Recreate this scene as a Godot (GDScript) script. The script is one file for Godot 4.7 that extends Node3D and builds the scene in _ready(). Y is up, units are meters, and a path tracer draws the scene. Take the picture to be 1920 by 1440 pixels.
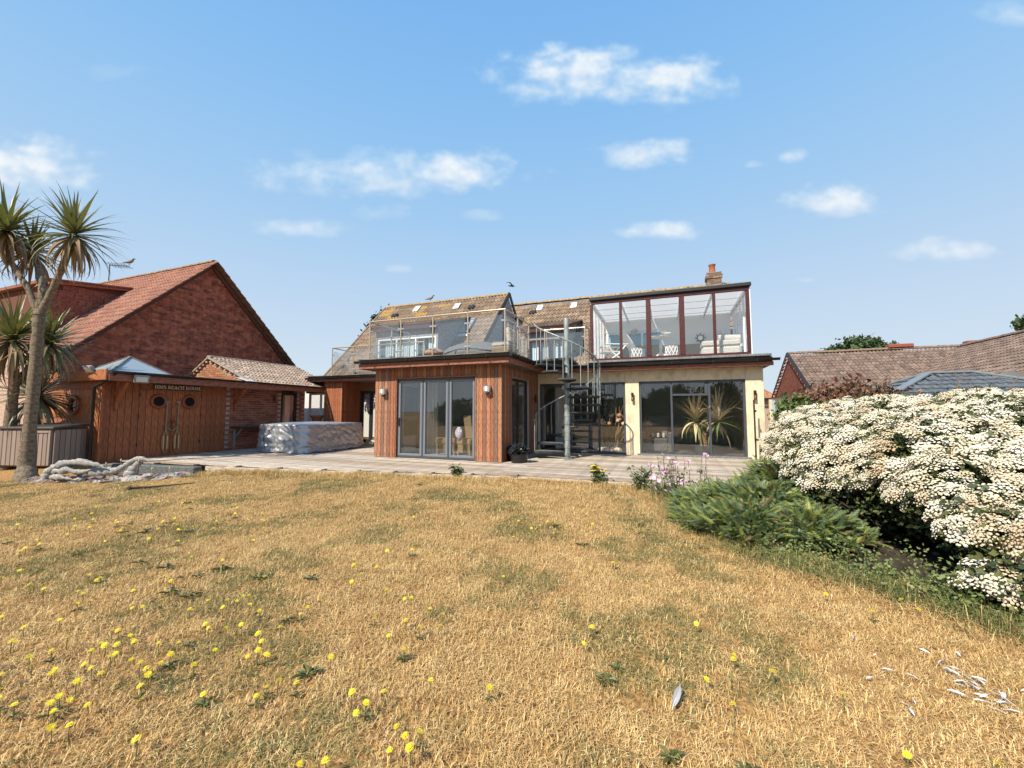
extends Node3D
# A back garden with a parched lawn, a timber clad house extension, a spiral stair and a beach-hut outbuilding.
var rng := RandomNumberGenerator.new()
var M := {}
var cache := {}
var used := {}
const EYE := Vector3(0, 1.45, 0)
const DK := 0.25
const UP := Vector3.UP

func _ready():
	rng.seed = 20240713
	set_camera_and_light()
	make_materials()
	build_ground()
	build_bed()
	build_deck()
	build_house()
	build_house_roofs()
	build_conservatory()
	build_balustrades()
	build_outbuildings()
	build_neighbour_left()
	build_neighbour_right()
	build_boundary_behind()
	build_stair()
	build_interiors()
	build_patio_things()
	build_palms()
	build_shrubs()
	build_lawn_details()

# ---------- colours, textures, materials ----------
func L(r, g, b) -> Color:
	return Color(r, g, b).linear_to_srgb()

func ntex(key: String, sd: int, freq: float, octaves: int, stops: Array, sz := 256, kind := 0) -> ImageTexture:
	if cache.has(key): return cache[key]
	var n := FastNoiseLite.new()
	n.seed = sd; n.frequency = freq; n.fractal_octaves = octaves
	n.noise_type = FastNoiseLite.TYPE_CELLULAR if kind == 1 else FastNoiseLite.TYPE_SIMPLEX_SMOOTH
	var src := n.get_seamless_image(sz, sz)
	src.convert(Image.FORMAT_L8)
	var d := src.get_data()
	var lut := PackedByteArray()
	lut.resize(256 * 3)
	var g := Gradient.new()
	var offs := PackedFloat32Array(); var cols := PackedColorArray()
	for s in stops:
		offs.append(s[0]); cols.append(s[1])
	g.offsets = offs; g.colors = cols
	for i in 256:
		var c := g.sample(i / 255.0)
		lut[i * 3] = int(clampf(c.r, 0, 1) * 255); lut[i * 3 + 1] = int(clampf(c.g, 0, 1) * 255); lut[i * 3 + 2] = int(clampf(c.b, 0, 1) * 255)
	var o := PackedByteArray()
	o.resize(sz * sz * 3)
	for i in sz * sz:
		var k := d[i] * 3
		o[i * 3] = lut[k]; o[i * 3 + 1] = lut[k + 1]; o[i * 3 + 2] = lut[k + 2]
	var t := ImageTexture.create_from_image(Image.create_from_data(sz, sz, false, Image.FORMAT_RGB8, o))
	cache[key] = t
	return t

func grey(a: float) -> Color:
	return Color(a, a, a)

# plain material; tx: colour texture laid world-triplanar at scale sc; bump: height texture, in centimetres
func mat(col: Color, rough := 0.7, tx: Texture2D = null, sc := Vector3.ONE, bump: Texture2D = null, bs := 0.0, metal := 0.0) -> StandardMaterial3D:
	var m := StandardMaterial3D.new()
	m.albedo_color = col; m.roughness = rough; m.metallic = metal
	if tx:
		m.albedo_texture = tx
	if bump:
		m.heightmap_enabled = true; m.heightmap_texture = bump; m.heightmap_scale = bs
	if tx or bump:
		m.uv1_triplanar = true; m.uv1_world_triplanar = true; m.uv1_scale = sc; m.uv1_triplanar_sharpness = 4.0
	return m

func glass(alpha: float, tint: Color) -> StandardMaterial3D:
	var m := StandardMaterial3D.new()
	m.transparency = BaseMaterial3D.TRANSPARENCY_ALPHA
	m.albedo_color = Color(tint.r, tint.g, tint.b, alpha); m.roughness = 0.0; m.metallic_specular = 0.6
	return m

func leafmat(col: Color, back: Color, rough := 0.55) -> StandardMaterial3D:
	var m := StandardMaterial3D.new()
	m.albedo_color = col; m.roughness = rough; m.vertex_color_use_as_albedo = true
	m.backlight_enabled = true; m.backlight = back; m.cull_mode = BaseMaterial3D.CULL_DISABLED
	return m

# ---------- mesh building ----------
func st() -> SurfaceTool:
	var s := SurfaceTool.new()
	s.begin(Mesh.PRIMITIVE_TRIANGLES)
	s.set_smooth_group(-1)
	return s

func done(s: SurfaceTool) -> ArrayMesh:
	s.generate_normals()
	return s.commit()

func tri(s: SurfaceTool, a: Vector3, b: Vector3, c: Vector3):
	s.add_vertex(a); s.add_vertex(b); s.add_vertex(c)

func otri(s: SurfaceTool, a: Vector3, b: Vector3, c: Vector3, o: Vector3):
	if (c - a).cross(b - a).dot((a + b + c) / 3.0 - o) < 0: tri(s, a, c, b)
	else: tri(s, a, b, c)

func oquad(s: SurfaceTool, a: Vector3, b: Vector3, c: Vector3, d: Vector3, o: Vector3):
	otri(s, a, b, c, o); otri(s, a, c, d, o)

func add_box(s: SurfaceTool, xf: Transform3D, size: Vector3, b := 0.0):
	var h := size * 0.5
	b = minf(b, minf(h.x, minf(h.y, h.z)) * 0.45)
	var o := xf.origin
	var ax := [[0, 1, 2], [1, 2, 0], [2, 0, 1]]
	var P := func(a: int, sa: float, u: int, su: float, v: int, sv: float) -> Vector3:
		var p := Vector3.ZERO
		p[a] = sa * h[a]; p[u] = su * (h[u] - b); p[v] = sv * (h[v] - b)
		return xf * p
	for t in ax:
		for sa in [-1.0, 1.0]:
			oquad(s, P.call(t[0], sa, t[1], -1.0, t[2], -1.0), P.call(t[0], sa, t[1], 1.0, t[2], -1.0), P.call(t[0], sa, t[1], 1.0, t[2], 1.0), P.call(t[0], sa, t[1], -1.0, t[2], 1.0), o)
	if b > 0.0:
		for t in ax:
			for sa in [-1.0, 1.0]:
				for sb in [-1.0, 1.0]:
					oquad(s, P.call(t[0], sa, t[1], sb, t[2], -1.0), P.call(t[0], sa, t[1], sb, t[2], 1.0), P.call(t[1], sb, t[0], sa, t[2], 1.0), P.call(t[1], sb, t[0], sa, t[2], -1.0), o)
		for x in [-1.0, 1.0]:
			for y in [-1.0, 1.0]:
				for z in [-1.0, 1.0]:
					otri(s, P.call(0, x, 1, y, 2, z), P.call(1, y, 0, x, 2, z), P.call(2, z, 0, x, 1, y), o)

func cbox(size: Vector3, b := 0.0) -> ArrayMesh:
	var key := "b%.3f_%.3f_%.3f_%.4f" % [size.x, size.y, size.z, b]
	if not cache.has(key):
		var s := st()
		add_box(s, Transform3D(), size, b)
		cache[key] = done(s)
	return cache[key]

func prism_mesh(poly: PackedVector2Array, d: float) -> ArrayMesh:
	var s := st()
	var idx := Geometry2D.triangulate_polygon(poly)
	for i in range(0, idx.size(), 3):
		var a := poly[idx[i]]; var b := poly[idx[i + 1]]; var c := poly[idx[i + 2]]
		otri(s, Vector3(a.x, a.y, 0), Vector3(b.x, b.y, 0), Vector3(c.x, c.y, 0), Vector3(a.x, a.y, 1))
		otri(s, Vector3(a.x, a.y, d), Vector3(b.x, b.y, d), Vector3(c.x, c.y, d), Vector3(a.x, a.y, d - 1))
	var cw := Geometry2D.is_polygon_clockwise(poly)
	for i in poly.size():
		var a := poly[i]; var b := poly[(i + 1) % poly.size()]
		var nn := Vector2(b.y - a.y, a.x - b.x) * (1.0 if cw else -1.0)
		var inside := (a + b) * 0.5 + nn.normalized() * 0.001
		var o := Vector3(inside.x, inside.y, d * 0.5)
		oquad(s, Vector3(a.x, a.y, 0), Vector3(b.x, b.y, 0), Vector3(b.x, b.y, d), Vector3(a.x, a.y, d), o)
	return done(s)

# tube along points with a radius for each point
func add_tube(s: SurfaceTool, pts: Array, rad: Array, sides := 8, cap := true):
	s.set_smooth_group(0)
	var rings := []
	var up := Vector3(0.03, 1, 0.02).normalized()
	var prev := Vector3.ZERO
	for i in pts.size():
		var t: Vector3 = (pts[mini(i + 1, pts.size() - 1)] - pts[maxi(i - 1, 0)]).normalized()
		var x := prev
		if i == 0:
			x = up.cross(t)
			if x.length() < 0.1: x = Vector3.RIGHT.cross(t)
		x = (x - t * x.dot(t)).normalized()
		prev = x
		var y := t.cross(x)
		var ring := []
		for k in sides:
			var a := TAU * k / sides
			ring.append(pts[i] + (x * cos(a) + y * sin(a)) * rad[i])
		rings.append(ring)
	for i in rings.size() - 1:
		for k in sides:
			var k2 := (k + 1) % sides
			tri(s, rings[i][k], rings[i + 1][k2], rings[i][k2]); tri(s, rings[i][k], rings[i + 1][k], rings[i + 1][k2])
	s.set_smooth_group(-1)
	if cap:
		for e in [0, rings.size() - 1]:
			var o: Vector3 = pts[1] if e == 0 else pts[e - 1]
			for k in range(1, sides - 1): otri(s, rings[e][0], rings[e][k], rings[e][k + 1], o)

func tube_mesh(pts: Array, rad: Array, sides := 8) -> ArrayMesh:
	var s := st()
	add_tube(s, pts, rad, sides)
	return done(s)

# an uneven limb: the path is divided and each ring swells and shifts a little
func rough_tube(p: Node, called: String, pts: Array, rad: Array, m: Material, sides := 10, amp := 0.18, steps := 6) -> MeshInstance3D:
	var q := []; var r := []
	for i in pts.size() - 1:
		for k in steps:
			var t := float(k) / steps
			var a: Vector3 = pts[maxi(i - 1, 0)]; var b: Vector3 = pts[i]; var c: Vector3 = pts[i + 1]; var d: Vector3 = pts[mini(i + 2, pts.size() - 1)]
			var rr := lerpf(rad[i], rad[i + 1], t)
			q.append(b.cubic_interpolate(c, a, d, t) + Vector3(rng.randf_range(-1, 1), rng.randf_range(-1, 1), rng.randf_range(-1, 1)) * rr * amp * 0.5)
			r.append(rr * (1.0 + rng.randf_range(-amp, amp)))
	q.append(pts[-1]); r.append(rad[-1])
	return tube(p, called, q, r, m, sides)

# lathe about y: profile of Vector2(radius, y)
func lathe(profile: Array, sides := 20) -> ArrayMesh:
	var s := st()
	for i in profile.size() - 1:
		s.set_smooth_group(i if absf((profile[i + 1] - profile[i]).normalized().y) < 0.3 else 100)
		for k in sides:
			var a := TAU * k / sides; var b := TAU * (k + 1) / sides
			var p: Vector2 = profile[i]; var q: Vector2 = profile[i + 1]
			var p0 := Vector3(cos(a) * p.x, p.y, sin(a) * p.x); var p1 := Vector3(cos(b) * p.x, p.y, sin(b) * p.x)
			var q0 := Vector3(cos(a) * q.x, q.y, sin(a) * q.x); var q1 := Vector3(cos(b) * q.x, q.y, sin(b) * q.x)
			if p.x > 0.0001: tri(s, p0, p1, q1)
			if q.x > 0.0001: tri(s, p0, q1, q0)
	return done(s)

# noisy blob: ellipsoid with radius noise
func blob(r: Vector3, amp: float, freq: float, sd: int, lat := 10, lon := 16, flat_shade := false) -> ArrayMesh:
	var n := FastNoiseLite.new()
	n.seed = sd; n.frequency = freq; n.fractal_octaves = 3
	var s := st()
	s.set_smooth_group(-1 if flat_shade else 0)
	var P := func(i: int, j: int) -> Vector3:
		var th := PI * i / lat; var ph := TAU * (j % lon) / lon
		var d := Vector3(sin(th) * cos(ph), cos(th), sin(th) * sin(ph))
		return d * r * (1.0 + amp * n.get_noise_3dv(d * 10.0))
	for i in lat:
		for j in lon:
			var a: Vector3 = P.call(i, j); var b: Vector3 = P.call(i, j + 1); var c: Vector3 = P.call(i + 1, j + 1); var d: Vector3 = P.call(i + 1, j)
			if i > 0: otri(s, a, b, c, Vector3.ZERO)
			if i < lat - 1: otri(s, a, c, d, Vector3.ZERO)
	return done(s)

# ---------- nodes ----------
func numbered(called: String) -> String:
	used[called] = used.get(called, -1) + 1
	return called if used[called] == 0 else "%s_%03d" % [called, used[called]]

func wp(p: Node) -> Vector3:
	return Vector3.ZERO if p == self else p.global_position

func tag(o: Node, label: String, category: String, group := "", kind := ""):
	o.set_meta("label", label); o.set_meta("category", category)
	if group: o.set_meta("group", group)
	if kind: o.set_meta("kind", kind)
	return o

func thing(called: String, label: String, category: String, at := Vector3.ZERO, group := "") -> Node3D:
	var o := Node3D.new()
	o.name = numbered(called)
	add_child(o)
	o.position = at
	tag(o, label, category, group)
	return o

func part(p: Node, called: String, at := Vector3.ZERO) -> Node3D:
	var o := Node3D.new()
	o.name = called
	p.add_child(o, true)
	o.position = at - wp(p)
	return o

# local transform xf (already relative to parent)
func put(p: Node, called: String, mesh: Mesh, m: Material, xf := Transform3D()) -> MeshInstance3D:
	var o := MeshInstance3D.new()
	o.name = numbered(called) if p == self else called
	o.mesh = mesh; o.material_override = m; o.transform = xf
	p.add_child(o, true)
	return o

# world coordinates from here on
func wput(p: Node, called: String, mesh: Mesh, m: Material, at: Vector3, bs := Basis()) -> MeshInstance3D:
	return put(p, called, mesh, m, Transform3D(bs, at - wp(p)))

func box(p: Node, called: String, a: Vector3, b: Vector3, m: Material, bev := 0.004) -> MeshInstance3D:
	return put(p, called, cbox((b - a).abs(), bev), m, Transform3D(Basis(), (a + b) * 0.5 - wp(p)))

func dirbasis(z: Vector3) -> Basis:
	var zz := z.normalized()
	var x := UP.cross(zz)
	if x.length() < 0.05: x = Vector3.RIGHT.cross(zz).cross(zz) if absf(zz.x) > 0.9 else Vector3.RIGHT
	x = (x - zz * x.dot(zz)).normalized()
	return Basis(x, zz.cross(x), zz)

func bar(p: Node, called: String, a: Vector3, b: Vector3, w: float, h: float, m: Material, bev := 0.003) -> MeshInstance3D:
	return put(p, called, cbox(Vector3(w, h, snappedf((b - a).length(), 0.001)), bev), m, Transform3D(dirbasis(b - a), (a + b) * 0.5 - wp(p)))

func rod(p: Node, called: String, a: Vector3, b: Vector3, r: float, m: Material, sides := 10) -> MeshInstance3D:
	var len := snappedf((b - a).length(), 0.001)
	var key := "r%.4f_%.3f_%d" % [r, len, sides]
	if not cache.has(key):
		cache[key] = tube_mesh([Vector3(0, 0, -len / 2), Vector3(0, 0, len / 2)], [r, r], sides)
	return put(p, called, cache[key], m, Transform3D(dirbasis(b - a), (a + b) * 0.5 - wp(p)))

func tube(p: Node, called: String, pts: Array, rad: Array, m: Material, sides := 8) -> MeshInstance3D:
	var o: Vector3 = pts[0]
	var loc := []
	for q in pts: loc.append(q - o)
	return wput(p, called, tube_mesh(loc, rad, sides), m, o)

func multi(p: Node, called: String, mesh: Mesh, m: Material, xfs: Array, cols: Array) -> MultiMeshInstance3D:
	var mm := MultiMesh.new()
	mm.transform_format = MultiMesh.TRANSFORM_3D
	mm.use_colors = true
	mm.mesh = mesh
	mm.instance_count = xfs.size()
	var buf := PackedFloat32Array()
	buf.resize(xfs.size() * 16)
	var k := 0
	for i in xfs.size():
		var t: Transform3D = xfs[i]
		var c: Color = cols[i]
		buf[k] = t.basis.x.x; buf[k + 1] = t.basis.y.x; buf[k + 2] = t.basis.z.x; buf[k + 3] = t.origin.x
		buf[k + 4] = t.basis.x.y; buf[k + 5] = t.basis.y.y; buf[k + 6] = t.basis.z.y; buf[k + 7] = t.origin.y
		buf[k + 8] = t.basis.x.z; buf[k + 9] = t.basis.y.z; buf[k + 10] = t.basis.z.z; buf[k + 11] = t.origin.z
		buf[k + 12] = c.r; buf[k + 13] = c.g; buf[k + 14] = c.b; buf[k + 15] = 1.0
		k += 16
	mm.buffer = buf
	var o := MultiMeshInstance3D.new()
	o.name = numbered(called) if p == self else called
	o.multimesh = mm
	o.material_override = m
	p.add_child(o, true)
	return o

# alike pieces: the nearest 300 each a node of its own, the rest one MultiMesh part. xfs in world coordinates; pick[i] chooses the material
func pieces(p: Node, called: String, mesh: Mesh, tones: Array, base: StandardMaterial3D, xfs: Array, pick: Array, most := 300):
	var order := range(xfs.size())
	order.sort_custom(func(a, b): return xfs[a].origin.distance_squared_to(EYE) < xfs[b].origin.distance_squared_to(EYE))
	var key := "pm%d_%d" % [base.get_instance_id(), str(tones).hash()]
	if not cache.has(key):
		var ms := []
		for t in tones:
			var m: StandardMaterial3D = base.duplicate()
			m.albedo_color = t
			m.vertex_color_use_as_albedo = false
			ms.append(m)
		var mc: StandardMaterial3D = base.duplicate()
		mc.albedo_color = Color.WHITE; mc.vertex_color_use_as_albedo = true
		cache[key] = [ms, mc]
	var o := wp(p)
	var rx := []; var rc := []
	for i in order.size():
		var t: Transform3D = xfs[order[i]]
		t.origin -= o
		var k: int = pick[order[i]] % tones.size()
		if i < most: put(p, called, mesh, cache[key][0][k], t)
		else:
			rx.append(t); rc.append(tones[k].srgb_to_linear())
	if rx.size() > 0:
		var mmi := multi(p, called + "s_beyond", mesh, cache[key][1], rx, rc)
		mmi.set_meta("kind", "stuff")

# one interlocking roof tile with two rolls, its lower edge at z = 0, running up the slope along -z; y is the outward normal
func tile_mesh(w: float, l: float, roll: float, lip: float) -> ArrayMesh:
	var key := "tile%.3f_%.3f_%.3f" % [w, l, roll]
	if cache.has(key): return cache[key]
	var s := st()
	var prof := []
	var n := 10
	for i in n + 1:
		var u := float(i) / n
		var ph := fmod(u * 2.0, 1.0) if i < n else 1.0
		prof.append(Vector2((u - 0.5) * w, roll * pow(maxf(0.0, sin(PI * clampf(ph * 1.7 - 0.35, 0.0, 1.0))), 0.8)))
	for i in n:
		var a: Vector2 = prof[i]; var b: Vector2 = prof[i + 1]
		s.set_smooth_group(0)
		var f0 := Vector3(a.x, a.y + lip, 0); var f1 := Vector3(b.x, b.y + lip, 0)
		var k0 := Vector3(a.x, a.y + 0.002, -l); var k1 := Vector3(b.x, b.y + 0.002, -l)
		tri(s, f0, k1, f1); tri(s, f0, k0, k1)
		s.set_smooth_group(-1)
		var d0 := Vector3(a.x, -0.005, 0); var d1 := Vector3(b.x, -0.005, 0)
		tri(s, d0, f0, f1); tri(s, d0, f1, d1)
	for e in [0, n]:
		var a: Vector2 = prof[e]
		var sx := -1.0 if e == 0 else 1.0
		oquad(s, Vector3(a.x, a.y + lip, 0), Vector3(a.x, a.y, -l), Vector3(a.x, -0.005, -l), Vector3(a.x, -0.005, 0), Vector3(a.x - sx, 0, -l / 2))
	cache[key] = done(s)
	return cache[key]

# tiles a slope. o: lower-left corner; u: along the eave; v: up the slope (unit); nu, nv counts; keep(Vector2 of metres along u and v) tells where tiles lie
func tile_slope(p: Node, o: Vector3, u: Vector3, v: Vector3, wide: float, long: float, tw: float, ex: float, tones: Array, base: StandardMaterial3D, keep: Callable, tone: Callable, roll := 0.055, most := 300):
	var nrm := (u.cross(v)).normalized()
	if nrm.y < 0: nrm = -nrm
	var mesh := tile_mesh(tw * 0.965, ex * 1.15, roll, 0.036)
	var xfs := []; var pick := []
	for j in int(floor(long / ex + 0.15)):
		for i in int(ceil(wide / tw)):
			var c := Vector2((i + 0.5) * tw, (j + 0.5) * ex)
			if not keep.call(c): continue
			var bs := Basis(u, nrm, -v)
			if bs.determinant() < 0: bs = Basis(-u, nrm, -v)
			bs = bs.rotated(nrm, rng.randf_range(-0.006, 0.006)).rotated(u, rng.randf_range(-0.006, 0.006))
			xfs.append(Transform3D(bs, o + u * c.x + v * (j * ex) + nrm * (0.005 + rng.randf_range(0, 0.004))))
			pick.append(tone.call(c))
	pieces(p, "roof_tile", mesh, tones, base, xfs, pick, most)

# half-round ridge tiles from a to b
func ridge_tiles(p: Node, a: Vector3, b: Vector3, r: float, m: Material, called := "ridge_tile"):
	var n := int(maxf(1, round((b - a).length() / 0.42)))
	var len := (b - a).length() / n
	var key := "ridge%.3f_%.3f" % [len, r]
	if not cache.has(key):
		var s := st()
		var k := 8
		for i in k:
			var t0 := PI * i / k; var t1 := PI * (i + 1) / k
			s.set_smooth_group(0)
			var f0 := Vector3(cos(t0) * r, sin(t0) * r * 0.75, -len * 0.5); var f1 := Vector3(cos(t1) * r, sin(t1) * r * 0.75, -len * 0.5)
			var k0 := Vector3(cos(t0) * r * 0.93, sin(t0) * r * 0.69, len * 0.5); var k1 := Vector3(cos(t1) * r * 0.93, sin(t1) * r * 0.69, len * 0.5)
			oquad(s, f0, f1, k1, k0, Vector3(0, -1, 0))
			s.set_smooth_group(-1)
			otri(s, f0, f1, Vector3(0, 0, -len * 0.5), Vector3.ZERO); otri(s, k0, k1, Vector3(0, 0, len * 0.5), Vector3.ZERO)
		cache[key] = done(s)
	for i in n:
		var c := a.lerp(b, (i + 0.5) / n)
		wput(p, called, cache[key], m, c + Vector3(0, rng.randf_range(-0.006, 0.006), 0), dirbasis(b - a))

# courses of bricks on a wall. o: lower corner; u along; n outward normal; keep(Vector2) says where
func bricks(p: Node, o: Vector3, u: Vector3, n: Vector3, wide: float, high: float, bw: float, bh: float, tones: Array, base: StandardMaterial3D, keep: Callable, most := 300):
	var gap := bh * 0.13
	var mesh := cbox(Vector3(bw - gap, bh - gap, 0.03), 0.0)
	var xfs := []; var pick := []
	var bs := Basis(u, UP, u.cross(UP))
	for j in int(high / bh):
		for i in range(-1, int(wide / bw) + 1):
			var c := Vector2((i + 0.5 + (0.5 if j % 2 else 0.0)) * bw, (j + 0.5) * bh)
			if c.x - bw * 0.5 < -0.001 or c.x + bw * 0.5 > wide + 0.001 or not keep.call(c): continue
			xfs.append(Transform3D(bs, o + u * c.x + UP * c.y + n * rng.randf_range(-0.012, -0.006)))
			pick.append(rng.randi())
	pieces(p, "brick", mesh, tones, base, xfs, pick, most)

# half-round gutter under an eave from a to b with brackets
func gutter(p: Node, a: Vector3, b: Vector3, r: float, m: Material):
	var len := (b - a).length()
	var s := st()
	var k := 8
	s.set_smooth_group(0)
	for i in k:
		var t0 := PI + PI * i / k; var t1 := PI + PI * (i + 1) / k
		oquad(s, Vector3(cos(t0) * r, sin(t0) * r, -len / 2), Vector3(cos(t1) * r, sin(t1) * r, -len / 2), Vector3(cos(t1) * r, sin(t1) * r, len / 2), Vector3(cos(t0) * r, sin(t0) * r, len / 2), Vector3(0, 1, 0))
	s.set_smooth_group(-1)
	for e in [-len / 2, len / 2]:
		for i in k:
			var t0 := PI + PI * i / k; var t1 := PI + PI * (i + 1) / k
			otri(s, Vector3(cos(t0) * r, sin(t0) * r, e), Vector3(cos(t1) * r, sin(t1) * r, e), Vector3(0, 0, e), Vector3.ZERO)
	var g := wput(p, "gutter", done(s), m, (a + b) * 0.5, dirbasis(b - a))
	var n := int(len / 0.9)
	for i in n:
		var c := a.lerp(b, (i + 0.5) / n)
		wput(p, "gutter_bracket", cbox(Vector3(r * 2.16, r * 1.1, 0.03), 0.004), m, c + Vector3(0, -r * 0.52, 0), dirbasis(b - a))
	return g

# ---------- camera, sky, sun ----------
func view_dir(px: float, py: float) -> Vector3:
	var b := Basis(UP, deg_to_rad(20.9)) * Basis(Vector3.RIGHT, deg_to_rad(3.95))
	return (b * Vector3((px - 960.0) / 760.0, -(py - 720.0) / 760.0, -1.0)).normalized()

func set_camera_and_light():
	var cam := Camera3D.new()
	cam.name = "camera"
	cam.fov = 86.9
	cam.near = 0.05
	cam.far = 3000.0
	add_child(cam)
	cam.position = EYE
	cam.basis = Basis(UP, deg_to_rad(20.9)) * Basis(Vector3.RIGHT, deg_to_rad(3.95))
	cam.current = true
	var sun := DirectionalLight3D.new()
	sun.name = "sun"
	sun.light_energy = 1.55
	sun.light_color = Color(1.0, 0.955, 0.88)
	sun.light_angular_distance = 0.55
	sun.shadow_enabled = true
	add_child(sun)
	sun.look_at_from_position(Vector3(0, 20, 0), Vector3(0, 20, 0) + Vector3(0.36, -1.0, -0.95))
	var env := Environment.new()
	env.background_mode = Environment.BG_SKY
	env.tonemap_mode = Environment.TONE_MAPPER_LINEAR
	env.tonemap_exposure = 1.48
	env.sdfgi_enabled = true; env.ssao_enabled = true; env.ssil_enabled = true
	var sky := Sky.new()
	var pm := PanoramaSkyMaterial.new()
	pm.panorama = sky_image()
	pm.energy_multiplier = 0.75
	sky.sky_material = pm
	env.sky = sky
	var we := WorldEnvironment.new()
	we.name = "environment"
	we.environment = env
	add_child(we)

# clear summer sky, paler towards the horizon, with small fair-weather clouds all round
func sky_image() -> ImageTexture:
	var W := 3072; var Hh := 1536
	var g := Gradient.new()
	g.offsets = PackedFloat32Array([0.0, 0.06, 0.16, 0.28, 0.42, 0.56, 1.0])
	g.colors = PackedColorArray([Color8(208, 220, 229), Color8(201, 217, 230), Color8(182, 206, 230), Color8(157, 195, 231), Color8(133, 183, 230), Color8(116, 171, 227), Color8(95, 150, 214)])
	var im := Image.create(W, Hh, false, Image.FORMAT_RGB8)
	var rows := []
	for y in Hh:
		var el := PI / 2 - PI * (y + 0.5) / Hh
		var c := g.sample(clampf(el / (PI / 2), 0, 1)) if el > 0 else Color8(150, 140, 120)
		rows.append(c)
		im.fill_rect(Rect2i(0, y, W, 1), c)
	var n := FastNoiseLite.new()
	n.seed = 5; n.frequency = 1.0; n.fractal_octaves = 5; n.fractal_gain = 0.48
	# clouds of the view: centre x, y, half width, half height in photo pixels, strength
	var seen := [[1130, 150, 235, 62, 1.0], [1060, 128, 90, 45, 0.8], [1290, 160, 95, 40, 0.8], [720, 330, 235, 48, 0.75], [850, 320, 115, 40, 0.85], [560, 430, 90, 20, 0.6], [720, 400, 60, 18, 0.4], [900, 405, 45, 12, 0.35], [1205, 290, 88, 34, 0.8], [1240, 283, 48, 30, 0.7], [1485, 293, 30, 15, 0.8], [1412, 309, 20, 8, 0.5], [1565, 380, 95, 32, 0.9], [1600, 370, 55, 28, 0.7], [1245, 434, 90, 20, 0.9], [1760, 470, 105, 23, 0.9], [50, 325, 120, 55, 1.0], [-30, 310, 110, 45, 1.0], [752, 505, 28, 10, 0.5], [1890, 28, 55, 24, 0.55], [210, 135, 70, 16, 0.18], [1510, 525, 20, 6, 0.4]]
	var list := []
	for c in seen:
		var d := view_dir(c[0], c[1])
		var dx := view_dir(c[0] + c[2] * 1.32, c[1]); var dy := view_dir(c[0], c[1] - c[3] * 1.55)
		list.append([d, d.angle_to(dx), d.angle_to(dy), c[4], deg_to_rad(-20.9)])
	var r := RandomNumberGenerator.new()
	r.seed = 77
	for i in 46:   # the same kind of clouds on the rest of the horizon
		var az := deg_to_rad(r.randf_range(75, 285)) - deg_to_rad(20.9)
		var el := deg_to_rad(r.randf_range(6, 46))
		list.append([Vector3(sin(az) * cos(el), sin(el), -cos(az) * cos(el)), r.randf_range(0.04, 0.22), r.randf_range(0.015, 0.05), r.randf_range(0.4, 1.0), az])
	for c in list:
		var d: Vector3 = c[0]
		var az := atan2(d.x, -d.z); var el := asin(d.y)
		var rw: float = c[1] * 1.5; var rh: float = c[2] * 1.7
		var x0 := int((az - rw / cos(el)) / TAU * W); var x1 := int((az + rw / cos(el)) / TAU * W)
		var y0 := maxi(0, int((PI / 2 - el - rh) / PI * Hh)); var y1 := mini(Hh / 2 - 1, int((PI / 2 - el + rh) / PI * Hh))
		# seen on a level plane of air facing the azimuth c[4], so that the undersides lie level
		var fwd := Vector3(sin(c[4]), 0, -cos(c[4])); var rt := Vector3(cos(c[4]), 0, sin(c[4]))
		var cx := d.dot(rt) / d.dot(fwd); var cy := d.y / d.dot(fwd)
		var k := 1.0 / d.dot(fwd)
		var hw: float = c[1] * k * sqrt(1.0 + cx * cx) * 0.9; var hh: float = c[2] * k * sqrt(1.0 + cy * cy) * 0.9
		for y in range(y0, y1 + 1):
			var e2 := PI / 2 - PI * (y + 0.5) / Hh
			for x in range(x0, x1 + 1):
				var a2 := TAU * (x + 0.5) / W
				var dir := Vector3(sin(a2) * cos(e2), sin(e2), -cos(a2) * cos(e2))
				var q := dir.dot(fwd)
				var gx := dir.dot(rt) / q; var gy := dir.y / q
				var u := (gx - cx) / hw; var v := (gy - cy) / hh
				var f := n.get_noise_2d(gx * 7.0 + c[4] * 30.0, gy * 12.0)
				var f2 := n.get_noise_2d(gx * 24.0 + 50.0 + c[4] * 30.0, gy * 34.0)
				var vv := v * (1.0 if v > 0 else 1.3)
				var dd := 0.85 - (u * u * 0.9 + vv * vv) + 0.62 * f + 0.14 * f2
				if dd <= 0.0: continue
				var t: float = smoothstep(0.0, 1.35, dd) * c[3]
				var top := clampf(0.55 + 0.5 * v + 0.35 * f2, 0, 1)
				var cc := Color(0.84, 0.88, 0.925).lerp(Color(0.97, 0.97, 0.965), top)
				var xx := posmod(x, W)
				im.set_pixel(xx, y, im.get_pixel(xx, y).lerp(cc, t * 0.92))
	return ImageTexture.create_from_image(im)

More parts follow.
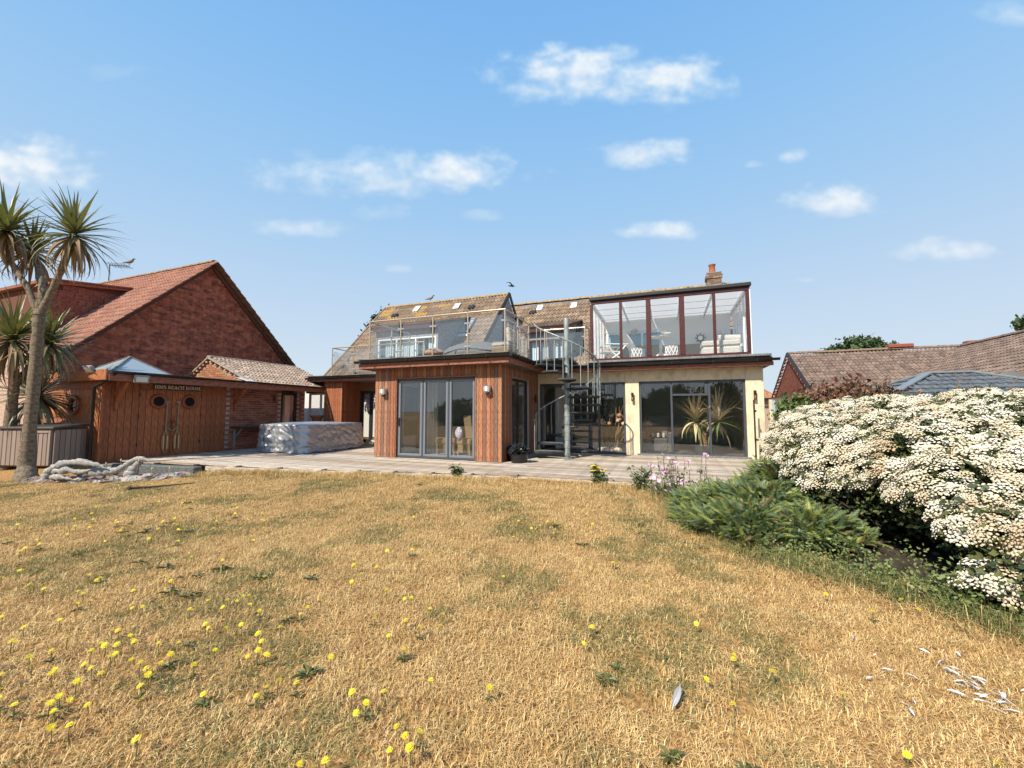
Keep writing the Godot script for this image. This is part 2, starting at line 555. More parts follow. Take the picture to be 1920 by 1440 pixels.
# ---------- materials ----------
func make_materials():
	var fine := ntex("fine", 1, 0.03, 4, [[0.0, grey(0.62)], [0.5, grey(0.86)], [1.0, grey(1.0)]])
	var blot := ntex("blot", 2, 0.012, 5, [[0.0, grey(0.55)], [0.45, grey(0.85)], [1.0, grey(1.0)]])
	var grain := ntex("grain", 3, 0.05, 4, [[0.0, grey(0.42)], [0.35, grey(0.72)], [0.6, grey(0.9)], [1.0, grey(1.0)]])
	var silvered := ntex("silvered", 9, 0.03, 5, [[0.0, Color(0.45, 0.36, 0.3)], [0.3, Color(0.75, 0.62, 0.52)], [0.55, Color(0.95, 0.9, 0.85)], [1.0, Color(1, 1, 1)]])
	var lichen := ntex("lichen", 4, 0.02, 5, [[0.0, Color(0.75, 0.72, 0.7)], [0.5, Color(0.9, 0.88, 0.86)], [0.68, Color(1, 1, 1)], [0.8, Color(1.0, 0.93, 0.72)], [1.0, Color(1.0, 0.9, 0.6)]])
	var bumpn := ntex("bumpn", 6, 0.04, 4, [[0.0, grey(0)], [1.0, grey(1)]])
	M.cedar = mat(Color.WHITE, 0.75, ntex("cedar", 12, 0.03, 5, [[0.0, Color(0.5, 0.45, 0.43)], [0.3, Color(0.76, 0.7, 0.66)], [0.55, Color(0.96, 0.92, 0.88)], [1.0, Color(1, 1, 1)]]), Vector3(7, 0.9, 7), bumpn, 0.15)
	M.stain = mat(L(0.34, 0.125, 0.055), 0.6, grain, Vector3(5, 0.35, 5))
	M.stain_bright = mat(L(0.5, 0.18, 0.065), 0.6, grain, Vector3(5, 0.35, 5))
	M.fascia = mat(L(0.36, 0.13, 0.075), 0.55, fine, Vector3(0.8, 3, 0.8))
	M.deck = mat(Color.WHITE, 0.85, ntex("deckgrain", 14, 0.03, 5, [[0.0, grey(0.45)], [0.35, grey(0.75)], [0.6, grey(0.95)], [1.0, grey(1)]]), Vector3(0.45, 6, 9), bumpn, 0.2)
	M.render = mat(L(0.78, 0.66, 0.46), 0.9, ntex("rend", 21, 0.02, 5, [[0.0, grey(0.82)], [0.5, grey(0.95)], [1.0, grey(1)]]), Vector3(0.7, 0.5, 0.7), bumpn, 0.05)
	M.greywall = mat(L(0.36, 0.36, 0.38), 0.9, fine, Vector3(0.9, 0.9, 0.9))
	M.anthracite = mat(L(0.055, 0.065, 0.08), 0.4)
	M.black = mat(L(0.012, 0.012, 0.014), 0.35)
	M.blackwood = mat(L(0.014, 0.013, 0.013), 0.55)
	M.maroon = mat(L(0.10, 0.022, 0.022), 0.38, fine, Vector3(2, 2, 2))
	M.upvc = mat(L(0.78, 0.8, 0.82), 0.35)
	M.whitewall = mat(L(0.62, 0.61, 0.59), 0.9)
	M.white = mat(L(0.75, 0.74, 0.72), 0.6)
	M.cloth = mat(L(0.66, 0.64, 0.6), 0.95, fine, Vector3(4, 4, 4))
	M.dimwall = M.whitewall
	M.palefloor = mat(L(0.52, 0.50, 0.45), 0.45, grain, Vector3(0.4, 4, 4))
	M.darkfloor = mat(L(0.22, 0.19, 0.16), 0.5, grain, Vector3(0.4, 4, 4))
	M.felt = mat(L(0.20, 0.19, 0.18), 0.95, blot, Vector3(0.8, 0.8, 0.8))
	M.lead = mat(L(0.22, 0.23, 0.23), 0.6, fine, Vector3(1.5, 1.5, 1.5))
	M.roofunder = mat(L(0.22, 0.17, 0.13), 0.95)
	M.tilebrown = mat(Color.WHITE, 0.92, lichen, Vector3(1.1, 1.1, 1.1), bumpn, 0.2)
	M.tilered = mat(Color.WHITE, 0.92, fine, Vector3(1.3, 1.3, 1.3), bumpn, 0.15)
	M.tilepink = mat(Color.WHITE, 0.92, blot, Vector3(1.6, 1.6, 1.6), bumpn, 0.2)
	M.tilefar = mat(Color.WHITE, 0.95, blot, Vector3(1.1, 1.1, 1.1))
	M.tilegrey = mat(Color.WHITE, 0.5, fine, Vector3(1, 1, 1))
	M.brickred = mat(Color.WHITE, 0.95, ntex("brickstain", 71, 0.02, 5, [[0.0, Color(0.6, 0.56, 0.54)], [0.4, Color(0.86, 0.83, 0.8)], [0.7, Color(1, 0.97, 0.95)], [1.0, Color(1, 1, 1)]]), Vector3(0.6, 0.6, 0.6))
	M.brickwarm = mat(Color.WHITE, 0.95, ntex("brickw", 31, 0.03, 4, [[0.0, grey(0.6)], [0.5, grey(0.9)], [1.0, grey(1)]]), Vector3(3, 3, 3))
	M.brickfar = mat(Color.WHITE, 0.95, fine, Vector3(2, 2, 2))
	M.mortar = mat(L(0.60, 0.42, 0.34), 0.95, fine, Vector3(2, 2, 2))
	M.mortar_pale = mat(L(0.42, 0.32, 0.24), 0.95, fine, Vector3(2, 2, 2))
	M.steel = mat(L(0.52, 0.43, 0.31), 0.28, null, Vector3.ONE, null, 0, 0.55)
	M.chrome = mat(L(0.75, 0.75, 0.74), 0.18, null, Vector3.ONE, null, 0, 0.9)
	M.galv = mat(L(0.38, 0.43, 0.42), 0.42, blot, Vector3(3, 0.8, 3), null, 0, 0.25)
	M.stairdark = mat(L(0.045, 0.052, 0.058), 0.5, blot, Vector3(3, 3, 3))
	M.glass = glass(0.012, Color(0.8, 0.95, 0.92))
	M.railglass = glass(0.09, Color(0.55, 0.61, 0.64))
	M.doorglass = glass(0.004, Color(0.5, 0.6, 0.6))
	M.frost = glass(0.12, Color(0.55, 0.66, 0.66))
	M.bronze = mat(L(0.10, 0.045, 0.025), 0.4, null, Vector3.ONE, null, 0, 0.5)
	M.terracotta = mat(L(0.42, 0.14, 0.06), 0.85, fine, Vector3(4, 4, 4))
	M.soil = mat(L(0.055, 0.04, 0.028), 1.0, blot, Vector3(2, 2, 2))
	M.wicker = mat(L(0.42, 0.30, 0.17), 0.85, ntex("wick", 41, 0.12, 2, [[0.0, grey(0.4)], [0.5, grey(0.8)], [1.0, grey(1)]]), Vector3(6, 6, 6))
	M.pole_pale = mat(L(0.42, 0.36, 0.27), 0.8, grain, Vector3(6, 1, 6))

# ---------- ground ----------
var hn: FastNoiseLite
func lawn_y(x: float, z: float) -> float:
	if hn == null:
		hn = FastNoiseLite.new(); hn.seed = 8; hn.frequency = 0.25; hn.fractal_octaves = 3
	var rise := smoothstep(-3.5, -7.0, z) * smoothstep(-11.5, -8.0, x) * 0.15
	rise += 0.2 * smoothstep(-12.5, -13.1, x) * smoothstep(-4.3, -4.8, z)
	return rise + hn.get_noise_2d(x, z) * 0.03 * smoothstep(0.0, -2.0, z)

func build_ground():
	# one sheet to the horizon, finely divided under the lawn
	var xs := [-900.0, -200.0, -60.0]; var zs := [900.0, 200.0, 60.0]
	for i in 81: xs.append(-24.0 + i * 0.5)
	xs.append_array([60.0, 200.0, 900.0])
	for i in 61: zs.append(12.0 - i * 0.5)
	zs.append_array([-60.0, -200.0, -900.0])
	var s := st()
	s.set_smooth_group(0)
	for j in zs.size() - 1:
		for i in xs.size() - 1:
			var P := func(a: int, b: int) -> Vector3:
				var x: float = xs[a]; var z: float = zs[b]
				var inside: bool = absf(x + 4) < 22 and z > -18 and z < 12
				return Vector3(x, lawn_y(x, z) - 0.004 if inside else 0.0, z)
			var p0: Vector3 = P.call(i, j); var p1: Vector3 = P.call(i + 1, j); var p2: Vector3 = P.call(i + 1, j + 1); var p3: Vector3 = P.call(i, j + 1)
			otri(s, p0, p1, p2, p0 - UP * 50); otri(s, p0, p2, p3, p0 - UP * 50)
	var thatch := ntex("thatch", 51, 0.035, 5, [[0.0, Color(0.36, 0.27, 0.15)], [0.35, Color(0.56, 0.42, 0.23)], [0.55, Color(0.68, 0.52, 0.3)], [0.8, Color(0.76, 0.6, 0.36)], [1.0, Color(0.8, 0.66, 0.42)]], 512)
	var m := mat(grey(0.92), 1.0, thatch, Vector3(1.3, 1.3, 1.3), cache.bumpn, 0.6)
	var o := put(self, "lawn_ground", done(s), m)
	o.set_meta("kind", "structure"); o.set_meta("label", "parched straw coloured lawn ground reaching past the houses"); o.set_meta("category", "ground")

# dark soil under the shrubs
func build_bed():
	var s := st()
	s.set_smooth_group(0)
	for i in 22:
		var z0 := -7.4 + i * 0.24; var z1 := z0 + 0.24
		var e0 := in_bed_edge(z0) + 0.12; var e1 := in_bed_edge(z1) + 0.12
		for k in 14:
			var w0 := e0 + k * 0.5; var w1 := e1 + k * 0.5
			var a := Vector3(w0, lawn_y(w0, z0) + 0.03, z0); var b := Vector3(w0 + 0.5, lawn_y(w0 + 0.5, z0) + 0.03, z0)
			var c := Vector3(w1 + 0.5, lawn_y(w1 + 0.5, z1) + 0.03, z1); var d := Vector3(w1, lawn_y(w1, z1) + 0.03, z1)
			otri(s, a, b, c, a - UP * 9); otri(s, a, c, d, a - UP * 9)
	var o := put(self, "flower_bed", done(s), M.soil)
	o.set_meta("kind", "structure"); o.set_meta("label", "dark soil bed beneath the daisy bush and juniper"); o.set_meta("category", "flower bed")

# deck of weathered boards running along the house
func deck_front(x: float) -> float:
	if x < -9.8: return lerpf(-5.85, -6.2, clampf((x + 12.9) / 3.1, 0, 1))
	if x < -7.0: return lerpf(-6.2, -6.55, (x + 9.8) / 2.8)
	if x < -2.4: return lerpf(-6.55, -7.35, (x + 7.0) / 4.6)
	return -7.35

func build_deck():
	var d := Node3D.new()
	d.name = "timber_deck"; add_child(d)
	d.set_meta("kind", "structure"); d.set_meta("label", "weathered grey brown timber deck in front of the house"); d.set_meta("category", "deck")
	# joist frame under the boards
	box(d, "deck_base", Vector3(-12.85, -0.2, -12.0), Vector3(2.6, DK - 0.032, -7.45), M.roofunder, 0)
	box(d, "deck_base", Vector3(-12.85, -0.2, -7.46), Vector3(-7.2, DK - 0.034, -6.6), M.roofunder, 0)
	var tones := [L(0.58, 0.48, 0.38), L(0.50, 0.41, 0.32), L(0.64, 0.55, 0.45), L(0.44, 0.35, 0.27), L(0.56, 0.49, 0.42), L(0.40, 0.30, 0.21)]
	var ms := []
	for t in tones:
		var m: StandardMaterial3D = M.deck.duplicate(); m.albedo_color = t; ms.append(m)
	var pitch := 0.142
	var z := -5.9
	var k := 0
	while z > -12.0:
		# the span of x where the deck reaches this far out
		var x1 := 2.55
		var x0 := -12.88
		if z > -7.35:
			x1 = -12.9
			var x := -12.9
			while x < 2.5:
				if deck_front(x) >= z + 0.02: x1 = x
				x += 0.1
		if x1 - x0 > 0.4:
			var cut := x0
			var first := true
			while cut < x1 - 0.05:
				var nx := minf(cut + (rng.randf_range(1.4, 3.8) if first else rng.randf_range(3.2, 4.4)), x1)
				if x1 - nx < 0.6: nx = x1
				first = false
				var top := DK + rng.randf_range(-0.003, 0.003)
				var b := wput(d, "deck_board", cbox(Vector3(snappedf(nx - cut - 0.006, 0.01), 0.03, pitch - 0.009), 0.003), ms[rng.randi() % ms.size()], Vector3((cut + nx) / 2, top - 0.015, z - pitch / 2))
				b.rotation.y = rng.randf_range(-0.0006, 0.0006)
				cut = nx
		z -= pitch
		k += 1
	# front boards of the deck edge
	var pts := [[-12.88, -5.88], [-9.85, -6.22], [-7.0, -6.6], [-2.4, -7.4], [1.9, -7.42]]
	for i in pts.size() - 1:
		if i == 0: continue
		var a := Vector3(pts[i][0], DK - 0.09, pts[i][1] - 0.02); var b := Vector3(pts[i + 1][0], DK - 0.09, pts[i + 1][1] - 0.02)
		bar(d, "edge_board", a, b, 0.03, 0.12, ms[2], 0.003)
	# dark sleeper step at the beach house doors
	var sl := thing("railway_sleeper", "dark grey weathered timber sleeper edging the deck by the wooden doors", "sleeper", Vector3(-11.3, 0.0, -6.0))
	bar(sl, "beam", Vector3(-12.5, 0.115, -5.72), Vector3(-9.82, 0.115, -6.06), 0.2, 0.23, mat(L(0.17, 0.18, 0.18), 0.9, cache.grain, Vector3(0.6, 5, 5), cache.bumpn, 0.4), 0.02)
	var pal := thing("timber_step", "short pale timber step end beside the driftwood", "step", Vector3(-12.9, 0, -5.6))
	bar(pal, "beam", Vector3(-13.35, 0.10, -5.60), Vector3(-12.53, 0.10, -5.70), 0.2, 0.2, mat(L(0.48, 0.38, 0.27), 0.9, cache.grain, Vector3(0.6, 5, 5)), 0.015)
	# red brick edging in the grass
	var path := Node3D.new()
	path.name = "brick_path"; add_child(path)
	path.set_meta("kind", "structure"); path.set_meta("label", "sunken red brick edging between lawn and sleeper"); path.set_meta("category", "path")
	var bm := [mat(L(0.36, 0.13, 0.09), 0.95, cache.fine, Vector3(4, 4, 4)), mat(L(0.42, 0.2, 0.14), 0.95, cache.fine, Vector3(4, 4, 4)), mat(L(0.30, 0.17, 0.14), 0.95, cache.fine, Vector3(4, 4, 4))]
	for i in 15:
		for j in 2:
			var x := -11.5 + i * 0.23
			var zz := lerpf(-5.62, -6.0, i / 13.0) + 0.02 + j * 0.115
			var b := wput(path, "paving_brick", cbox(Vector3(0.215, 0.06, 0.103), 0.006), bm[rng.randi() % 3], Vector3(x + (0.1 if j else 0.0), 0.045 + rng.randf_range(-0.01, 0.01), zz))
			b.rotation.y = 0.12 + rng.randf_range(-0.04, 0.04)

# ---------- the house ----------
var house: Node3D

# frame of a glazed opening in the plane through o spanned by u and up. splits: x positions of mullions between panes
func glazing(p: Node, called: String, o: Vector3, u: Vector3, w: float, h: float, fw: float, fd: float, m: Material, splits: Array, g: Material, leaf := 0.0, sash: Material = null) -> Node3D:
	var d := part(p, called, o)
	var n := u.cross(UP)
	var bs := Basis(u, UP, n)
	var B := func(nm: String, x: float, y: float, sx: float, sy: float, sz: float, mm: Material, off := 0.0):
		wput(d, nm, cbox(Vector3(snappedf(sx, 0.001), snappedf(sy, 0.001), sz), 0.004), mm, o + u * x + UP * y + n * off, bs)
	B.call("frame", fw / 2, h / 2, fw, h, fd, m); B.call("frame", w - fw / 2, h / 2, fw, h, fd, m)
	B.call("frame", w / 2, fw / 2, w - 2 * fw, fw, fd, m); B.call("frame", w / 2, h - fw / 2, w - 2 * fw, fw, fd, m)
	var xs := [fw]
	for s in splits:
		B.call("mullion", s, h / 2, fw, h - 2 * fw, fd * 0.92, m)
		xs.append(s)
	xs.append(w - fw)
	for i in xs.size() - 1:
		var a: float = xs[i] + (fw / 2 if i > 0 else 0.0); var b: float = xs[i + 1] - (fw / 2 if i < xs.size() - 2 else 0.0)
		var pw := b - a
		var ph := h - 2 * fw
		if leaf > 0.0:
			var sm := sash if sash else m
			B.call("sash", a + leaf / 2 + 0.002, h / 2, leaf, ph - 0.006, fd * 0.7, sm); B.call("sash", b - leaf / 2 - 0.002, h / 2, leaf, ph - 0.006, fd * 0.7, sm)
			B.call("sash", (a + b) / 2, fw + leaf / 2 + 0.003, pw - 2 * leaf - 0.006, leaf, fd * 0.7, sm); B.call("sash", (a + b) / 2, h - fw - leaf / 2 - 0.003, pw - 2 * leaf - 0.006, leaf, fd * 0.7, sm)
			pw -= 2 * leaf; ph -= 2 * leaf
		B.call("pane", (a + b) / 2, h / 2, pw, ph, 0.006, g, 0.006)
		if g == M.doorglass: B.call("inner_pane", (a + b) / 2, h / 2, pw, ph, 0.006, g, -0.014)
	return d

func boards(p: Node, o: Vector3, u: Vector3, n: Vector3, count: int, pitch: float, span: Callable, ms: Array, thick := 0.022):
	var bs := Basis(u, UP, u.cross(UP))
	for i in count:
		var x := (i + 0.5) * pitch
		for yy in span.call(x):
			var h: float = yy[1] - yy[0]
			wput(p, "board", cbox(Vector3(snappedf(pitch - 0.007, 0.001), snappedf(h, 0.001), thick), 0.004), ms[rng.randi() % ms.size()], o + u * x + UP * ((yy[0] + yy[1]) / 2) + n * (thick / 2 + rng.randf_range(-0.002, 0.002)), bs)

func tints(base: StandardMaterial3D, cols: Array) -> Array:
	var r := []
	for c in cols:
		var m: StandardMaterial3D = base.duplicate(); m.albedo_color = c; r.append(m)
	return r

func build_house():
	house = thing("house", "two storey house with cedar clad extension, cream render, balcony and brown tiled roofs", "house", Vector3(-3.7, DK, -12.0))
	var H0 := DK; var H1 := 2.62
	M.cedars = tints(M.cedar, [L(0.39, 0.165, 0.085), L(0.30, 0.125, 0.07), L(0.47, 0.225, 0.12), L(0.26, 0.13, 0.09), L(0.40, 0.22, 0.14), L(0.23, 0.145, 0.11), L(0.34, 0.145, 0.08)])
	M.cedars_new = tints(M.cedar, [L(0.38, 0.14, 0.06), L(0.34, 0.125, 0.055), L(0.42, 0.17, 0.075)])
	# --- cedar clad extension
	var e := part(house, "cedar_extension", Vector3(-5.5, H0, -9.0))
	box(e, "inner_wall", Vector3(-7.41, H0 - 0.01, -9.2), Vector3(-6.79, H1, -9.024), M.dimwall, 0)
	box(e, "inner_wall", Vector3(-4.36, H0 - 0.01, -9.2), Vector3(-3.724, H1, -9.024), M.dimwall, 0)
	box(e, "inner_wall", Vector3(-6.79, 2.36, -9.2), Vector3(-4.36, H1, -9.024), M.dimwall, 0)
	box(e, "inner_wall", Vector3(-3.92, H0 - 0.01, -9.66), Vector3(-3.724, H1, -9.2), M.whitewall, 0)
	box(e, "inner_wall", Vector3(-3.92, H0 - 0.01, -12.2), Vector3(-3.724, H1, -11.12), M.whitewall, 0)
	box(e, "inner_wall", Vector3(-3.92, 2.36, -11.12), Vector3(-3.724, H1, -9.66), M.whitewall, 0)
	box(e, "inner_wall", Vector3(-7.41, H0 - 0.01, -13.2), Vector3(-7.22, H1, -9.2), M.whitewall, 0)
	box(e, "floor", Vector3(-7.22, H0 - 0.03, -17.0), Vector3(-3.92, H0 + 0.012, -9.2), M.palefloor, 0)
	box(e, "inner_door_frame", Vector3(-7.22, H0 + 0.012, -10.75), Vector3(-7.16, 2.2, -10.65), M.pole_pale); box(e, "inner_door_frame", Vector3(-7.22, H0 + 0.012, -9.95), Vector3(-7.16, 2.2, -9.85), M.pole_pale); box(e, "inner_door_frame", Vector3(-7.22, 1.2, -10.64), Vector3(-7.165, 1.3, -9.96), M.pole_pale)
	box(e, "inner_door_panel", Vector3(-7.219, 1.31, -10.64), Vector3(-7.20, 2.2, -9.96), M.stairdark, 0); box(e, "inner_door_panel", Vector3(-7.219, 0.75, -10.64), Vector3(-7.20, 1.19, -9.96), M.stairdark, 0)
	boards(e, Vector3(-7.43, 0, -9.022), Vector3.RIGHT, Vector3.BACK, 37, 0.1008, func(x):
		if x > 0.66 and x < 3.06: return [[2.36, H1]]
		return [[H0 + 0.008, H1]], M.cedars)
	boards(e, Vector3(-3.722, 0, -9.0), Vector3.FORWARD, Vector3.RIGHT, 29, 0.1, func(x):
		if x > 0.66 and x < 2.12: return [[2.36, H1]]
		return [[H0 + 0.008, H1]], M.cedars)
	boards(e, Vector3(-7.412, 0, -9.0), Vector3.FORWARD, Vector3.LEFT, 29, 0.1, func(x): return [[H0 + 0.008, H1]], M.cedars)
	# reveal trim of the doors
	var tr: Material = M.cedars[0]
	box(e, "door_trim", Vector3(-6.785, H0, -9.14), Vector3(-6.755, 2.355, -8.985), tr); box(e, "door_trim", Vector3(-4.40, H0, -9.14), Vector3(-4.37, 2.355, -8.985), tr)
	box(e, "door_trim", Vector3(-6.785, 2.332, -9.14), Vector3(-4.37, 2.358, -8.98), tr)
	var door := glazing(house, "folding_door", Vector3(-6.75, H0 + 0.01, -9.09), Vector3.RIGHT, 2.345, 2.06, 0.045, 0.09, M.anthracite, [0.8, 1.565], M.doorglass, 0.055, mat(L(0.16, 0.18, 0.21), 0.35))
	rod(door, "handle", Vector3(-6.66, 1.24, -9.02), Vector3(-6.53, 1.24, -9.02), 0.009, M.black)
	box(door, "lock_plate", Vector3(-6.69, 1.08, -9.06), Vector3(-6.66, 1.30, -9.03), M.black)
	glazing(house, "side_window", Vector3(-3.80, 0.33, -9.68), Vector3.FORWARD, 1.40, 2.0, 0.05, 0.08, M.blackwood, [0.66], M.doorglass)
	box(e, "sill", Vector3(-3.9, H0, -11.1), Vector3(-3.69, 0.325, -9.67), M.blackwood)
	# --- rendered garden front
	var f := part(house, "rendered_front", Vector3(-0.7, H0, -11.9))
	for a in [[-3.698, -3.64, H0, H1], [-1.10, -0.725, H0, H1], [1.905, 2.31, H0, H1]]:
		box(f, "render_pier", Vector3(a[0], a[2], -12.2), Vector3(a[1], a[3], -11.9), M.render, 0.006)
	for a in [[-3.637, -1.103], [-0.722, 1.902]]:
		box(f, "render_lintel", Vector3(a[0], 2.305, -12.2), Vector3(a[1], H1, -11.906), M.render, 0.004)
	box(f, "side_wall", Vector3(2.05, H0, -18.0), Vector3(2.305, H1, -12.2), M.render, 0.004)
	# --- sliding doors
	var fd: Material = M.anthracite
	glazing(house, "sliding_door", Vector3(-3.635, H0 + 0.015, -11.99), Vector3.RIGHT, 2.53, 2.035, 0.055, 0.1, fd, [0.92, 1.78], M.doorglass)
	var d2 := glazing(house, "sliding_door", Vector3(-0.72, H0 + 0.015, -11.99), Vector3.RIGHT, 2.62, 2.035, 0.055, 0.1, fd, [0.84, 1.78], M.doorglass)
	box(d2, "transom", Vector3(0.15, 1.89, -12.03), Vector3(1.03, 1.945, -11.95), fd)
	box(d2, "window_sash", Vector3(0.95, 1.95, -12.02), Vector3(1.03, 2.24, -11.955), fd)
	box(d2, "threshold", Vector3(-0.8, H0, -11.98), Vector3(1.98, H0 + 0.05, -11.86), M.lead)
	box(house, "threshold", Vector3(-3.6, H0, -11.98), Vector3(-1.1, H0 + 0.06, -11.87), M.anthracite)
	# --- left wing
	var w := part(house, "left_wing", Vector3(-10.5, H0, -12.2))
	box(w, "wall", Vector3(-12.36, H0, -12.95), Vector3(-11.5, H1, -12.05), M.dimwall, 0)
	boards(w, Vector3(-12.36, 0, -12.05), Vector3.RIGHT, Vector3.BACK, 9, 0.098, func(x): return [[H0, H1]], M.cedars_new)
	boards(w, Vector3(-11.5, 0, -12.05), Vector3.FORWARD, Vector3.RIGHT, 9, 0.1, func(x): return [[H0, H1]], M.cedars_new)
	box(w, "wall", Vector3(-11.5, H0, -13.2), Vector3(-11.44, H1, -12.95), M.stain, 0)
	box(w, "wall", Vector3(-10.42, H0, -13.2), Vector3(-7.45, H1, -12.95), M.stain, 0)
	box(w, "wall", Vector3(-11.44, 2.3, -13.2), Vector3(-10.42, H1, -12.95), M.stain, 0)
	glazing(house, "french_door", Vector3(-11.44, H0 + 0.01, -13.02), Vector3.RIGHT, 1.02, 2.03, 0.05, 0.08, M.blackwood, [0.51], M.doorglass, 0.05, M.blackwood)
	box(w, "inner_wall", Vector3(-19.0, H0, -16.0), Vector3(-7.4, H1, -15.9), M.whitewall, 0)
	box(w, "wall", Vector3(-13.6, 2.2, -12.5), Vector3(-12.37, H1, -12.3), M.stain, 0)
	glazing(house, "porch_door", Vector3(-13.45, H0 + 0.01, -12.36), Vector3.RIGHT, 1.07, 1.93, 0.06, 0.08, M.upvc, [0.6], M.doorglass)
	# --- shared inner shell of the ground floor
	var i := part(house, "ground_floor_shell", Vector3(-0.7, H0, -14.0))
	box(i, "floor", Vector3(-3.9, H0 - 0.04, -17.0), Vector3(2.05, H0 + 0.008, -12.2), M.darkfloor, 0)
	box(i, "back_wall", Vector3(-9.5, H0, -17.2), Vector3(2.05, H1, -17.0), M.dimwall, 0)
	box(i, "back_wall", Vector3(-7.4, H0, -13.4), Vector3(-3.92, H1, -13.25), M.whitewall, 0)
	box(i, "inner_wall", Vector3(-0.98, H0, -17.0), Vector3(-0.86, H1, -12.21), M.dimwall, 0)
	# --- flat roofs: slab, soffit boards, fascia, gutters
	var r := part(house, "flat_roof", Vector3(-3.5, 2.7, -11.0))
	box(r, "roof_slab", Vector3(-7.73, H1 + 0.002, -16.2), Vector3(-3.42, 2.83, -8.72), M.felt, 0.01)
	box(r, "roof_slab", Vector3(-3.418, H1 + 0.002, -18.0), Vector3(2.47, 2.83, -11.60), M.felt, 0.01)
	box(r, "roof_slab", Vector3(-13.0, H1 + 0.002, -16.2), Vector3(-7.732, 2.80, -11.82), M.felt, 0.01)
	box(r, "fascia", Vector3(-7.75, 2.60, -8.718), Vector3(-3.40, 2.735, -8.69), M.fascia); box(r, "fascia", Vector3(-3.418, 2.60, -11.58), Vector3(-3.39, 2.735, -8.719), M.fascia)
	box(r, "fascia", Vector3(-7.757, 2.60, -11.8), Vector3(-7.732, 2.735, -8.719), M.fascia)
	box(r, "fascia", Vector3(-3.388, 2.60, -11.598), Vector3(2.48, 2.70, -11.57), M.fascia)
	box(r, "fascia", Vector3(-13.0, 2.60, -11.818), Vector3(-7.76, 2.70, -11.79), M.fascia)
	box(r, "roof_edge", Vector3(-7.76, 2.832, -9.0), Vector3(-3.40, 2.862, -8.66), M.felt, 0.006); box(r, "roof_edge", Vector3(-3.70, 2.833, -11.6), Vector3(-3.38, 2.862, -9.002), M.felt, 0.006)
	box(r, "lead_flashing", Vector3(-2.1, 2.832, -11.95), Vector3(2.44, 2.90, -11.52), M.lead, 0.02)
	box(r, "roof_edge", Vector3(-13.02, 2.802, -12.1), Vector3(-7.78, 2.835, -11.76), M.felt, 0.006)
	gutter(r, Vector3(-7.82, 2.80, -8.63), Vector3(-3.36, 2.80, -8.63), 0.062, M.black); gutter(r, Vector3(-3.335, 2.80, -8.6), Vector3(-3.335, 2.80, -11.45), 0.062, M.black)
	gutter(r, Vector3(-3.3, 2.775, -11.5), Vector3(2.6, 2.775, -11.5), 0.062, M.black); gutter(r, Vector3(-13.0, 2.75, -11.73), Vector3(-7.8, 2.75, -11.73), 0.062, M.black)

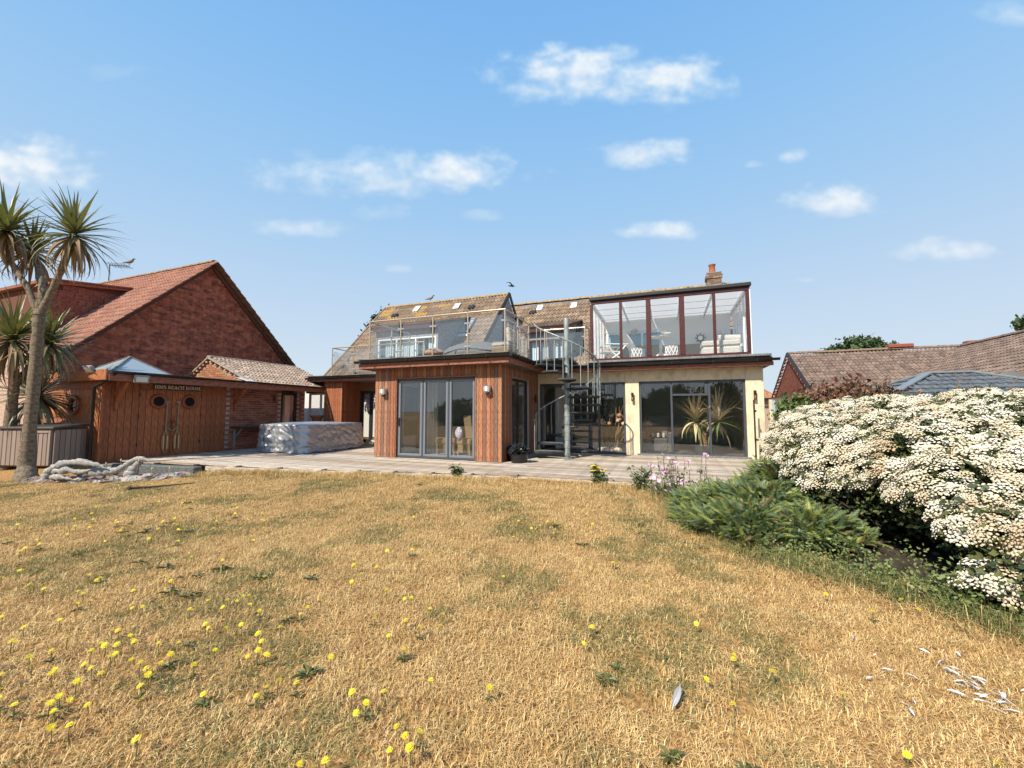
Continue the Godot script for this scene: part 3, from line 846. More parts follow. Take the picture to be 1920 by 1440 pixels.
# ---------- tiled main roofs with dormers ----------
func build_house_roofs():
	var tones := [L(0.28, 0.21, 0.155), L(0.24, 0.18, 0.135), L(0.33, 0.25, 0.185), L(0.215, 0.165, 0.13), L(0.42, 0.29, 0.14), L(0.46, 0.30, 0.11)]
	var ln := FastNoiseLite.new(); ln.seed = 3; ln.frequency = 0.25
	var sl := Vector3(0, 1, -1).normalized()
	# left roof: ridge z -15.7, y 6.4; slope to z -12.15
	var r1 := part(house, "left_roof", Vector3(-9.3, 2.85, -14.0))
	var P := PackedVector2Array([Vector2(12.1, 2.8), Vector2(15.7, 6.36), Vector2(19.2, 2.8)])
	# solid under the tiles, profile in (-z, y), along x
	wput(r1, "roof_body", prism_mesh(P, 6.1), M.roofunder, Vector3(-12.34, 0, 0), Basis(Vector3.FORWARD, UP, Vector3.RIGHT))
	# gable wall facing right, render
	var G := PackedVector2Array([Vector2(12.25, 2.82), Vector2(15.7, 6.26), Vector2(19.0, 2.82)])
	wput(r1, "gable_wall", prism_mesh(G, 0.1), M.greywall, Vector3(-6.24, 0, 0), Basis(Vector3.FORWARD, UP, Vector3.RIGHT))
	var long := 3.6 * sqrt(2.0)
	tile_slope(r1, Vector3(-12.4, 2.82, -12.12), Vector3.RIGHT, sl, 6.3, long, 0.30, 0.30, tones, M.tilebrown, func(c):
		# left out where the dormer stands
		return not (c.x > 2.4 and c.x < 4.9 and c.y < 3.35) and not (c.x > 4.75 and c.x < 5.35 and c.y > 2.15 and c.y < 3.25),
		func(c):
			var v: float = ln.get_noise_2d(c.x * 3.0, c.y * 3.0) + (c.y - 3.2) * 0.25 - (c.x - 3.0) * 0.06 + rng.randf_range(-0.25, 0.25)
			return 4 + rng.randi() % 2 if v > 0.62 else rng.randi() % 4)
	ridge_tiles(r1, Vector3(-12.42, 6.40, -15.72), Vector3(-6.1, 6.40, -15.72), 0.13, mat(tones[4], 0.95, cache.blot, Vector3(2, 2, 2)))
	for s in [[12.05, 2.78], [19.2, 2.85]]:
		bar(r1, "verge_board", Vector3(-6.11, 6.44, -15.7), Vector3(-6.11, s[1] + 0.04, -s[0]), 0.05, 0.16, M.blackwood)
	bar(r1, "verge", Vector3(-12.44, 6.42, -15.7), Vector3(-12.44, 2.85, -12.12), 0.07, 0.12, mat(tones[3], 0.95))
	# roof window
	var rw := part(house, "roof_window", Vector3(-7.3, 4.86, -14.2))
	var nb := Vector3(0, 1, 1).normalized()
	var bs := Basis(Vector3.RIGHT, sl, nb)
	var c0 := Vector3(-7.36, 4.78, -14.06) + nb * 0.05
	for a in [[-0.29, 0.0, 0.07, 1.0], [0.29, 0.0, 0.07, 1.0]]: wput(rw, "frame", cbox(Vector3(a[2], a[3], 0.09), 0.01), M.greywall, c0 + Vector3.RIGHT * a[0], bs)
	for y in [-0.46, 0.46]: wput(rw, "frame", cbox(Vector3(0.51, 0.08, 0.09), 0.01), M.greywall, c0 + sl * y, bs)
	wput(rw, "pane", cbox(Vector3(0.51, 0.84, 0.02)), mat(L(0.32, 0.42, 0.5), 0.05), c0, bs)
	wput(rw, "flashing", cbox(Vector3(0.8, 0.18, 0.02)), M.white, c0 - sl * 0.6 - nb * 0.02, bs)
	# pale vent tiles and dark vents
	for a in [[-10.45, 6.05], [-8.35, 5.95]]:
		wput(r1, "vent_tile", cbox(Vector3(0.26, 0.42, 0.05), 0.01), M.white, Vector3(a[0], a[1], -15.7 + (6.4 - a[1])) + nb * 0.07, bs)
	for a in [[-11.4, 5.75], [-7.55, 5.78]]:
		wput(r1, "vent_tile", cbox(Vector3(0.3, 0.22, 0.1), 0.02), M.blackwood, Vector3(a[0], a[1], -15.7 + (6.4 - a[1])) + nb * 0.08, bs)
	dormer(-10.1, -7.5, -12.25, 4.6, -15.7, tones, ln)
	# right roof: ridge z -17.5
	var r2 := part(house, "right_roof", Vector3(-2.0, 2.85, -16.0))
	var P2 := PackedVector2Array([Vector2(13.9, 2.84), Vector2(17.5, 6.36), Vector2(21.0, 2.84)])
	wput(r2, "roof_body", prism_mesh(P2, 9.3), M.roofunder, Vector3(-7.0, 0, 0), Basis(Vector3.FORWARD, UP, Vector3.RIGHT))
	tile_slope(r2, Vector3(-6.9, 2.86, -13.95), Vector3.RIGHT, sl, 9.3, 3.55 * sqrt(2.0), 0.30, 0.30, tones, M.tilebrown, func(c):
		return not (c.x > 2.2 and c.x < 3.6 and c.y < 3.3) and not (c.x > 4.9 and c.y < 2.2),
		func(c):
			var v: float = ln.get_noise_2d(c.x * 3.0 + 40.0, c.y * 3.0) + (c.y - 4.2) * 0.35 + (c.x - 5.0) * 0.05 + rng.randf_range(-0.25, 0.25)
			return 4 + rng.randi() % 2 if v > 0.62 else rng.randi() % 4)
	ridge_tiles(r2, Vector3(-6.9, 6.42, -17.52), Vector3(2.4, 6.42, -17.52), 0.13, mat(tones[4], 0.95, cache.blot, Vector3(2, 2, 2)))
	for a in [[-5.2, 6.05], [-3.65, 6.0]]:
		wput(r2, "vent_tile", cbox(Vector3(0.26, 0.4, 0.05), 0.01), M.white, Vector3(a[0], a[1], -17.5 + (6.4 - a[1])) + nb * 0.07, bs)
	wput(r2, "vent_tile", cbox(Vector3(0.3, 0.22, 0.1), 0.02), M.blackwood, Vector3(-5.45, 5.8, -17.5 + 0.6) + nb * 0.08, bs)
	dormer(-4.75, -3.3, -13.9, 4.5, -17.5, tones, ln)
	# chimney
	var ch := part(house, "chimney", Vector3(1.84, 6.2, -17.5))
	box(ch, "mortar_core", Vector3(1.60, 5.9, -17.72), Vector3(2.08, 6.86, -17.26), M.mortar_pale, 0)
	var ct := [mat(L(0.30, 0.20, 0.14), 0.95, cache.fine, Vector3(4, 4, 4)), mat(L(0.38, 0.28, 0.2), 0.95, cache.fine, Vector3(4, 4, 4)), mat(L(0.22, 0.15, 0.11), 0.95, cache.fine, Vector3(4, 4, 4))]
	for j in 13:
		var off := 0.12 if j % 2 else 0.0
		var grow := 0.035 if j == 11 or j == 10 else 0.0
		for k in 3:
			var xa := 1.585 - grow + k * 0.24 - off; var xb := minf(xa + 0.232, 2.095 + grow)
			xa = maxf(xa, 1.585 - grow)
			if xb - xa < 0.03: continue
			box(ch, "brick", Vector3(xa, 5.9 + j * 0.075, -17.3), Vector3(xb, 5.968 + j * 0.075, -17.245 + grow), ct[rng.randi() % 3], 0)
		box(ch, "brick", Vector3(1.58 - grow, 5.9 + j * 0.075, -17.74), Vector3(1.63, 5.968 + j * 0.075, -17.302), ct[rng.randi() % 3], 0)
	box(ch, "chimney_cap", Vector3(1.58, 6.862, -17.74), Vector3(2.1, 6.90, -17.24), M.mortar_pale, 0.02)
	wput(ch, "chimney_pot", lathe([Vector2(0.13, 0), Vector2(0.15, 0.04), Vector2(0.12, 0.08), Vector2(0.105, 0.3), Vector2(0.13, 0.33), Vector2(0.13, 0.37), Vector2(0.09, 0.37), Vector2(0.08, 0.1)], 16), M.terracotta, Vector3(1.8, 6.9, -17.5))

# pent-roofed dormer standing on the flat roof: x range, front z, eave height, ridge z of the roof it stands in
func dormer(x0: float, x1: float, z: float, eave: float, rz: float, tones: Array, ln: FastNoiseLite):
	var d := part(house, "dormer", Vector3((x0 + x1) / 2, 2.85, z))
	var pitch := 0.27
	var s := (6.4 - eave - pitch * (z - rz)) / (1.0 - pitch)   # the dormer roof meets the slope this far in front of the ridge
	var back := rz + s
	var yb := 6.4 - s
	# cheeks: triangles between roof slope and pent roof
	var front_s := z - rz
	var poly := PackedVector2Array([Vector2(-z, maxf(6.4 - front_s, 2.83)), Vector2(-back, yb), Vector2(-z, eave - 0.03)])
	for x in [x0, x1]:
		wput(d, "cheek", prism_mesh(poly, 0.08), M.greywall, Vector3(x - 0.04, 0, 0), Basis(Vector3.FORWARD, UP, Vector3.RIGHT))
	# pent roof body and tiles
	var v := Vector3(0, pitch, -1).normalized()
	var n := Vector3(0, 1, pitch).normalized()
	var len := Vector2(z + 0.18 - back, yb - eave + pitch * 0.18).length()
	var o := Vector3(x0 - 0.14, eave - pitch * 0.18 + 0.04, z + 0.18)
	wput(d, "roof_board", cbox(Vector3(x1 - x0 + 0.28, 0.06, len), 0.0), M.blackwood, o + Vector3((x1 - x0) / 2 + 0.14, 0, 0) + v * (len / 2) - n * 0.04, Basis(Vector3.RIGHT, n, -v))
	tile_slope(d, o, Vector3.RIGHT, v, x1 - x0 + 0.28, len + 0.1, 0.30, 0.28, [tones[1], tones[3], L(0.17, 0.11, 0.07), L(0.21, 0.12, 0.06)], M.tilered, func(c): return true, func(c): return rng.randi(), 0.03, 120)
	box(d, "barge_board", Vector3(x0 - 0.15, eave - 0.2, z + 0.15), Vector3(x1 + 0.15, eave - 0.07, z + 0.18), M.maroon)
	# glazed front with doors and a curtain
	box(d, "front_wall", Vector3(x0 + 0.05, eave - 0.45, z - 0.1), Vector3(x1 - 0.05, eave, z - 0.002), M.greywall, 0)
	var cw := (x1 - x0 - 0.1)
	glazing(house, "balcony_door", Vector3(x0 + 0.05, 2.86, z - 0.05), Vector3.RIGHT, cw, eave - 0.45 - 2.86, 0.06, 0.08, M.maroon if x0 > -6 else M.upvc, [cw * 0.33, cw * 0.66], M.glass)
	box(d, "inner_wall", Vector3(x0 + 0.1, 2.85, back), Vector3(x1 - 0.1, yb - 0.1, back + 0.08), M.whitewall, 0)
	var cm := mat(L(0.5, 0.64, 0.72), 0.9)
	var sx := x0 + 0.15
	while sx < x1 - 0.2:
		if rng.randf() < 0.75:
			wput(d, "curtain_fold", cbox(Vector3(0.085, 1.25, 0.05), 0.02), cm, Vector3(sx + 0.05, 3.5, z - 0.22 + rng.randf_range(-0.02, 0.02)))
		sx += 0.09

# ---------- upstairs conservatory on the flat roof ----------
func build_conservatory():
	var c := part(house, "conservatory", Vector3(0, 2.9, -12.9))
	var z := -11.9
	var y0 := 2.90; var y1 := 4.72
	box(c, "sill_rail", Vector3(-2.03, y0, z - 0.07), Vector3(2.07, y0 + 0.11, z + 0.0), M.maroon, 0.01)
	box(c, "head_rail", Vector3(-2.03, y1 - 0.09, z - 0.07), Vector3(2.07, y1, z + 0.0), M.maroon, 0.01)
	box(c, "eaves_gutter", Vector3(-2.08, y1 + 0.002, z - 0.12), Vector3(2.12, y1 + 0.10, z + 0.07), M.blackwood, 0.02)
	box(c, "gutter_trim", Vector3(-2.08, y1 + 0.102, z - 0.12), Vector3(2.12, y1 + 0.125, z + 0.02), M.lead, 0.005)
	for x in [-1.2, -0.3, 0.6, 1.5]:
		box(c, "ridge_cap", Vector3(x, y1 + 0.126, z - 0.10), Vector3(x + 0.07, y1 + 0.16, z - 0.02), M.blackwood, 0.01)
	var xs := [[-2.03, 0.085], [-1.19, 0.075], [-0.43, 0.125], [0.44, 0.135], [1.24, 0.075], [2.03, 0.085]]
	for k in xs.size():
		var w: float = xs[k][1]
		box(c, "post", Vector3(xs[k][0] - w / 2, y0 + 0.11, z - 0.075), Vector3(xs[k][0] + w / 2, y1 - 0.09, z + 0.006), M.maroon, 0.012)
	for k in xs.size() - 1:
		box(c, "pane", Vector3(xs[k][0] + xs[k][1] / 2, y0 + 0.112, z - 0.045), Vector3(xs[k + 1][0] - xs[k + 1][1] / 2, y1 - 0.092, z - 0.025), M.glass, 0)
	# side frames in white, glazed
	for sx in [-2.03, 2.03]:
		for zz in [-12.5, -13.1, -13.7, -14.3]:
			box(c, "side_post", Vector3(sx - 0.03, y0, zz - 0.035), Vector3(sx + 0.03, y1 - 0.09, zz + 0.035), M.upvc, 0.006)
		box(c, "side_rail", Vector3(sx - 0.03, y0, -14.4), Vector3(sx + 0.03, y0 + 0.09, -11.975), M.upvc, 0.006)
		box(c, "side_rail", Vector3(sx - 0.03, y1 - 0.089, -14.9), Vector3(sx + 0.03, y1, -11.975), M.upvc, 0.006)
		for k in 4:
			box(c, "side_pane", Vector3(sx - 0.01, y0 + 0.092, -12.465 - k * 0.6), Vector3(sx + 0.01, y1 - 0.092, -11.985 - k * 0.6 - (0.08 if k > 0 else 0.0)), M.glass, 0)
	box(c, "corner_trim", Vector3(2.076, y0, z - 0.05), Vector3(2.10, y1, z - 0.01), M.upvc, 0.008)
	# translucent roof panels with white rafters, almost flat
	var poly := mat(L(0.6, 0.61, 0.62), 0.5)
	poly.backlight_enabled = true; poly.backlight = Color(0.8, 0.8, 0.8)
	for k in 5:
		var x0 := -2.02 + k * 0.81
		wput(c, "roof_panel", sheet_mesh(0.79, 2.9), poly, Vector3(x0 + 0.405, 4.74, -13.38), Basis(Vector3.RIGHT, -0.015))
	for x in [-2.0, -1.2, -0.42, 0.42, 1.22, 2.0]:
		bar(c, "rafter", Vector3(x, 4.66, -11.99), Vector3(x, 4.66, -14.8), 0.05, 0.09, M.upvc)
	for zz in [-12.7, -13.5, -14.2]:
		rod(c, "blind_wire", Vector3(-2.0, 4.64, zz), Vector3(2.0, 4.64, zz), 0.006, M.greywall, 5)
	box(c, "floor", Vector3(-2.0, 2.835, -14.8), Vector3(2.0, 2.905, -11.97), mat(L(0.45, 0.45, 0.44), 0.6), 0)
	var wl := mat(L(0.66, 0.68, 0.70), 0.9)
	box(c, "back_wall", Vector3(-0.05, 2.9, -14.95), Vector3(2.0, 4.7, -14.82), wl, 0)
	box(c, "back_wall", Vector3(-2.0, 4.3, -14.95), Vector3(-0.05, 4.7, -14.82), wl, 0)
	var bw := glazing(house, "inner_window", Vector3(-2.0, 2.91, -14.88), Vector3.RIGHT, 1.95, 1.39, 0.08, 0.09, mat(L(0.55, 0.68, 0.76), 0.5), [0.62, 1.24], mat(L(0.22, 0.36, 0.46), 0.1))
	# ship's wheel clock
	var k := thing("wheel_clock", "small ship's wheel clock on the upstairs back wall", "clock", Vector3(1.1, 3.92, -14.8))
	put(k, "clock_face", lathe([Vector2(0, 0), Vector2(0.075, 0), Vector2(0.075, 0.03), Vector2(0, 0.03)], 16), mat(L(0.9, 0.9, 0.86), 0.3), Transform3D(Basis(Vector3.RIGHT, PI / 2), Vector3.ZERO))
	for i in 8:
		var a := TAU * i / 8
		put(k, "spoke", cbox(Vector3(0.02, 0.09, 0.02), 0.003), M.stairdark, Transform3D(Basis(Vector3.BACK, a), Vector3(-sin(a), cos(a), 0) * 0.125 + Vector3(0, 0, 0.015)))
	put(k, "rim", ring_mesh(0.1, 0.012, 20, 6), M.stairdark, Transform3D(Basis(), Vector3(0, 0, 0.02)))

func ring_mesh(R: float, r: float, n: int, sides: int) -> ArrayMesh:
	var pts := []; var rad := []
	for i in n + 1:
		var a := TAU * i / n
		pts.append(Vector3(cos(a) * R, sin(a) * R, 0)); rad.append(r)
	return tube_mesh(pts, rad, sides)

# ---------- glass balustrades ----------
func balustrade(label_part: String, pts: Array, y: float, h := 1.07):
	var b := part(house, label_part, pts[0])
	for i in pts.size():
		var p: Vector3 = pts[i]
		rod(b, "post", Vector3(p.x, y, p.z), Vector3(p.x, y + h, p.z), 0.021, M.steel, 10)
		wput(b, "post_foot", lathe([Vector2(0, 0), Vector2(0.05, 0), Vector2(0.045, 0.03), Vector2(0.02, 0.035)], 12), M.steel, Vector3(p.x, y - 0.001, p.z))
		if i + 1 < pts.size():
			var q: Vector3 = pts[i + 1]
			var d := (q - p); d.y = 0
			var len := d.length(); d = d.normalized()
			rod(b, "handrail", Vector3(p.x, y + h, p.z) - d * 0.015, Vector3(q.x, y + h, q.z) + d * 0.015, 0.022, M.steel, 10)
			if len > 0.35:
				var mid := (p + q) * 0.5
				wput(b, "pane", cbox(Vector3(snappedf(len - 0.13, 0.001), h - 0.24, 0.012)), M.railglass, Vector3(mid.x, y + 0.02 + h / 2 - 0.03, mid.z), Basis(d, UP, d.cross(UP)))
				for yy in [0.22, h - 0.27]:
					for e in [0.055, len - 0.055]:
						wput(b, "clamp", cbox(Vector3(0.075, 0.045, 0.04), 0.012), M.chrome, Vector3(p.x, y + yy, p.z) + d * e, Basis(d, UP, d.cross(UP)))

func build_balustrades():
	var f := 2.862
	balustrade("balcony_balustrade", [Vector3(-7.62, 0, -10.8), Vector3(-7.62, 0, -9.9), Vector3(-7.62, 0, -8.95), Vector3(-6.6, 0, -8.95), Vector3(-5.61, 0, -8.95), Vector3(-4.6, 0, -8.95), Vector3(-3.6, 0, -8.95), Vector3(-3.6, 0, -9.85), Vector3(-3.6, 0, -10.75)], f)
	balustrade("terrace_balustrade", [Vector3(-12.0, 0, -13.4), Vector3(-12.0, 0, -12.02), Vector3(-10.97, 0, -12.02), Vector3(-9.95, 0, -12.02), Vector3(-8.9, 0, -12.02), Vector3(-7.9, 0, -12.02)], 2.836)
	balustrade("landing_balustrade", [Vector3(-3.42, 0, -11.75), Vector3(-2.75, 0, -11.75), Vector3(-2.2, 0, -11.75), Vector3(-2.12, 0, -12.0)], f)

func sheet_mesh(w: float, l: float) -> ArrayMesh:
	var s := st()
	tri(s, Vector3(-w / 2, 0, -l / 2), Vector3(w / 2, 0, -l / 2), Vector3(w / 2, 0, l / 2)); tri(s, Vector3(-w / 2, 0, -l / 2), Vector3(w / 2, 0, l / 2), Vector3(-w / 2, 0, l / 2))
	return done(s)

# ---------- beach-hut outbuilding and brick annexe on the left ----------
func porthole(p: Node, c: Vector3, u: Vector3, r: float, rim: Material):
	var n := u.cross(UP)
	var bs := Basis(u, UP, n)
	wput(p, "porthole_rim", ring_mesh(r, r * 0.26, 24, 8), rim, c, bs)
	wput(p, "porthole_glass", lathe([Vector2(0, 0), Vector2(r * 0.95, 0), Vector2(r * 0.95, 0.012), Vector2(0, 0.012)], 20), mat(L(0.012, 0.012, 0.014), 0.05), c - n * 0.012, bs * Basis(Vector3.RIGHT, PI / 2))

func text_on(p: Node, called: String, words: String, c: Vector3, u: Vector3, height: float, m: Material, serif := true) -> MeshInstance3D:
	var tm := TextMesh.new()
	var sf := SystemFont.new()
	sf.font_names = PackedStringArray(["Droid Serif" if serif else "Droid Sans"])
	tm.font = sf
	tm.text = words
	tm.font_size = 64
	tm.pixel_size = height / 46.0
	tm.depth = 0.012
	var o := wput(p, called, tm, m, c, Basis(u, UP, u.cross(UP)))
	return o

func build_outbuildings():
	var X := -12.9
	# --- timber beach house
	var b := thing("beach_hut", "stained timber beach hut outbuilding with double doors and round portholes", "outbuilding", Vector3(-14.0, 0.2, -7.2))
	var U := Vector3.FORWARD
	var st_ms := tints(M.stain, [L(0.42, 0.125, 0.042), L(0.37, 0.108, 0.036), L(0.46, 0.14, 0.048)])
	box(b, "wall_core", Vector3(-16.3, 0.1, -8.68), Vector3(X - 0.03, 2.3, -5.72), M.roofunder, 0)
	# planks of the long side: fixed panels and two door leaves
	boards(b, Vector3(X - 0.03, 0, -5.72), U, Vector3.RIGHT, 5, 0.142, func(x): return [[0.2, 2.28]], st_ms)
	boards(b, Vector3(X - 0.03, 0, -7.96), U, Vector3.RIGHT, 5, 0.144, func(x): return [[0.2, 2.28]], st_ms)
	box(b, "door_head", Vector3(X - 0.03, 2.045, -7.955), Vector3(X - 0.006, 2.28, -6.435), st_ms[1])
	var dm := tints(M.stain, [L(0.50, 0.155, 0.05), L(0.44, 0.135, 0.044), L(0.54, 0.17, 0.055)])
	for k in 2:
		var d := part(b, "door", Vector3(X, 0.25, -6.44 - k * 0.76))
		boards(d, Vector3(X - 0.028, 0, -6.44 - k * 0.76), U, Vector3.RIGHT, 5, 0.15, func(x): return [[0.25, 2.04]], dm)
		porthole(d, Vector3(X + 0.01, 1.74, -6.87 - k * 0.76), U, 0.165, mat(L(0.22, 0.06, 0.022), 0.4))
		for y in [0.55, 1.3, 1.85]:
			box(d, "hinge", Vector3(X - 0.004, y, -6.44 - k * 1.51 - 0.012), Vector3(X + 0.014, y + 0.09, -6.44 - k * 1.51 + 0.012), M.black)
	box(b, "corner_post", Vector3(X - 0.06, 0.15, -5.722), Vector3(X + 0.02, 2.28, -5.66), st_ms[2])
	# paddles used as door handles
	for k in 2:
		var zc := -7.06 - k * 0.28
		var p := thing("paddle", "striped wooden canoe paddle fixed upright to the timber %s" % ["door by the corner post", "door by the brick wall"][k], "paddle", Vector3(X + 0.03, 0.35, zc))
		rod(p, "shaft", Vector3(X + 0.035, 0.9, zc), Vector3(X + 0.035, 1.72, zc), 0.016, M.pole_pale, 8)
		box(p, "grip", Vector3(X + 0.02, 1.70, zc - 0.05), Vector3(X + 0.05, 1.75, zc + 0.05), M.pole_pale, 0.012)
		var blade := PackedVector2Array()
		for i in 13:
			var t := float(i) / 12
			blade.append(Vector2(0.095 * pow(sin(PI * clampf(t * 0.93 + 0.05, 0, 1)), 0.6), 0.33 + t * 0.62))
		for i in 13:
			var q := blade[12 - i]
			blade.append(Vector2(-q.x, q.y))
		wput(p, "blade", prism_mesh(blade, 0.018), mat(L(0.30, 0.13, 0.045), 0.45), Vector3(X + 0.02, 0, zc), Basis(U, UP, Vector3.RIGHT))
		for s in [-0.045, 0.0, 0.045]:
			wput(p, "stripe", cbox(Vector3(0.02 if s == 0.0 else 0.016, 0.46 if s == 0.0 else 0.36, 0.006)), mat(L(0.62, 0.50, 0.28), 0.5) if s != 0.0 else mat(L(0.07, 0.03, 0.015), 0.5), Vector3(X + 0.041, 0.62, zc - s), Basis(U, UP, Vector3.RIGHT))
	# crossed rope and ring where the leaves meet
	var an := thing("door_ornament", "small metal anchor ornament hung between the two paddles", "ornament", Vector3(X + 0.04, 1.05, -7.2))
	bar(an, "arm", Vector3(X + 0.05, 1.03, -7.06), Vector3(X + 0.05, 0.93, -7.2), 0.015, 0.02, M.pole_pale); bar(an, "arm", Vector3(X + 0.05, 0.93, -7.2), Vector3(X + 0.05, 1.03, -7.34), 0.015, 0.02, M.pole_pale)
	rod(an, "shank", Vector3(X + 0.05, 0.9, -7.2), Vector3(X + 0.05, 1.2, -7.2), 0.01, M.black, 6)
	wput(an, "ring", ring_mesh(0.045, 0.01, 14, 6), M.bronze, Vector3(X + 0.05, 1.2, -7.2), Basis(U, UP, Vector3.RIGHT))
	var sg := thing("name_sign", "dark name board with white letters above the timber doors", "sign", Vector3(X, 2.13, -7.33))
	box(sg, "sign_board", Vector3(X + 0.001, 2.065, -7.93), Vector3(X + 0.02, 2.20, -6.72), mat(L(0.06, 0.022, 0.012), 0.6))
	text_on(sg, "lettering", "HMS BEACH HOUSE", Vector3(X + 0.026, 2.13, -7.33), U, 0.088, mat(L(0.75, 0.73, 0.68), 0.5))
	# gable-less end facing the garden, sunlit boards, porthole
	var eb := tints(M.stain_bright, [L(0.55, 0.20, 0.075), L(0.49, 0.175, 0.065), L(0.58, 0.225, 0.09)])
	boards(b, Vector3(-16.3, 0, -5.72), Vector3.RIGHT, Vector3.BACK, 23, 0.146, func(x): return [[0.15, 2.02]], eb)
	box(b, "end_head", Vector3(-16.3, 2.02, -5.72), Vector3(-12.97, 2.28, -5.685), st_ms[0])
	porthole(b, Vector3(-14.1, 1.62, -5.68), Vector3.RIGHT, 0.2, mat(L(0.28, 0.08, 0.03), 0.4))
	# flat roof with fascia and gutter
	box(b, "roof_slab", Vector3(-16.4, 2.28, -8.9), Vector3(-12.42, 2.42, -5.55), M.felt, 0.01)
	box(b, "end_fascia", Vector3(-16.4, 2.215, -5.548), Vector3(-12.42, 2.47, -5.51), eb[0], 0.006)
	box(b, "side_fascia", Vector3(-12.418, 2.2, -12.1), Vector3(-12.385, 2.36, -5.56), M.fascia, 0.004)
	box(b, "soffit", Vector3(-12.9, 2.262, -12.1), Vector3(-12.42, 2.279, -8.9), M.stain, 0)
	gutter(b, Vector3(-12.33, 2.435, -5.6), Vector3(-12.33, 2.40, -12.1), 0.055, M.black)
	for zz in [-5.95, -8.95]:
		bar(b, "brace", Vector3(X + 0.04, 1.72, zz), Vector3(-12.45, 2.2, zz), 0.07, 0.07, st_ms[2])
		box(b, "brace_post", Vector3(X, 1.5, zz - 0.035), Vector3(X + 0.07, 2.26, zz + 0.035), st_ms[2])
	tube(b, "downpipe", [Vector3(-12.36, 2.38, -5.66), Vector3(-12.6, 2.2, -5.6), Vector3(-12.98, 2.05, -5.56), Vector3(-12.98, 0.3, -5.56)], [0.036, 0.036, 0.036, 0.036], M.black, 10)
	# pyramid skylight
	var sk := thing("pyramid_skylight", "small glazed pyramid skylight on the flat hut roof", "skylight", Vector3(-14.3, 2.43, -6.9))
	var c := [Vector3(-15.0, 2.52, -6.15), Vector3(-13.6, 2.52, -6.15), Vector3(-13.6, 2.52, -7.55), Vector3(-15.0, 2.52, -7.55)]
	var ap := Vector3(-14.3, 3.02, -6.85)
	var gm := mat(L(0.30, 0.36, 0.40), 0.05)
	box(sk, "kerb", Vector3(-15.05, 2.421, -7.6), Vector3(-13.55, 2.52, -6.1), M.lead, 0.01)
	for i in 4:
		var s := st()
		otri(s, c[i] - wp(sk), c[(i + 1) % 4] - wp(sk), ap - wp(sk), Vector3(0, -1, 0))
		put(sk, "pane", done(s), gm)
		bar(sk, "hip_bar", c[i], ap, 0.05, 0.05, M.lead); bar(sk, "base_bar", c[i], c[(i + 1) % 4], 0.05, 0.05, M.lead)
	# floodlights
	floodlight(Vector3(-13.02, 2.48, -5.47), Vector3(0.1, -0.75, 1), "square floodlight on the hut's orange end fascia")
	floodlight(Vector3(-12.28, 2.27, -6.15), Vector3(1, -0.35, 0.25), "square floodlight under the hut gutter near the downpipe")
	# --- brick annexe
	var a := thing("brick_annexe", "low red brick annexe with pale clay tiled gable roof", "annexe", Vector3(-14.0, 0.2, -10.2))
	box(a, "wall_core", Vector3(-16.3, 0.1, -10.62), Vector3(X - 0.012, 2.27, -8.69), M.mortar, 0)
	box(a, "wall_core", Vector3(-16.3, 0.1, -11.64), Vector3(X - 0.012, 2.27, -11.3), M.mortar, 0)
	box(a, "wall_core", Vector3(-16.3, 0.1, -11.3), Vector3(X - 0.3, 2.27, -10.62), M.roofunder, 0)
	box(a, "wall_core", Vector3(X - 0.2, 0.1, -11.3), Vector3(X - 0.012, 0.3, -10.62), M.mortar, 0)
	var bt := [L(0.36, 0.125, 0.075), L(0.30, 0.10, 0.062), L(0.42, 0.155, 0.09), L(0.25, 0.09, 0.065), L(0.39, 0.17, 0.10)]
	bricks(a, Vector3(X, 0.25, -8.69), U, Vector3.RIGHT, 2.93, 2.0, 0.225, 0.075, bt, M.brickwarm, func(q): return not (q.x > 1.86 and q.x < 2.67))
	var win := glazing(a, "annexe_window", Vector3(X - 0.06, 0.3, -10.63), U, 0.66, 1.84, 0.08, 0.08, M.blackwood, [], M.doorglass)
	box(a, "net_curtain", Vector3(X - 0.28, 0.4, -11.2), Vector3(X - 0.25, 2.1, -11.0), M.cloth, 0)
	# gable roof, ridge along z
	var ry := 3.32; var rx := -14.75
	var gp := PackedVector2Array([Vector2(-16.2, 2.42), Vector2(rx, ry - 0.06), Vector2(-12.55, 2.36)])
	wput(a, "roof_body", prism_mesh(gp, 3.4), M.roofunder, Vector3(0, 0, -12.75))
	var gw := PackedVector2Array([Vector2(-16.0, 2.43), Vector2(rx, ry - 0.14), Vector2(-13.05, 2.43)])
	wput(a, "gable_core", prism_mesh(gw, 0.04), M.mortar_pale, Vector3(0, 0, -9.345))
	var gt := [L(0.46, 0.20, 0.10), L(0.40, 0.16, 0.08), L(0.50, 0.25, 0.13)]
	bricks(a, Vector3(-16.0, 2.43, -9.30), Vector3.RIGHT, Vector3.BACK, 2.95, 0.8, 0.225, 0.075, gt, M.brickfar, func(q):
		var x: float = -16.0 + q.x
		var top: float = 2.43 + (ry - 2.55) * (1.0 - absf(x - rx) / (rx + 16.0 if x < rx else -13.05 - rx))
		return 2.43 + q.y < top - 0.06, 80)
	for s in [[-16.2, 2.42], [-12.52, 2.36]]:
		bar(a, "verge_tile", Vector3(s[0], s[1] + 0.02, -9.27), Vector3(rx, ry + 0.0, -9.27), 0.12, 0.05, mat(L(0.42, 0.34, 0.28), 0.95, cache.blot, Vector3(3, 3, 3)))
		for i in 9:
			var q: Vector3 = Vector3(s[0], s[1] - 0.06, -9.26).lerp(Vector3(rx, ry - 0.1, -9.26), (i + 0.5) / 9)
			wput(a, "dentil_brick", cbox(Vector3(0.08, 0.06, 0.06), 0.004), mat(gt[i % 3], 0.95), q)
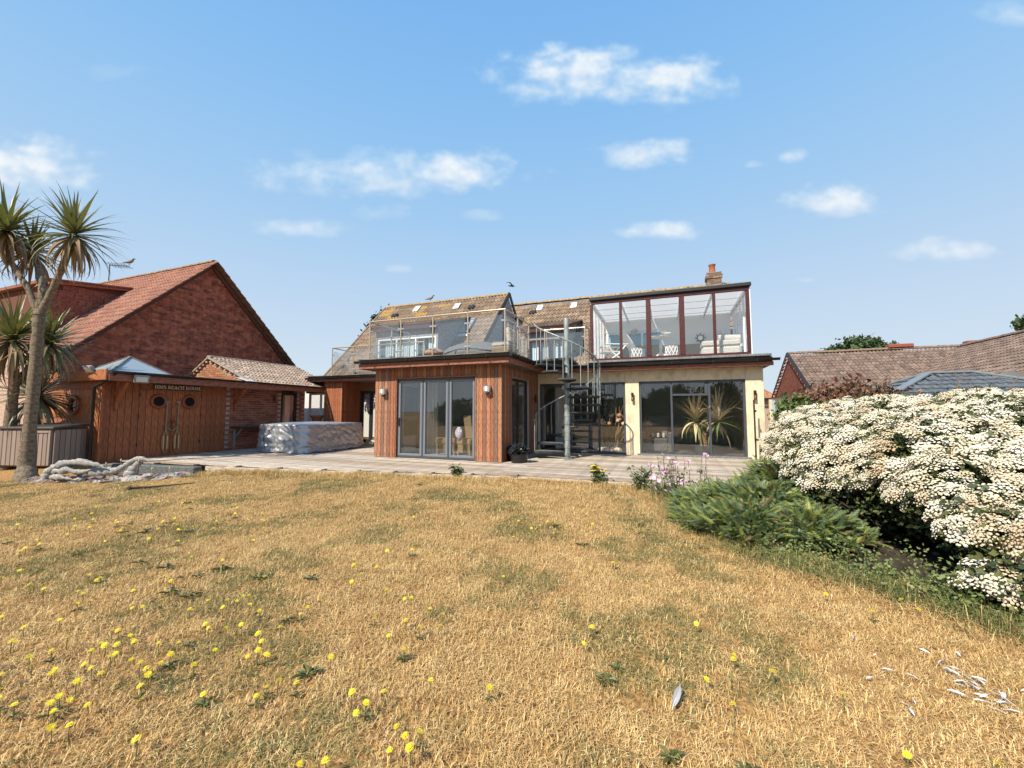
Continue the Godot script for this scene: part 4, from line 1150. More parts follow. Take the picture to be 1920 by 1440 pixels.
	var pt := [L(0.42, 0.32, 0.25), L(0.37, 0.275, 0.215), L(0.48, 0.375, 0.30), L(0.33, 0.245, 0.195)]
	var vv := Vector3(rx + 12.5, ry - 2.36, 0).normalized()
	tile_slope(a, Vector3(-12.42, 2.335, -9.3), Vector3.FORWARD, vv * -1.0 if vv.x > 0 else vv, 3.4, 2.5, 0.27, 0.25, pt, M.tilepink, func(q): return true, func(q): return rng.randi(), 0.05)
	ridge_tiles(a, Vector3(rx, ry + 0.0, -9.25), Vector3(rx, ry + 0.0, -12.7), 0.12, mat(L(0.34, 0.26, 0.21), 0.95, cache.blot, Vector3(3, 3, 3)))
	wput(a, "flashing", cbox(Vector3(0.55, 0.02, 0.3), 0.004), mat(L(0.5, 0.52, 0.54), 0.4), Vector3(-12.75, 2.5, -9.2), Basis(Vector3.BACK, -0.25))
	# shelf on brackets
	var sh := thing("wall_shelf", "grey timber wall shelf on white brackets against the bricks", "shelf", Vector3(-12.7, 0.9, -9.4))
	box(sh, "shelf_board", Vector3(X + 0.002, 0.95, -10.1), Vector3(-12.42, 0.99, -8.85), M.stairdark, 0.006)
	for zz in [-8.98, -9.9]:
		bar(sh, "bracket", Vector3(X + 0.02, 0.6, zz), Vector3(-12.55, 0.94, zz), 0.04, 0.03, M.greywall); box(sh, "bracket_upright", Vector3(X, 0.35, zz - 0.03), Vector3(X + 0.03, 0.94, zz + 0.03), M.greywall)

func floodlight(c: Vector3, dir: Vector3, label: String):
	var f := thing("floodlight", label, "floodlight", c)
	var bs := dirbasis(dir)
	put(f, "housing", cbox(Vector3(0.3, 0.2, 0.06), 0.015), M.greywall, Transform3D(bs, Vector3.ZERO))
	put(f, "lens", cbox(Vector3(0.22, 0.13, 0.01), 0.003), mat(L(0.6, 0.6, 0.58), 0.1), Transform3D(bs, bs.z * 0.034))
	put(f, "bracket", cbox(Vector3(0.05, 0.04, 0.14), 0.005), M.stairdark, Transform3D(bs, -bs.z * 0.09))

# ---------- neighbours ----------
func build_neighbour_left():
	var X := -16.5
	var b := thing("brick_house", "red brick gabled house with reddish tiled roof beyond the timber hut", "house", Vector3(-21.0, 0, -10.3))
	var pk := Vector2(10.28, 7.2)
	var P := PackedVector2Array([Vector2(6.0, 0), Vector2(6.0, 2.95), pk, Vector2(14.5, 2.95), Vector2(14.5, 0)])
	wput(b, "wall", prism_mesh(P, 10.5), M.mortar, Vector3(-27.012, 0, 0), Basis(Vector3.FORWARD, UP, Vector3.RIGHT))
	var tones := [L(0.44, 0.13, 0.078), L(0.37, 0.105, 0.066), L(0.49, 0.15, 0.09), L(0.32, 0.095, 0.064), L(0.46, 0.165, 0.095), L(0.41, 0.115, 0.066)]
	bricks(b, Vector3(X, 2.0, -6.0), Vector3.FORWARD, Vector3.RIGHT, 8.6, 5.3, 0.27, 0.092, tones, M.brickred, func(q):
		var z: float = 6.0 + q.x; var y: float = 2.0 + q.y
		return y < 7.2 - absf(z - 10.28) - 0.12)
	for s in [-1.0, 1.0]:
		var foot := Vector3(X + 0.06, 2.9, -10.28 - s * 4.3)
		var top := Vector3(X + 0.06, 7.2, -10.28)
		bar(b, "brick_verge", foot - Vector3(0, 0.1, 0), top - Vector3(0, 0.1, 0), 0.1, 0.1, M.brickred.duplicate() if false else mat(L(0.20, 0.07, 0.05), 0.95, cache.fine, Vector3(3, 3, 3)))
		var n := 15
		for i in n:
			var p0 := foot.lerp(top, float(i) / n); var p1 := foot.lerp(top, (i + 1.05) / n)
			bar(b, "verge_tile", p0 + Vector3(0.08, 0.06 + 0.02, 0), p1 + Vector3(0.08, 0.05, 0), 0.18, 0.09, mat(L(0.22, 0.14, 0.095), 0.95, cache.blot, Vector3(2, 2, 2)) if i % 2 else mat(L(0.26, 0.165, 0.11), 0.95, cache.blot, Vector3(2, 2, 2)))
	var rt := [L(0.43, 0.19, 0.125), L(0.38, 0.165, 0.11), L(0.48, 0.225, 0.15), L(0.41, 0.19, 0.13)]
	tile_slope(b, Vector3(-27.0, 2.92, -5.95), Vector3.RIGHT, Vector3(0, 1, -1).normalized(), 10.6, 6.1, 0.33, 0.32, rt, M.tilered, func(q): return -27.0 + q.x > -25.5 and q.y > 0.6, func(q): return rng.randi())
	tile_slope(b, Vector3(-27.0, 2.92, -14.6), Vector3.RIGHT, Vector3(0, 1, 1).normalized(), 10.6, 6.1, 0.33, 0.32, rt, M.tilered, func(q): return -27.0 + q.x > -18.5, func(q): return rng.randi(), 0.035, 40)
	ridge_tiles(b, Vector3(-27, 7.24, -10.28), Vector3(-16.3, 7.24, -10.28), 0.15, mat(L(0.34, 0.20, 0.11), 0.95, cache.blot, Vector3(2, 2, 2)))
	# flue holes
	for h in [[5.45, -10.23], [5.69, -11.48]]:
		wput(b, "flue_hole", lathe([Vector2(0, 0), Vector2(0.1, 0), Vector2(0.1, 0.03), Vector2(0.07, 0.035), Vector2(0.065, 0.01), Vector2(0, 0.01)], 14), M.black, Vector3(X, h[0], h[1]), Basis(Vector3.FORWARD, -PI / 2))
	# flat-topped dormer with tile-hung cheek
	var d := part(b, "dormer", Vector3(-21, 5.5, -8.5))
	var zb := -9.35
	var cp := PackedVector2Array([Vector2(-zb, 6.15), Vector2(6.9, 3.8), Vector2(6.9, 5.75)])
	wput(d, "cheek", prism_mesh(cp, 5.5), mat(L(0.12, 0.04, 0.03), 0.95), Vector3(-24.8, 0, 0), Basis(Vector3.FORWARD, UP, Vector3.RIGHT))
	var ct := tints(M.tilered, [L(0.33, 0.115, 0.08), L(0.29, 0.10, 0.07), L(0.37, 0.14, 0.095)])
	for j in 9:
		var y := 3.95 + j * 0.22
		for i in 12:
			var z: float = -6.95 - i * 0.2 - (0.1 if j % 2 else 0.0)
			if y + 0.1 > 5.75 + (-z - 6.9) * 0.163 or y < 7.2 - (10.28 + z) + 0.0: continue
			wput(d, "hung_tile", cbox(Vector3(0.03, 0.24, 0.19), 0.0), ct[rng.randi() % 3], Vector3(-19.28, y, z), Basis(Vector3.FORWARD, 0.08))
	bar(d, "dormer_roof", Vector3(-22.0, 5.78, -6.7), Vector3(-22.0, 6.2, -9.6), 5.7, 0.1, mat(rt[1], 0.9, cache.fine, Vector3(1.3, 1.3, 1.3)))
	for i in 9:
		var q := Vector3(-19.2, 5.86, -6.75).lerp(Vector3(-19.2, 6.24, -9.4), (i + 0.5) / 9)
		wput(d, "edge_tile", cbox(Vector3(0.25, 0.06, 0.3), 0.01), ct[i % 3], q, dirbasis(Vector3(0, -0.145, 1)))
	bar(d, "lead_valley", Vector3(-19.2, 6.12, -9.3), Vector3(-19.2, 3.85, -6.95), 0.16, 0.05, M.lead)
	# aerial with a gull
	var an := thing("tv_aerial", "thin television aerial on the red roof's ridge", "aerial", Vector3(-23.5, 7.2, -10.3))
	rod(an, "mast", Vector3(-23.5, 7.2, -10.3), Vector3(-23.5, 8.15, -10.3), 0.02, M.stairdark, 6)
	rod(an, "boom", Vector3(-23.4, 8.08, -10.25), Vector3(-22.0, 7.86, -10.3), 0.018, M.stairdark, 6)
	for i in 7:
		var q := Vector3(-23.3, 8.07, -10.25).lerp(Vector3(-22.1, 7.88, -10.3), i / 6.0)
		rod(an, "element", q - Vector3(0.0, 0.06, 0.2), q + Vector3(0.0, 0.06, 0.2), 0.01, M.stairdark, 5)
	gull(Vector3(-22.0, 7.9, -10.3), 0.6, "grey gull perched at the end of the television aerial")

func gull(at: Vector3, turn: float, label: String, sc := 1.0):
	var g := thing("gull", label, "bird", at, "")
	var s := st()
	add_tube(s, [Vector3(-0.26, 0.10, 0), Vector3(-0.12, 0.13, 0), Vector3(0.02, 0.16, 0), Vector3(0.1, 0.22, 0), Vector3(0.13, 0.29, 0), Vector3(0.17, 0.31, 0), Vector3(0.23, 0.29, 0)], [0.012, 0.05, 0.075, 0.06, 0.04, 0.038, 0.006], 8)
	put(g, "body", done(s), mat(L(0.22, 0.21, 0.2), 0.8), Transform3D(Basis(UP, turn).scaled(Vector3.ONE * sc), Vector3.ZERO))
	for z in [-0.03, 0.03]:
		put(g, "leg", tube_mesh([Vector3(0.0, 0.1, z), Vector3(0.01, 0.0, z)], [0.008, 0.008], 5), M.bronze, Transform3D(Basis(UP, turn).scaled(Vector3.ONE * sc), Vector3.ZERO))

func build_neighbour_right():
	# --- brown roofed bungalow
	var b := thing("bungalow", "long low bungalow with brown tiled roof and brick gable behind the shrubs", "house", Vector3(10, 0, -24.7))
	var ry := 4.45; var rz := 24.75
	var P := PackedVector2Array([Vector2(21.3, 0), Vector2(21.3, 2.35), Vector2(rz, ry - 0.05), Vector2(28.2, 2.35), Vector2(28.2, 0)])
	wput(b, "wall", prism_mesh(P, 12.0), M.mortar, Vector3(6.02, 0, 0), Basis(Vector3.FORWARD, UP, Vector3.RIGHT))
	var bt := [L(0.30, 0.085, 0.05), L(0.26, 0.07, 0.045), L(0.33, 0.10, 0.06)]
	bricks(b, Vector3(6.01, 0.3, -28.0), Vector3.BACK, Vector3.LEFT, 6.6, 4.3, 0.30, 0.1, bt, M.brickfar, func(q):
		var z: float = 28.0 - q.x; var y: float = 0.3 + q.y
		return y < ry - absf(z - rz) * 0.6 - 0.15 and y > 0.9, 200)
	for s in [-1.0, 1.0]:
		var foot := Vector3(5.93, ry - 3.6 * 0.6, -rz + s * 3.6); var top := Vector3(5.93, ry + 0.02, -rz)
		bar(b, "barge_board", foot, top, 0.08, 0.16, M.blackwood)
		for i in 14:
			wput(b, "dentil_brick", cbox(Vector3(0.06, 0.1, 0.12)), mat(L(0.5, 0.3, 0.22), 0.9) if i % 2 else mat(bt[0], 0.9), foot.lerp(top, (i + 0.5) / 14) - Vector3(0.0, 0.16, 0), dirbasis(top - foot))
	var rt := [L(0.235, 0.165, 0.13), L(0.215, 0.15, 0.118), L(0.26, 0.185, 0.145), L(0.20, 0.142, 0.115), L(0.285, 0.205, 0.16)]
	var sl := Vector3(0, 0.6, -1).normalized()
	tile_slope(b, Vector3(5.95, ry - 3.75 * 0.6, -rz + 3.75), Vector3.RIGHT, sl, 9.5, 4.45, 0.30, 0.30, rt, M.tilefar, func(q):
		return 5.95 + q.x < 12.8 - (4.37 - q.y) * 0.86 + 0.3, func(q): return rng.randi())
	ridge_tiles(b, Vector3(5.95, ry + 0.02, -rz), Vector3(12.8, ry + 0.02, -rz), 0.15, mat(L(0.28, 0.18, 0.13), 0.95, cache.blot, Vector3(2, 2, 2)))
	for x in [10.05, 12.9]:
		box(b, "ridge_vent", Vector3(x, ry + 0.08, -rz - 0.2), Vector3(x + 0.95, ry + 0.26, -rz + 0.2), mat(L(0.25, 0.07, 0.05), 0.9), 0.03)
	# wing coming forward, ridge along z
	var W := PackedVector2Array([Vector2(8.9, 0), Vector2(8.9, 2.35), Vector2(12.8, ry - 0.05), Vector2(16.6, 2.35), Vector2(16.6, 0)])
	wput(b, "wing_wall", prism_mesh(W, 12.5), M.mortar, Vector3(0, 0, -25.5))
	tile_slope(b, Vector3(8.85, ry - 3.95 * 0.55, -13.0), Vector3.FORWARD, Vector3(1, 0.55, 0).normalized(), 11.9, 4.5, 0.30, 0.30, rt, M.tilefar, func(q):
		return 13.0 + q.x < rz - 3.75 + q.y * 0.855 + 0.3, func(q): return rng.randi(), 0.035, 120)
	ridge_tiles(b, Vector3(12.8, ry + 0.03, -rz), Vector3(12.8, ry + 0.03, -13.0), 0.15, mat(L(0.24, 0.16, 0.12), 0.95, cache.blot, Vector3(2, 2, 2)))
	var ed := mat(L(0.36, 0.14, 0.09), 0.95, cache.fine, Vector3(2, 2, 2))
	box(b, "brick_band", Vector3(8.86, 1.4, -16.6), Vector3(8.9, 2.2, -15.6), ed)
	# satellite dish
	var d := thing("satellite_dish", "grey satellite dish on the bungalow wall above the bush", "satellite dish", Vector3(8.8, 2.1, -15.2))
	var prof := []
	for i in 7: prof.append(Vector2(0.36 * i / 6.0, 0.09 * pow(i / 6.0, 2)))
	var db := dirbasis(Vector3(-0.75, 0.25, 0.65))
	put(d, "dish", lathe(prof, 24), mat(L(0.2, 0.21, 0.22), 0.5), Transform3D(db * Basis(Vector3.RIGHT, PI / 2), Vector3(0, 0.1, 0)))
	put(d, "feed_arm", tube_mesh([Vector3(0, -0.2, 0.02), Vector3(0, -0.15, 0.5)], [0.015, 0.015], 6), M.stairdark, Transform3D(db, Vector3(0, 0.1, 0)))
	put(d, "receiver", cbox(Vector3(0.07, 0.07, 0.12), 0.02), M.greywall, Transform3D(db, Vector3(0, 0.1, 0) + db * Vector3(0, -0.13, 0.52)))
	put(d, "wall_bracket", tube_mesh([Vector3(0, 0.05, 0), Vector3(0.05, -0.15, 0), Vector3(0.1, -0.3, -0.1)], [0.02, 0.02, 0.02], 6), M.stairdark)
	# --- grey hipped gazebo roof
	var g := thing("garden_gazebo", "garden gazebo with grey hipped metal tile roof behind the white bush", "gazebo", Vector3(6.3, 0, -12.5))
	var yr := 2.33; var ye := 1.72
	var A := Vector3(5.82, yr, -12.5); var B := Vector3(6.62, yr, -12.5)
	var q := [Vector3(4.4, ye, -11.0), Vector3(8.05, ye, -11.0), Vector3(8.05, ye, -14.0), Vector3(4.4, ye, -14.0)]
	var tg := [L(0.15, 0.17, 0.185), L(0.165, 0.185, 0.20), L(0.14, 0.16, 0.175)]
	var gmat := mat(tg[0], 0.5)
	for f in [[q[0], q[1], B, A], [q[2], q[3], A, B]]:
		var s := st(); var w := wp(g)
		otri(s, f[0] - w, f[1] - w, f[2] - w, Vector3(0, -5, 0)); otri(s, f[0] - w, f[2] - w, f[3] - w, Vector3(0, -5, 0))
		put(g, "roof_sheet", done(s), gmat)
	for f in [[q[3], q[0], A], [q[1], q[2], B]]:
		var s := st(); var w := wp(g)
		otri(s, f[0] - w, f[1] - w, f[2] - w, Vector3(0, -5, 0))
		put(g, "roof_sheet", done(s), gmat)
	var vf := Vector3(0, yr - ye, -1.5); var vl := vf.length()
	tile_slope(g, q[0] + Vector3(0, 0.01, 0), Vector3.RIGHT, vf.normalized(), 3.65, vl, 0.30, 0.27, tg, M.tilegrey, func(c):
		var t: float = c.y / vl
		return c.x > t * 1.42 + 0.05 and c.x < 3.65 - t * 1.43 - 0.05, func(c): return rng.randi(), 0.012)
	var vs := Vector3(1.42, yr - ye, 0); var vsl := vs.length()
	tile_slope(g, q[3] + Vector3(0, 0.01, 0), Vector3.BACK, vs.normalized(), 3.0, vsl, 0.30, 0.27, tg, M.tilegrey, func(c):
		var t: float = c.y / vsl
		return c.x > t * 1.5 + 0.05 and c.x < 3.0 - t * 1.5 - 0.05, func(c): return rng.randi(), 0.012)
	for f in [[q[0], A], [q[1], B], [q[2], B], [q[3], A], [A, B]]:
		bar(g, "hip_cap", f[0] + Vector3(0, 0.05, 0), f[1] + Vector3(0, 0.05, 0), 0.16, 0.05, mat(L(0.17, 0.19, 0.205), 0.45), 0.015)
	for c in q:
		box(g, "post", Vector3(lerpf(c.x, 6.3, 0.12) - 0.06, 0, lerpf(c.z, -12.5, 0.12) - 0.06), Vector3(lerpf(c.x, 6.3, 0.12) + 0.06, ye + 0.1, lerpf(c.z, -12.5, 0.12) + 0.06), M.stairdark)
	# --- distant house with orange roof
	var o := thing("distant_house", "distant house with orange hipped roof between the render wall and bungalow", "house", Vector3(5.9, 0, -32))
	box(o, "wall", Vector3(2.6, 0, -35.5), Vector3(6.3, 2.35, -30.5), M.mortar, 0)
	var oc := mat(L(0.42, 0.20, 0.10), 0.95, cache.blot, Vector3(1.5, 1.5, 1.5))
	var e := [Vector3(2.2, 2.33, -30.1), Vector3(6.75, 2.33, -30.1), Vector3(6.75, 2.33, -35.9), Vector3(2.2, 2.33, -35.9)]
	var r0 := Vector3(4.0, 4.2, -32.0); var r1 := Vector3(5.0, 4.2, -34.0)
	var hs := st(); var w2 := wp(o)
	for f in [[e[0], e[1], r0], [e[1], r1, r0], [e[1], e[2], r1], [e[2], e[3], r1], [e[3], r0, r1], [e[3], e[0], r0]]:
		otri(hs, f[0] - w2, f[1] - w2, f[2] - w2, Vector3(-1.3, 1, -1))
	put(o, "roof", done(hs), oc)
	box(o, "gutter", Vector3(2.1, 2.2, -30.08), Vector3(6.85, 2.34, -29.98), M.black, 0.02)
	# --- glass wind screens at the house corner
	var s1 := thing("glass_screen", "clear glass wind screen panel beside the cream pier", "glass screen", Vector3(2.25, 0.2, -11.3))
	rod(s1, "post", Vector3(2.0, 0.2, -11.45), Vector3(2.0, 1.75, -11.45), 0.02, M.bronze, 8)
	wput(s1, "pane", cbox(Vector3(0.30, 1.35, 0.012)), M.glass, Vector3(2.16, 1.05, -11.42), Basis(UP, -0.1))
	for y in [0.75, 1.45]: box(s1, "clamp", Vector3(1.98, y, -11.46), Vector3(2.04, y + 0.05, -11.40), M.black)
	var s2 := thing("glass_screen", "tinted glass wind screen between pale post and brown post", "glass screen", Vector3(2.5, 0.2, -11.2))
	box(s2, "post", Vector3(2.30, 0.2, -11.40), Vector3(2.37, 1.75, -11.33), mat(L(0.55, 0.47, 0.33), 0.6)); box(s2, "post", Vector3(2.77, 0.2, -11.23), Vector3(2.81, 1.78, -11.19), M.bronze)
	wput(s2, "pane", cbox(Vector3(0.42, 1.45, 0.012)), M.frost, Vector3(2.57, 1.05, -11.29), Basis(UP, -0.35))

# ---------- what stands behind the viewer: hedge and trees that the windows mirror ----------
func leaf_cluster(n: int, spread: float, size: float, sd: int) -> ArrayMesh:
	var r := RandomNumberGenerator.new(); r.seed = sd
	var s := st()
	for i in n:
		var c := Vector3(r.randfn(), r.randfn(), r.randfn()) * spread * 0.5
		var d := Vector3(r.randfn(), r.randfn() + 0.4, r.randfn()).normalized()
		var w := d.cross(Vector3(r.randfn(), r.randfn(), r.randfn())).normalized()
		var l := size * r.randf_range(0.7, 1.3)
		var a := c; var b := c + d * l * 0.5 + w * l * 0.28; var t := c + d * l; var e := c + d * l * 0.5 - w * l * 0.28
		tri(s, a, b, t); tri(s, a, t, e)
	return done(s)

func crown(p: Node, called: String, lumps: Array, per: int, mesh: Mesh, m: Material, cols: Array, smin := 0.8, smax := 1.3, shell := 0.55):
	var xf := []; var cc := []
	for l in lumps:
		var r: Vector3 = l[1]
		for i in int(per * l[2]):
			var d := Vector3(rng.randfn(), rng.randfn(), rng.randfn()).normalized() * lerpf(shell, 1.0, sqrt(rng.randf()))
			xf.append(Transform3D(Basis.from_euler(Vector3(rng.randf() * TAU, rng.randf() * TAU, 0)).scaled(Vector3.ONE * rng.randf_range(smin, smax)), l[0] + d * r - wp(p)))
			cc.append(cols[rng.randi() % cols.size()])
	var mm := multi(p, called, mesh, m, xf, cc)
	mm.set_meta("kind", "stuff")
	return mm

func build_boundary_behind():
	var lm := leafmat(Color.WHITE, Color(0.25, 0.3, 0.1))
	var mesh := leaf_cluster(16, 0.5, 0.28, 4)
	var cols := [Color(0.045, 0.085, 0.025), Color(0.06, 0.10, 0.03), Color(0.035, 0.065, 0.02)]
	var words := ["tall dark hedge tree", "low bushy hedge tree", "broad hedge tree", "narrow upright hedge tree"]
	for i in 11:
		var x := -22.0 + i * 4.4
		var h := 2.4 + 1.6 * absf(sin(i * 2.3))
		var t := thing("boundary_tree", words[i % 4] + " along the garden's far boundary", "tree", Vector3(x, 0, 22.0 + sin(i * 1.7)), "trees along the far boundary")
		tube(t, "trunk", [Vector3(x, 0, 22), Vector3(x + 0.1, h * 0.6, 22)], [0.14, 0.08], M.soil, 6)
		crown(t, "crown", [[Vector3(x, h * 0.5, 22), Vector3(2.4, h * 0.5, 1.6), 1.0], [Vector3(x + 1.0, h * 0.75, 22), Vector3(1.3, h * 0.32, 1.2), 0.5]], 420, mesh, lm, cols)
	# conifer peeping past the left verge of the house roof
	var c := thing("conifer", "dark spiky conifer behind the left edge of the house roof", "tree", Vector3(-13.4, 0, -16.5))
	var base := Vector3(-13.4, 0, -16.5)
	tube(c, "trunk", [base, base + Vector3(0, 6.2, 0)], [0.18, 0.04], M.soil, 7)
	var needle := leaf_cluster(26, 0.16, 0.2, 9)
	var xf := []; var cc := []
	for i in 60:
		var y := rng.randf_range(2.0, 6.0)
		var a := rng.randf() * TAU
		var rad := (6.6 - y) * 0.42
		var tip := Vector3(cos(a) * rad, rng.randf_range(0.1, 0.5), sin(a) * rad)
		for k in 7:
			xf.append(Transform3D(Basis.from_euler(Vector3(rng.randf() * 6, rng.randf() * 6, 0)), Vector3(0, y, 0) + tip * (k + 1) / 7.0))
			cc.append(Color(0.035, 0.05, 0.03))
	multi(c, "crown", needle, lm, xf, cc).set_meta("kind", "stuff")
	# trees beyond the bungalow
	var k := 0
	for a in [[14.5, 7.3, -40.0, 1.6], [13.3, 6.7, -41.0, 0.9], [16.0, 6.5, -41.0, 1.0], [24.4, 8.4, -38.0, 1.0]]:
		var t := thing("far_tree", ["rounded dark tree rising above the bungalow ridge", "small treetop left of the rounded tree above the ridge", "small treetop right of the rounded tree above the ridge", "treetop beyond the bungalow's forward wing"][k], "tree", Vector3(a[0], 0, a[2]), "trees beyond the bungalow")
		k += 1
		tube(t, "trunk", [Vector3(a[0], 0, a[2]), Vector3(a[0], a[1] - a[3], a[2])], [0.25, 0.12], M.soil, 7)
		crown(t, "crown", [[Vector3(a[0], a[1] - a[3], a[2]), Vector3.ONE * a[3], 1.0], [Vector3(a[0] + a[3] * 0.7, a[1] - a[3] * 0.9, a[2]), Vector3.ONE * a[3] * 0.6, 0.5], [Vector3(a[0] - a[3] * 0.7, a[1] - a[3] * 1.2, a[2]), Vector3.ONE * a[3] * 0.6, 0.5]], 260, mesh, lm, cols)

# ---------- spiral stair ----------
func build_stair():
	var C := Vector3(-2.41, DK, -10.3)
	var s := thing("spiral_staircase", "grey steel spiral staircase from the deck up to the balcony", "staircase", C)
	put(s, "centre_column", lathe([Vector2(0.16, 0), Vector2(0.16, 0.015), Vector2(0.066, 0.016), Vector2(0.066, 3.6), Vector2(0.06, 3.65), Vector2(0, 3.655)], 20), M.galv)
	var n := 13
	var rise := (2.86 - DK) / n
	var step := deg_to_rad(29.0)   # clockwise seen from above
	var a0 := deg_to_rad(176.0)
	var R := 0.86
	var wedge := PackedVector2Array()
	wedge.append(Vector2(0.05, -0.05))
	for i in 5:
		var t := lerpf(-0.27, 0.27, i / 4.0)
		wedge.append(Vector2(cos(t) * R, sin(t) * R))
	wedge.append(Vector2(0.05, 0.05))
	var tm := prism_mesh(wedge, 0.03)
	var top_m := mat(L(0.20, 0.20, 0.19), 0.85, cache.blot, Vector3(3, 3, 3))
	var wtop := PackedVector2Array()
	for q in wedge: wtop.append(Vector2(0.1 + q.x * 0.86, q.y * 0.86))
	var tpm := prism_mesh(wtop, 0.006)
	var rail := []; var rad := []
	for i in n:
		var a := a0 + step * i     # screen: angle measured so that cos -> x, sin -> towards the viewer
		var y := rise * (i + 1)
		var bs := Basis(UP, -a) * Basis(Vector3.RIGHT, -PI / 2)
		if i < n - 1:
			var tr := put(s, "tread", tm, M.stairdark, Transform3D(bs, Vector3(0, y - 0.035, 0)))
			put(tr, "tread_top", tpm, top_m, Transform3D(Basis(), Vector3(0, 0, 0.031)))
			put(tr, "nosing", cbox(Vector3(R - 0.1, 0.012, 0.055), 0.003), M.stairdark, Transform3D(Basis(Vector3.BACK, 0.27), Vector3(cos(0.27), sin(0.27), 0) * R * 0.54 + Vector3(0, 0, 0.0)))
			put(s, "collar", lathe([Vector2(0.067, 0), Vector2(0.076, 0), Vector2(0.076, 0.1), Vector2(0.067, 0.1)], 16), M.galv, Transform3D(Basis(), Vector3(0, y - 0.12, 0)))
			for k in 2:
				var aa := a + step * (k * 0.5 - 0.3)
				var p := Vector3(cos(aa) * (R - 0.02), y - 0.04, sin(aa) * (R - 0.02))
				var hr := y + 0.92 + rise * (k * 0.5 - 0.3)
				rod(s, "spindle", p + C, Vector3(p.x, hr, p.z) + C, 0.011, M.galv, 8)
	for i in 61:
		var t := i / 60.0 * (n - 0.6) - 0.6
		var a := a0 + step * t
		rail.append(C + Vector3(cos(a) * (R - 0.02), rise * (t + 1) + 0.92, sin(a) * (R - 0.02))); rad.append(0.021)
	tube(s, "handrail", rail, rad, M.galv, 10)
	# landing plate joining column and balcony
	var lp := PackedVector2Array([Vector2(-0.08, -0.08), Vector2(-0.95, 0.25), Vector2(-0.95, 1.25), Vector2(0.05, 1.25), Vector2(0.1, 0.0)])
	put(s, "landing", prism_mesh(lp, 0.05), M.stairdark, Transform3D(Basis(Vector3.RIGHT, -PI / 2), Vector3(0, 2.86 - DK - 0.05, 0)))
	box(s, "landing_edge", C + Vector3(-0.95, 2.46, -1.25), C + Vector3(-0.93, 2.6, -0.25), M.stairdark)

# ---------- rooms seen through the glass ----------
func wicker_chair(at: Vector3, turn: float, label: String):
	var c := thing("wicker_chair", label, "chair", at, "wicker dining chairs")
	var R := Basis(UP, turn)
	var bk := PackedVector2Array([Vector2(-0.22, 0.42), Vector2(-0.24, 1.02), Vector2(-0.2, 1.06), Vector2(0.2, 1.06), Vector2(0.24, 1.02), Vector2(0.22, 0.42)])
	put(c, "backrest", prism_mesh(bk, 0.06), M.wicker, Transform3D(R * Basis(Vector3.RIGHT, -0.16), R * Vector3(0, 0.05, 0.2)))
	put(c, "seat", cbox(Vector3(0.48, 0.16, 0.5), 0.03), M.wicker, Transform3D(R, Vector3(0, 0.40, 0)))
	put(c, "skirt", cbox(Vector3(0.44, 0.22, 0.46), 0.02), M.wicker, Transform3D(R, Vector3(0, 0.22, 0)))
	for x in [-0.2, 0.2]:
		for z in [-0.2, 0.2]:
			put(c, "leg", cbox(Vector3(0.045, 0.14, 0.045), 0.004), M.pole_pale, Transform3D(R, R * Vector3(x, 0.07, z)))

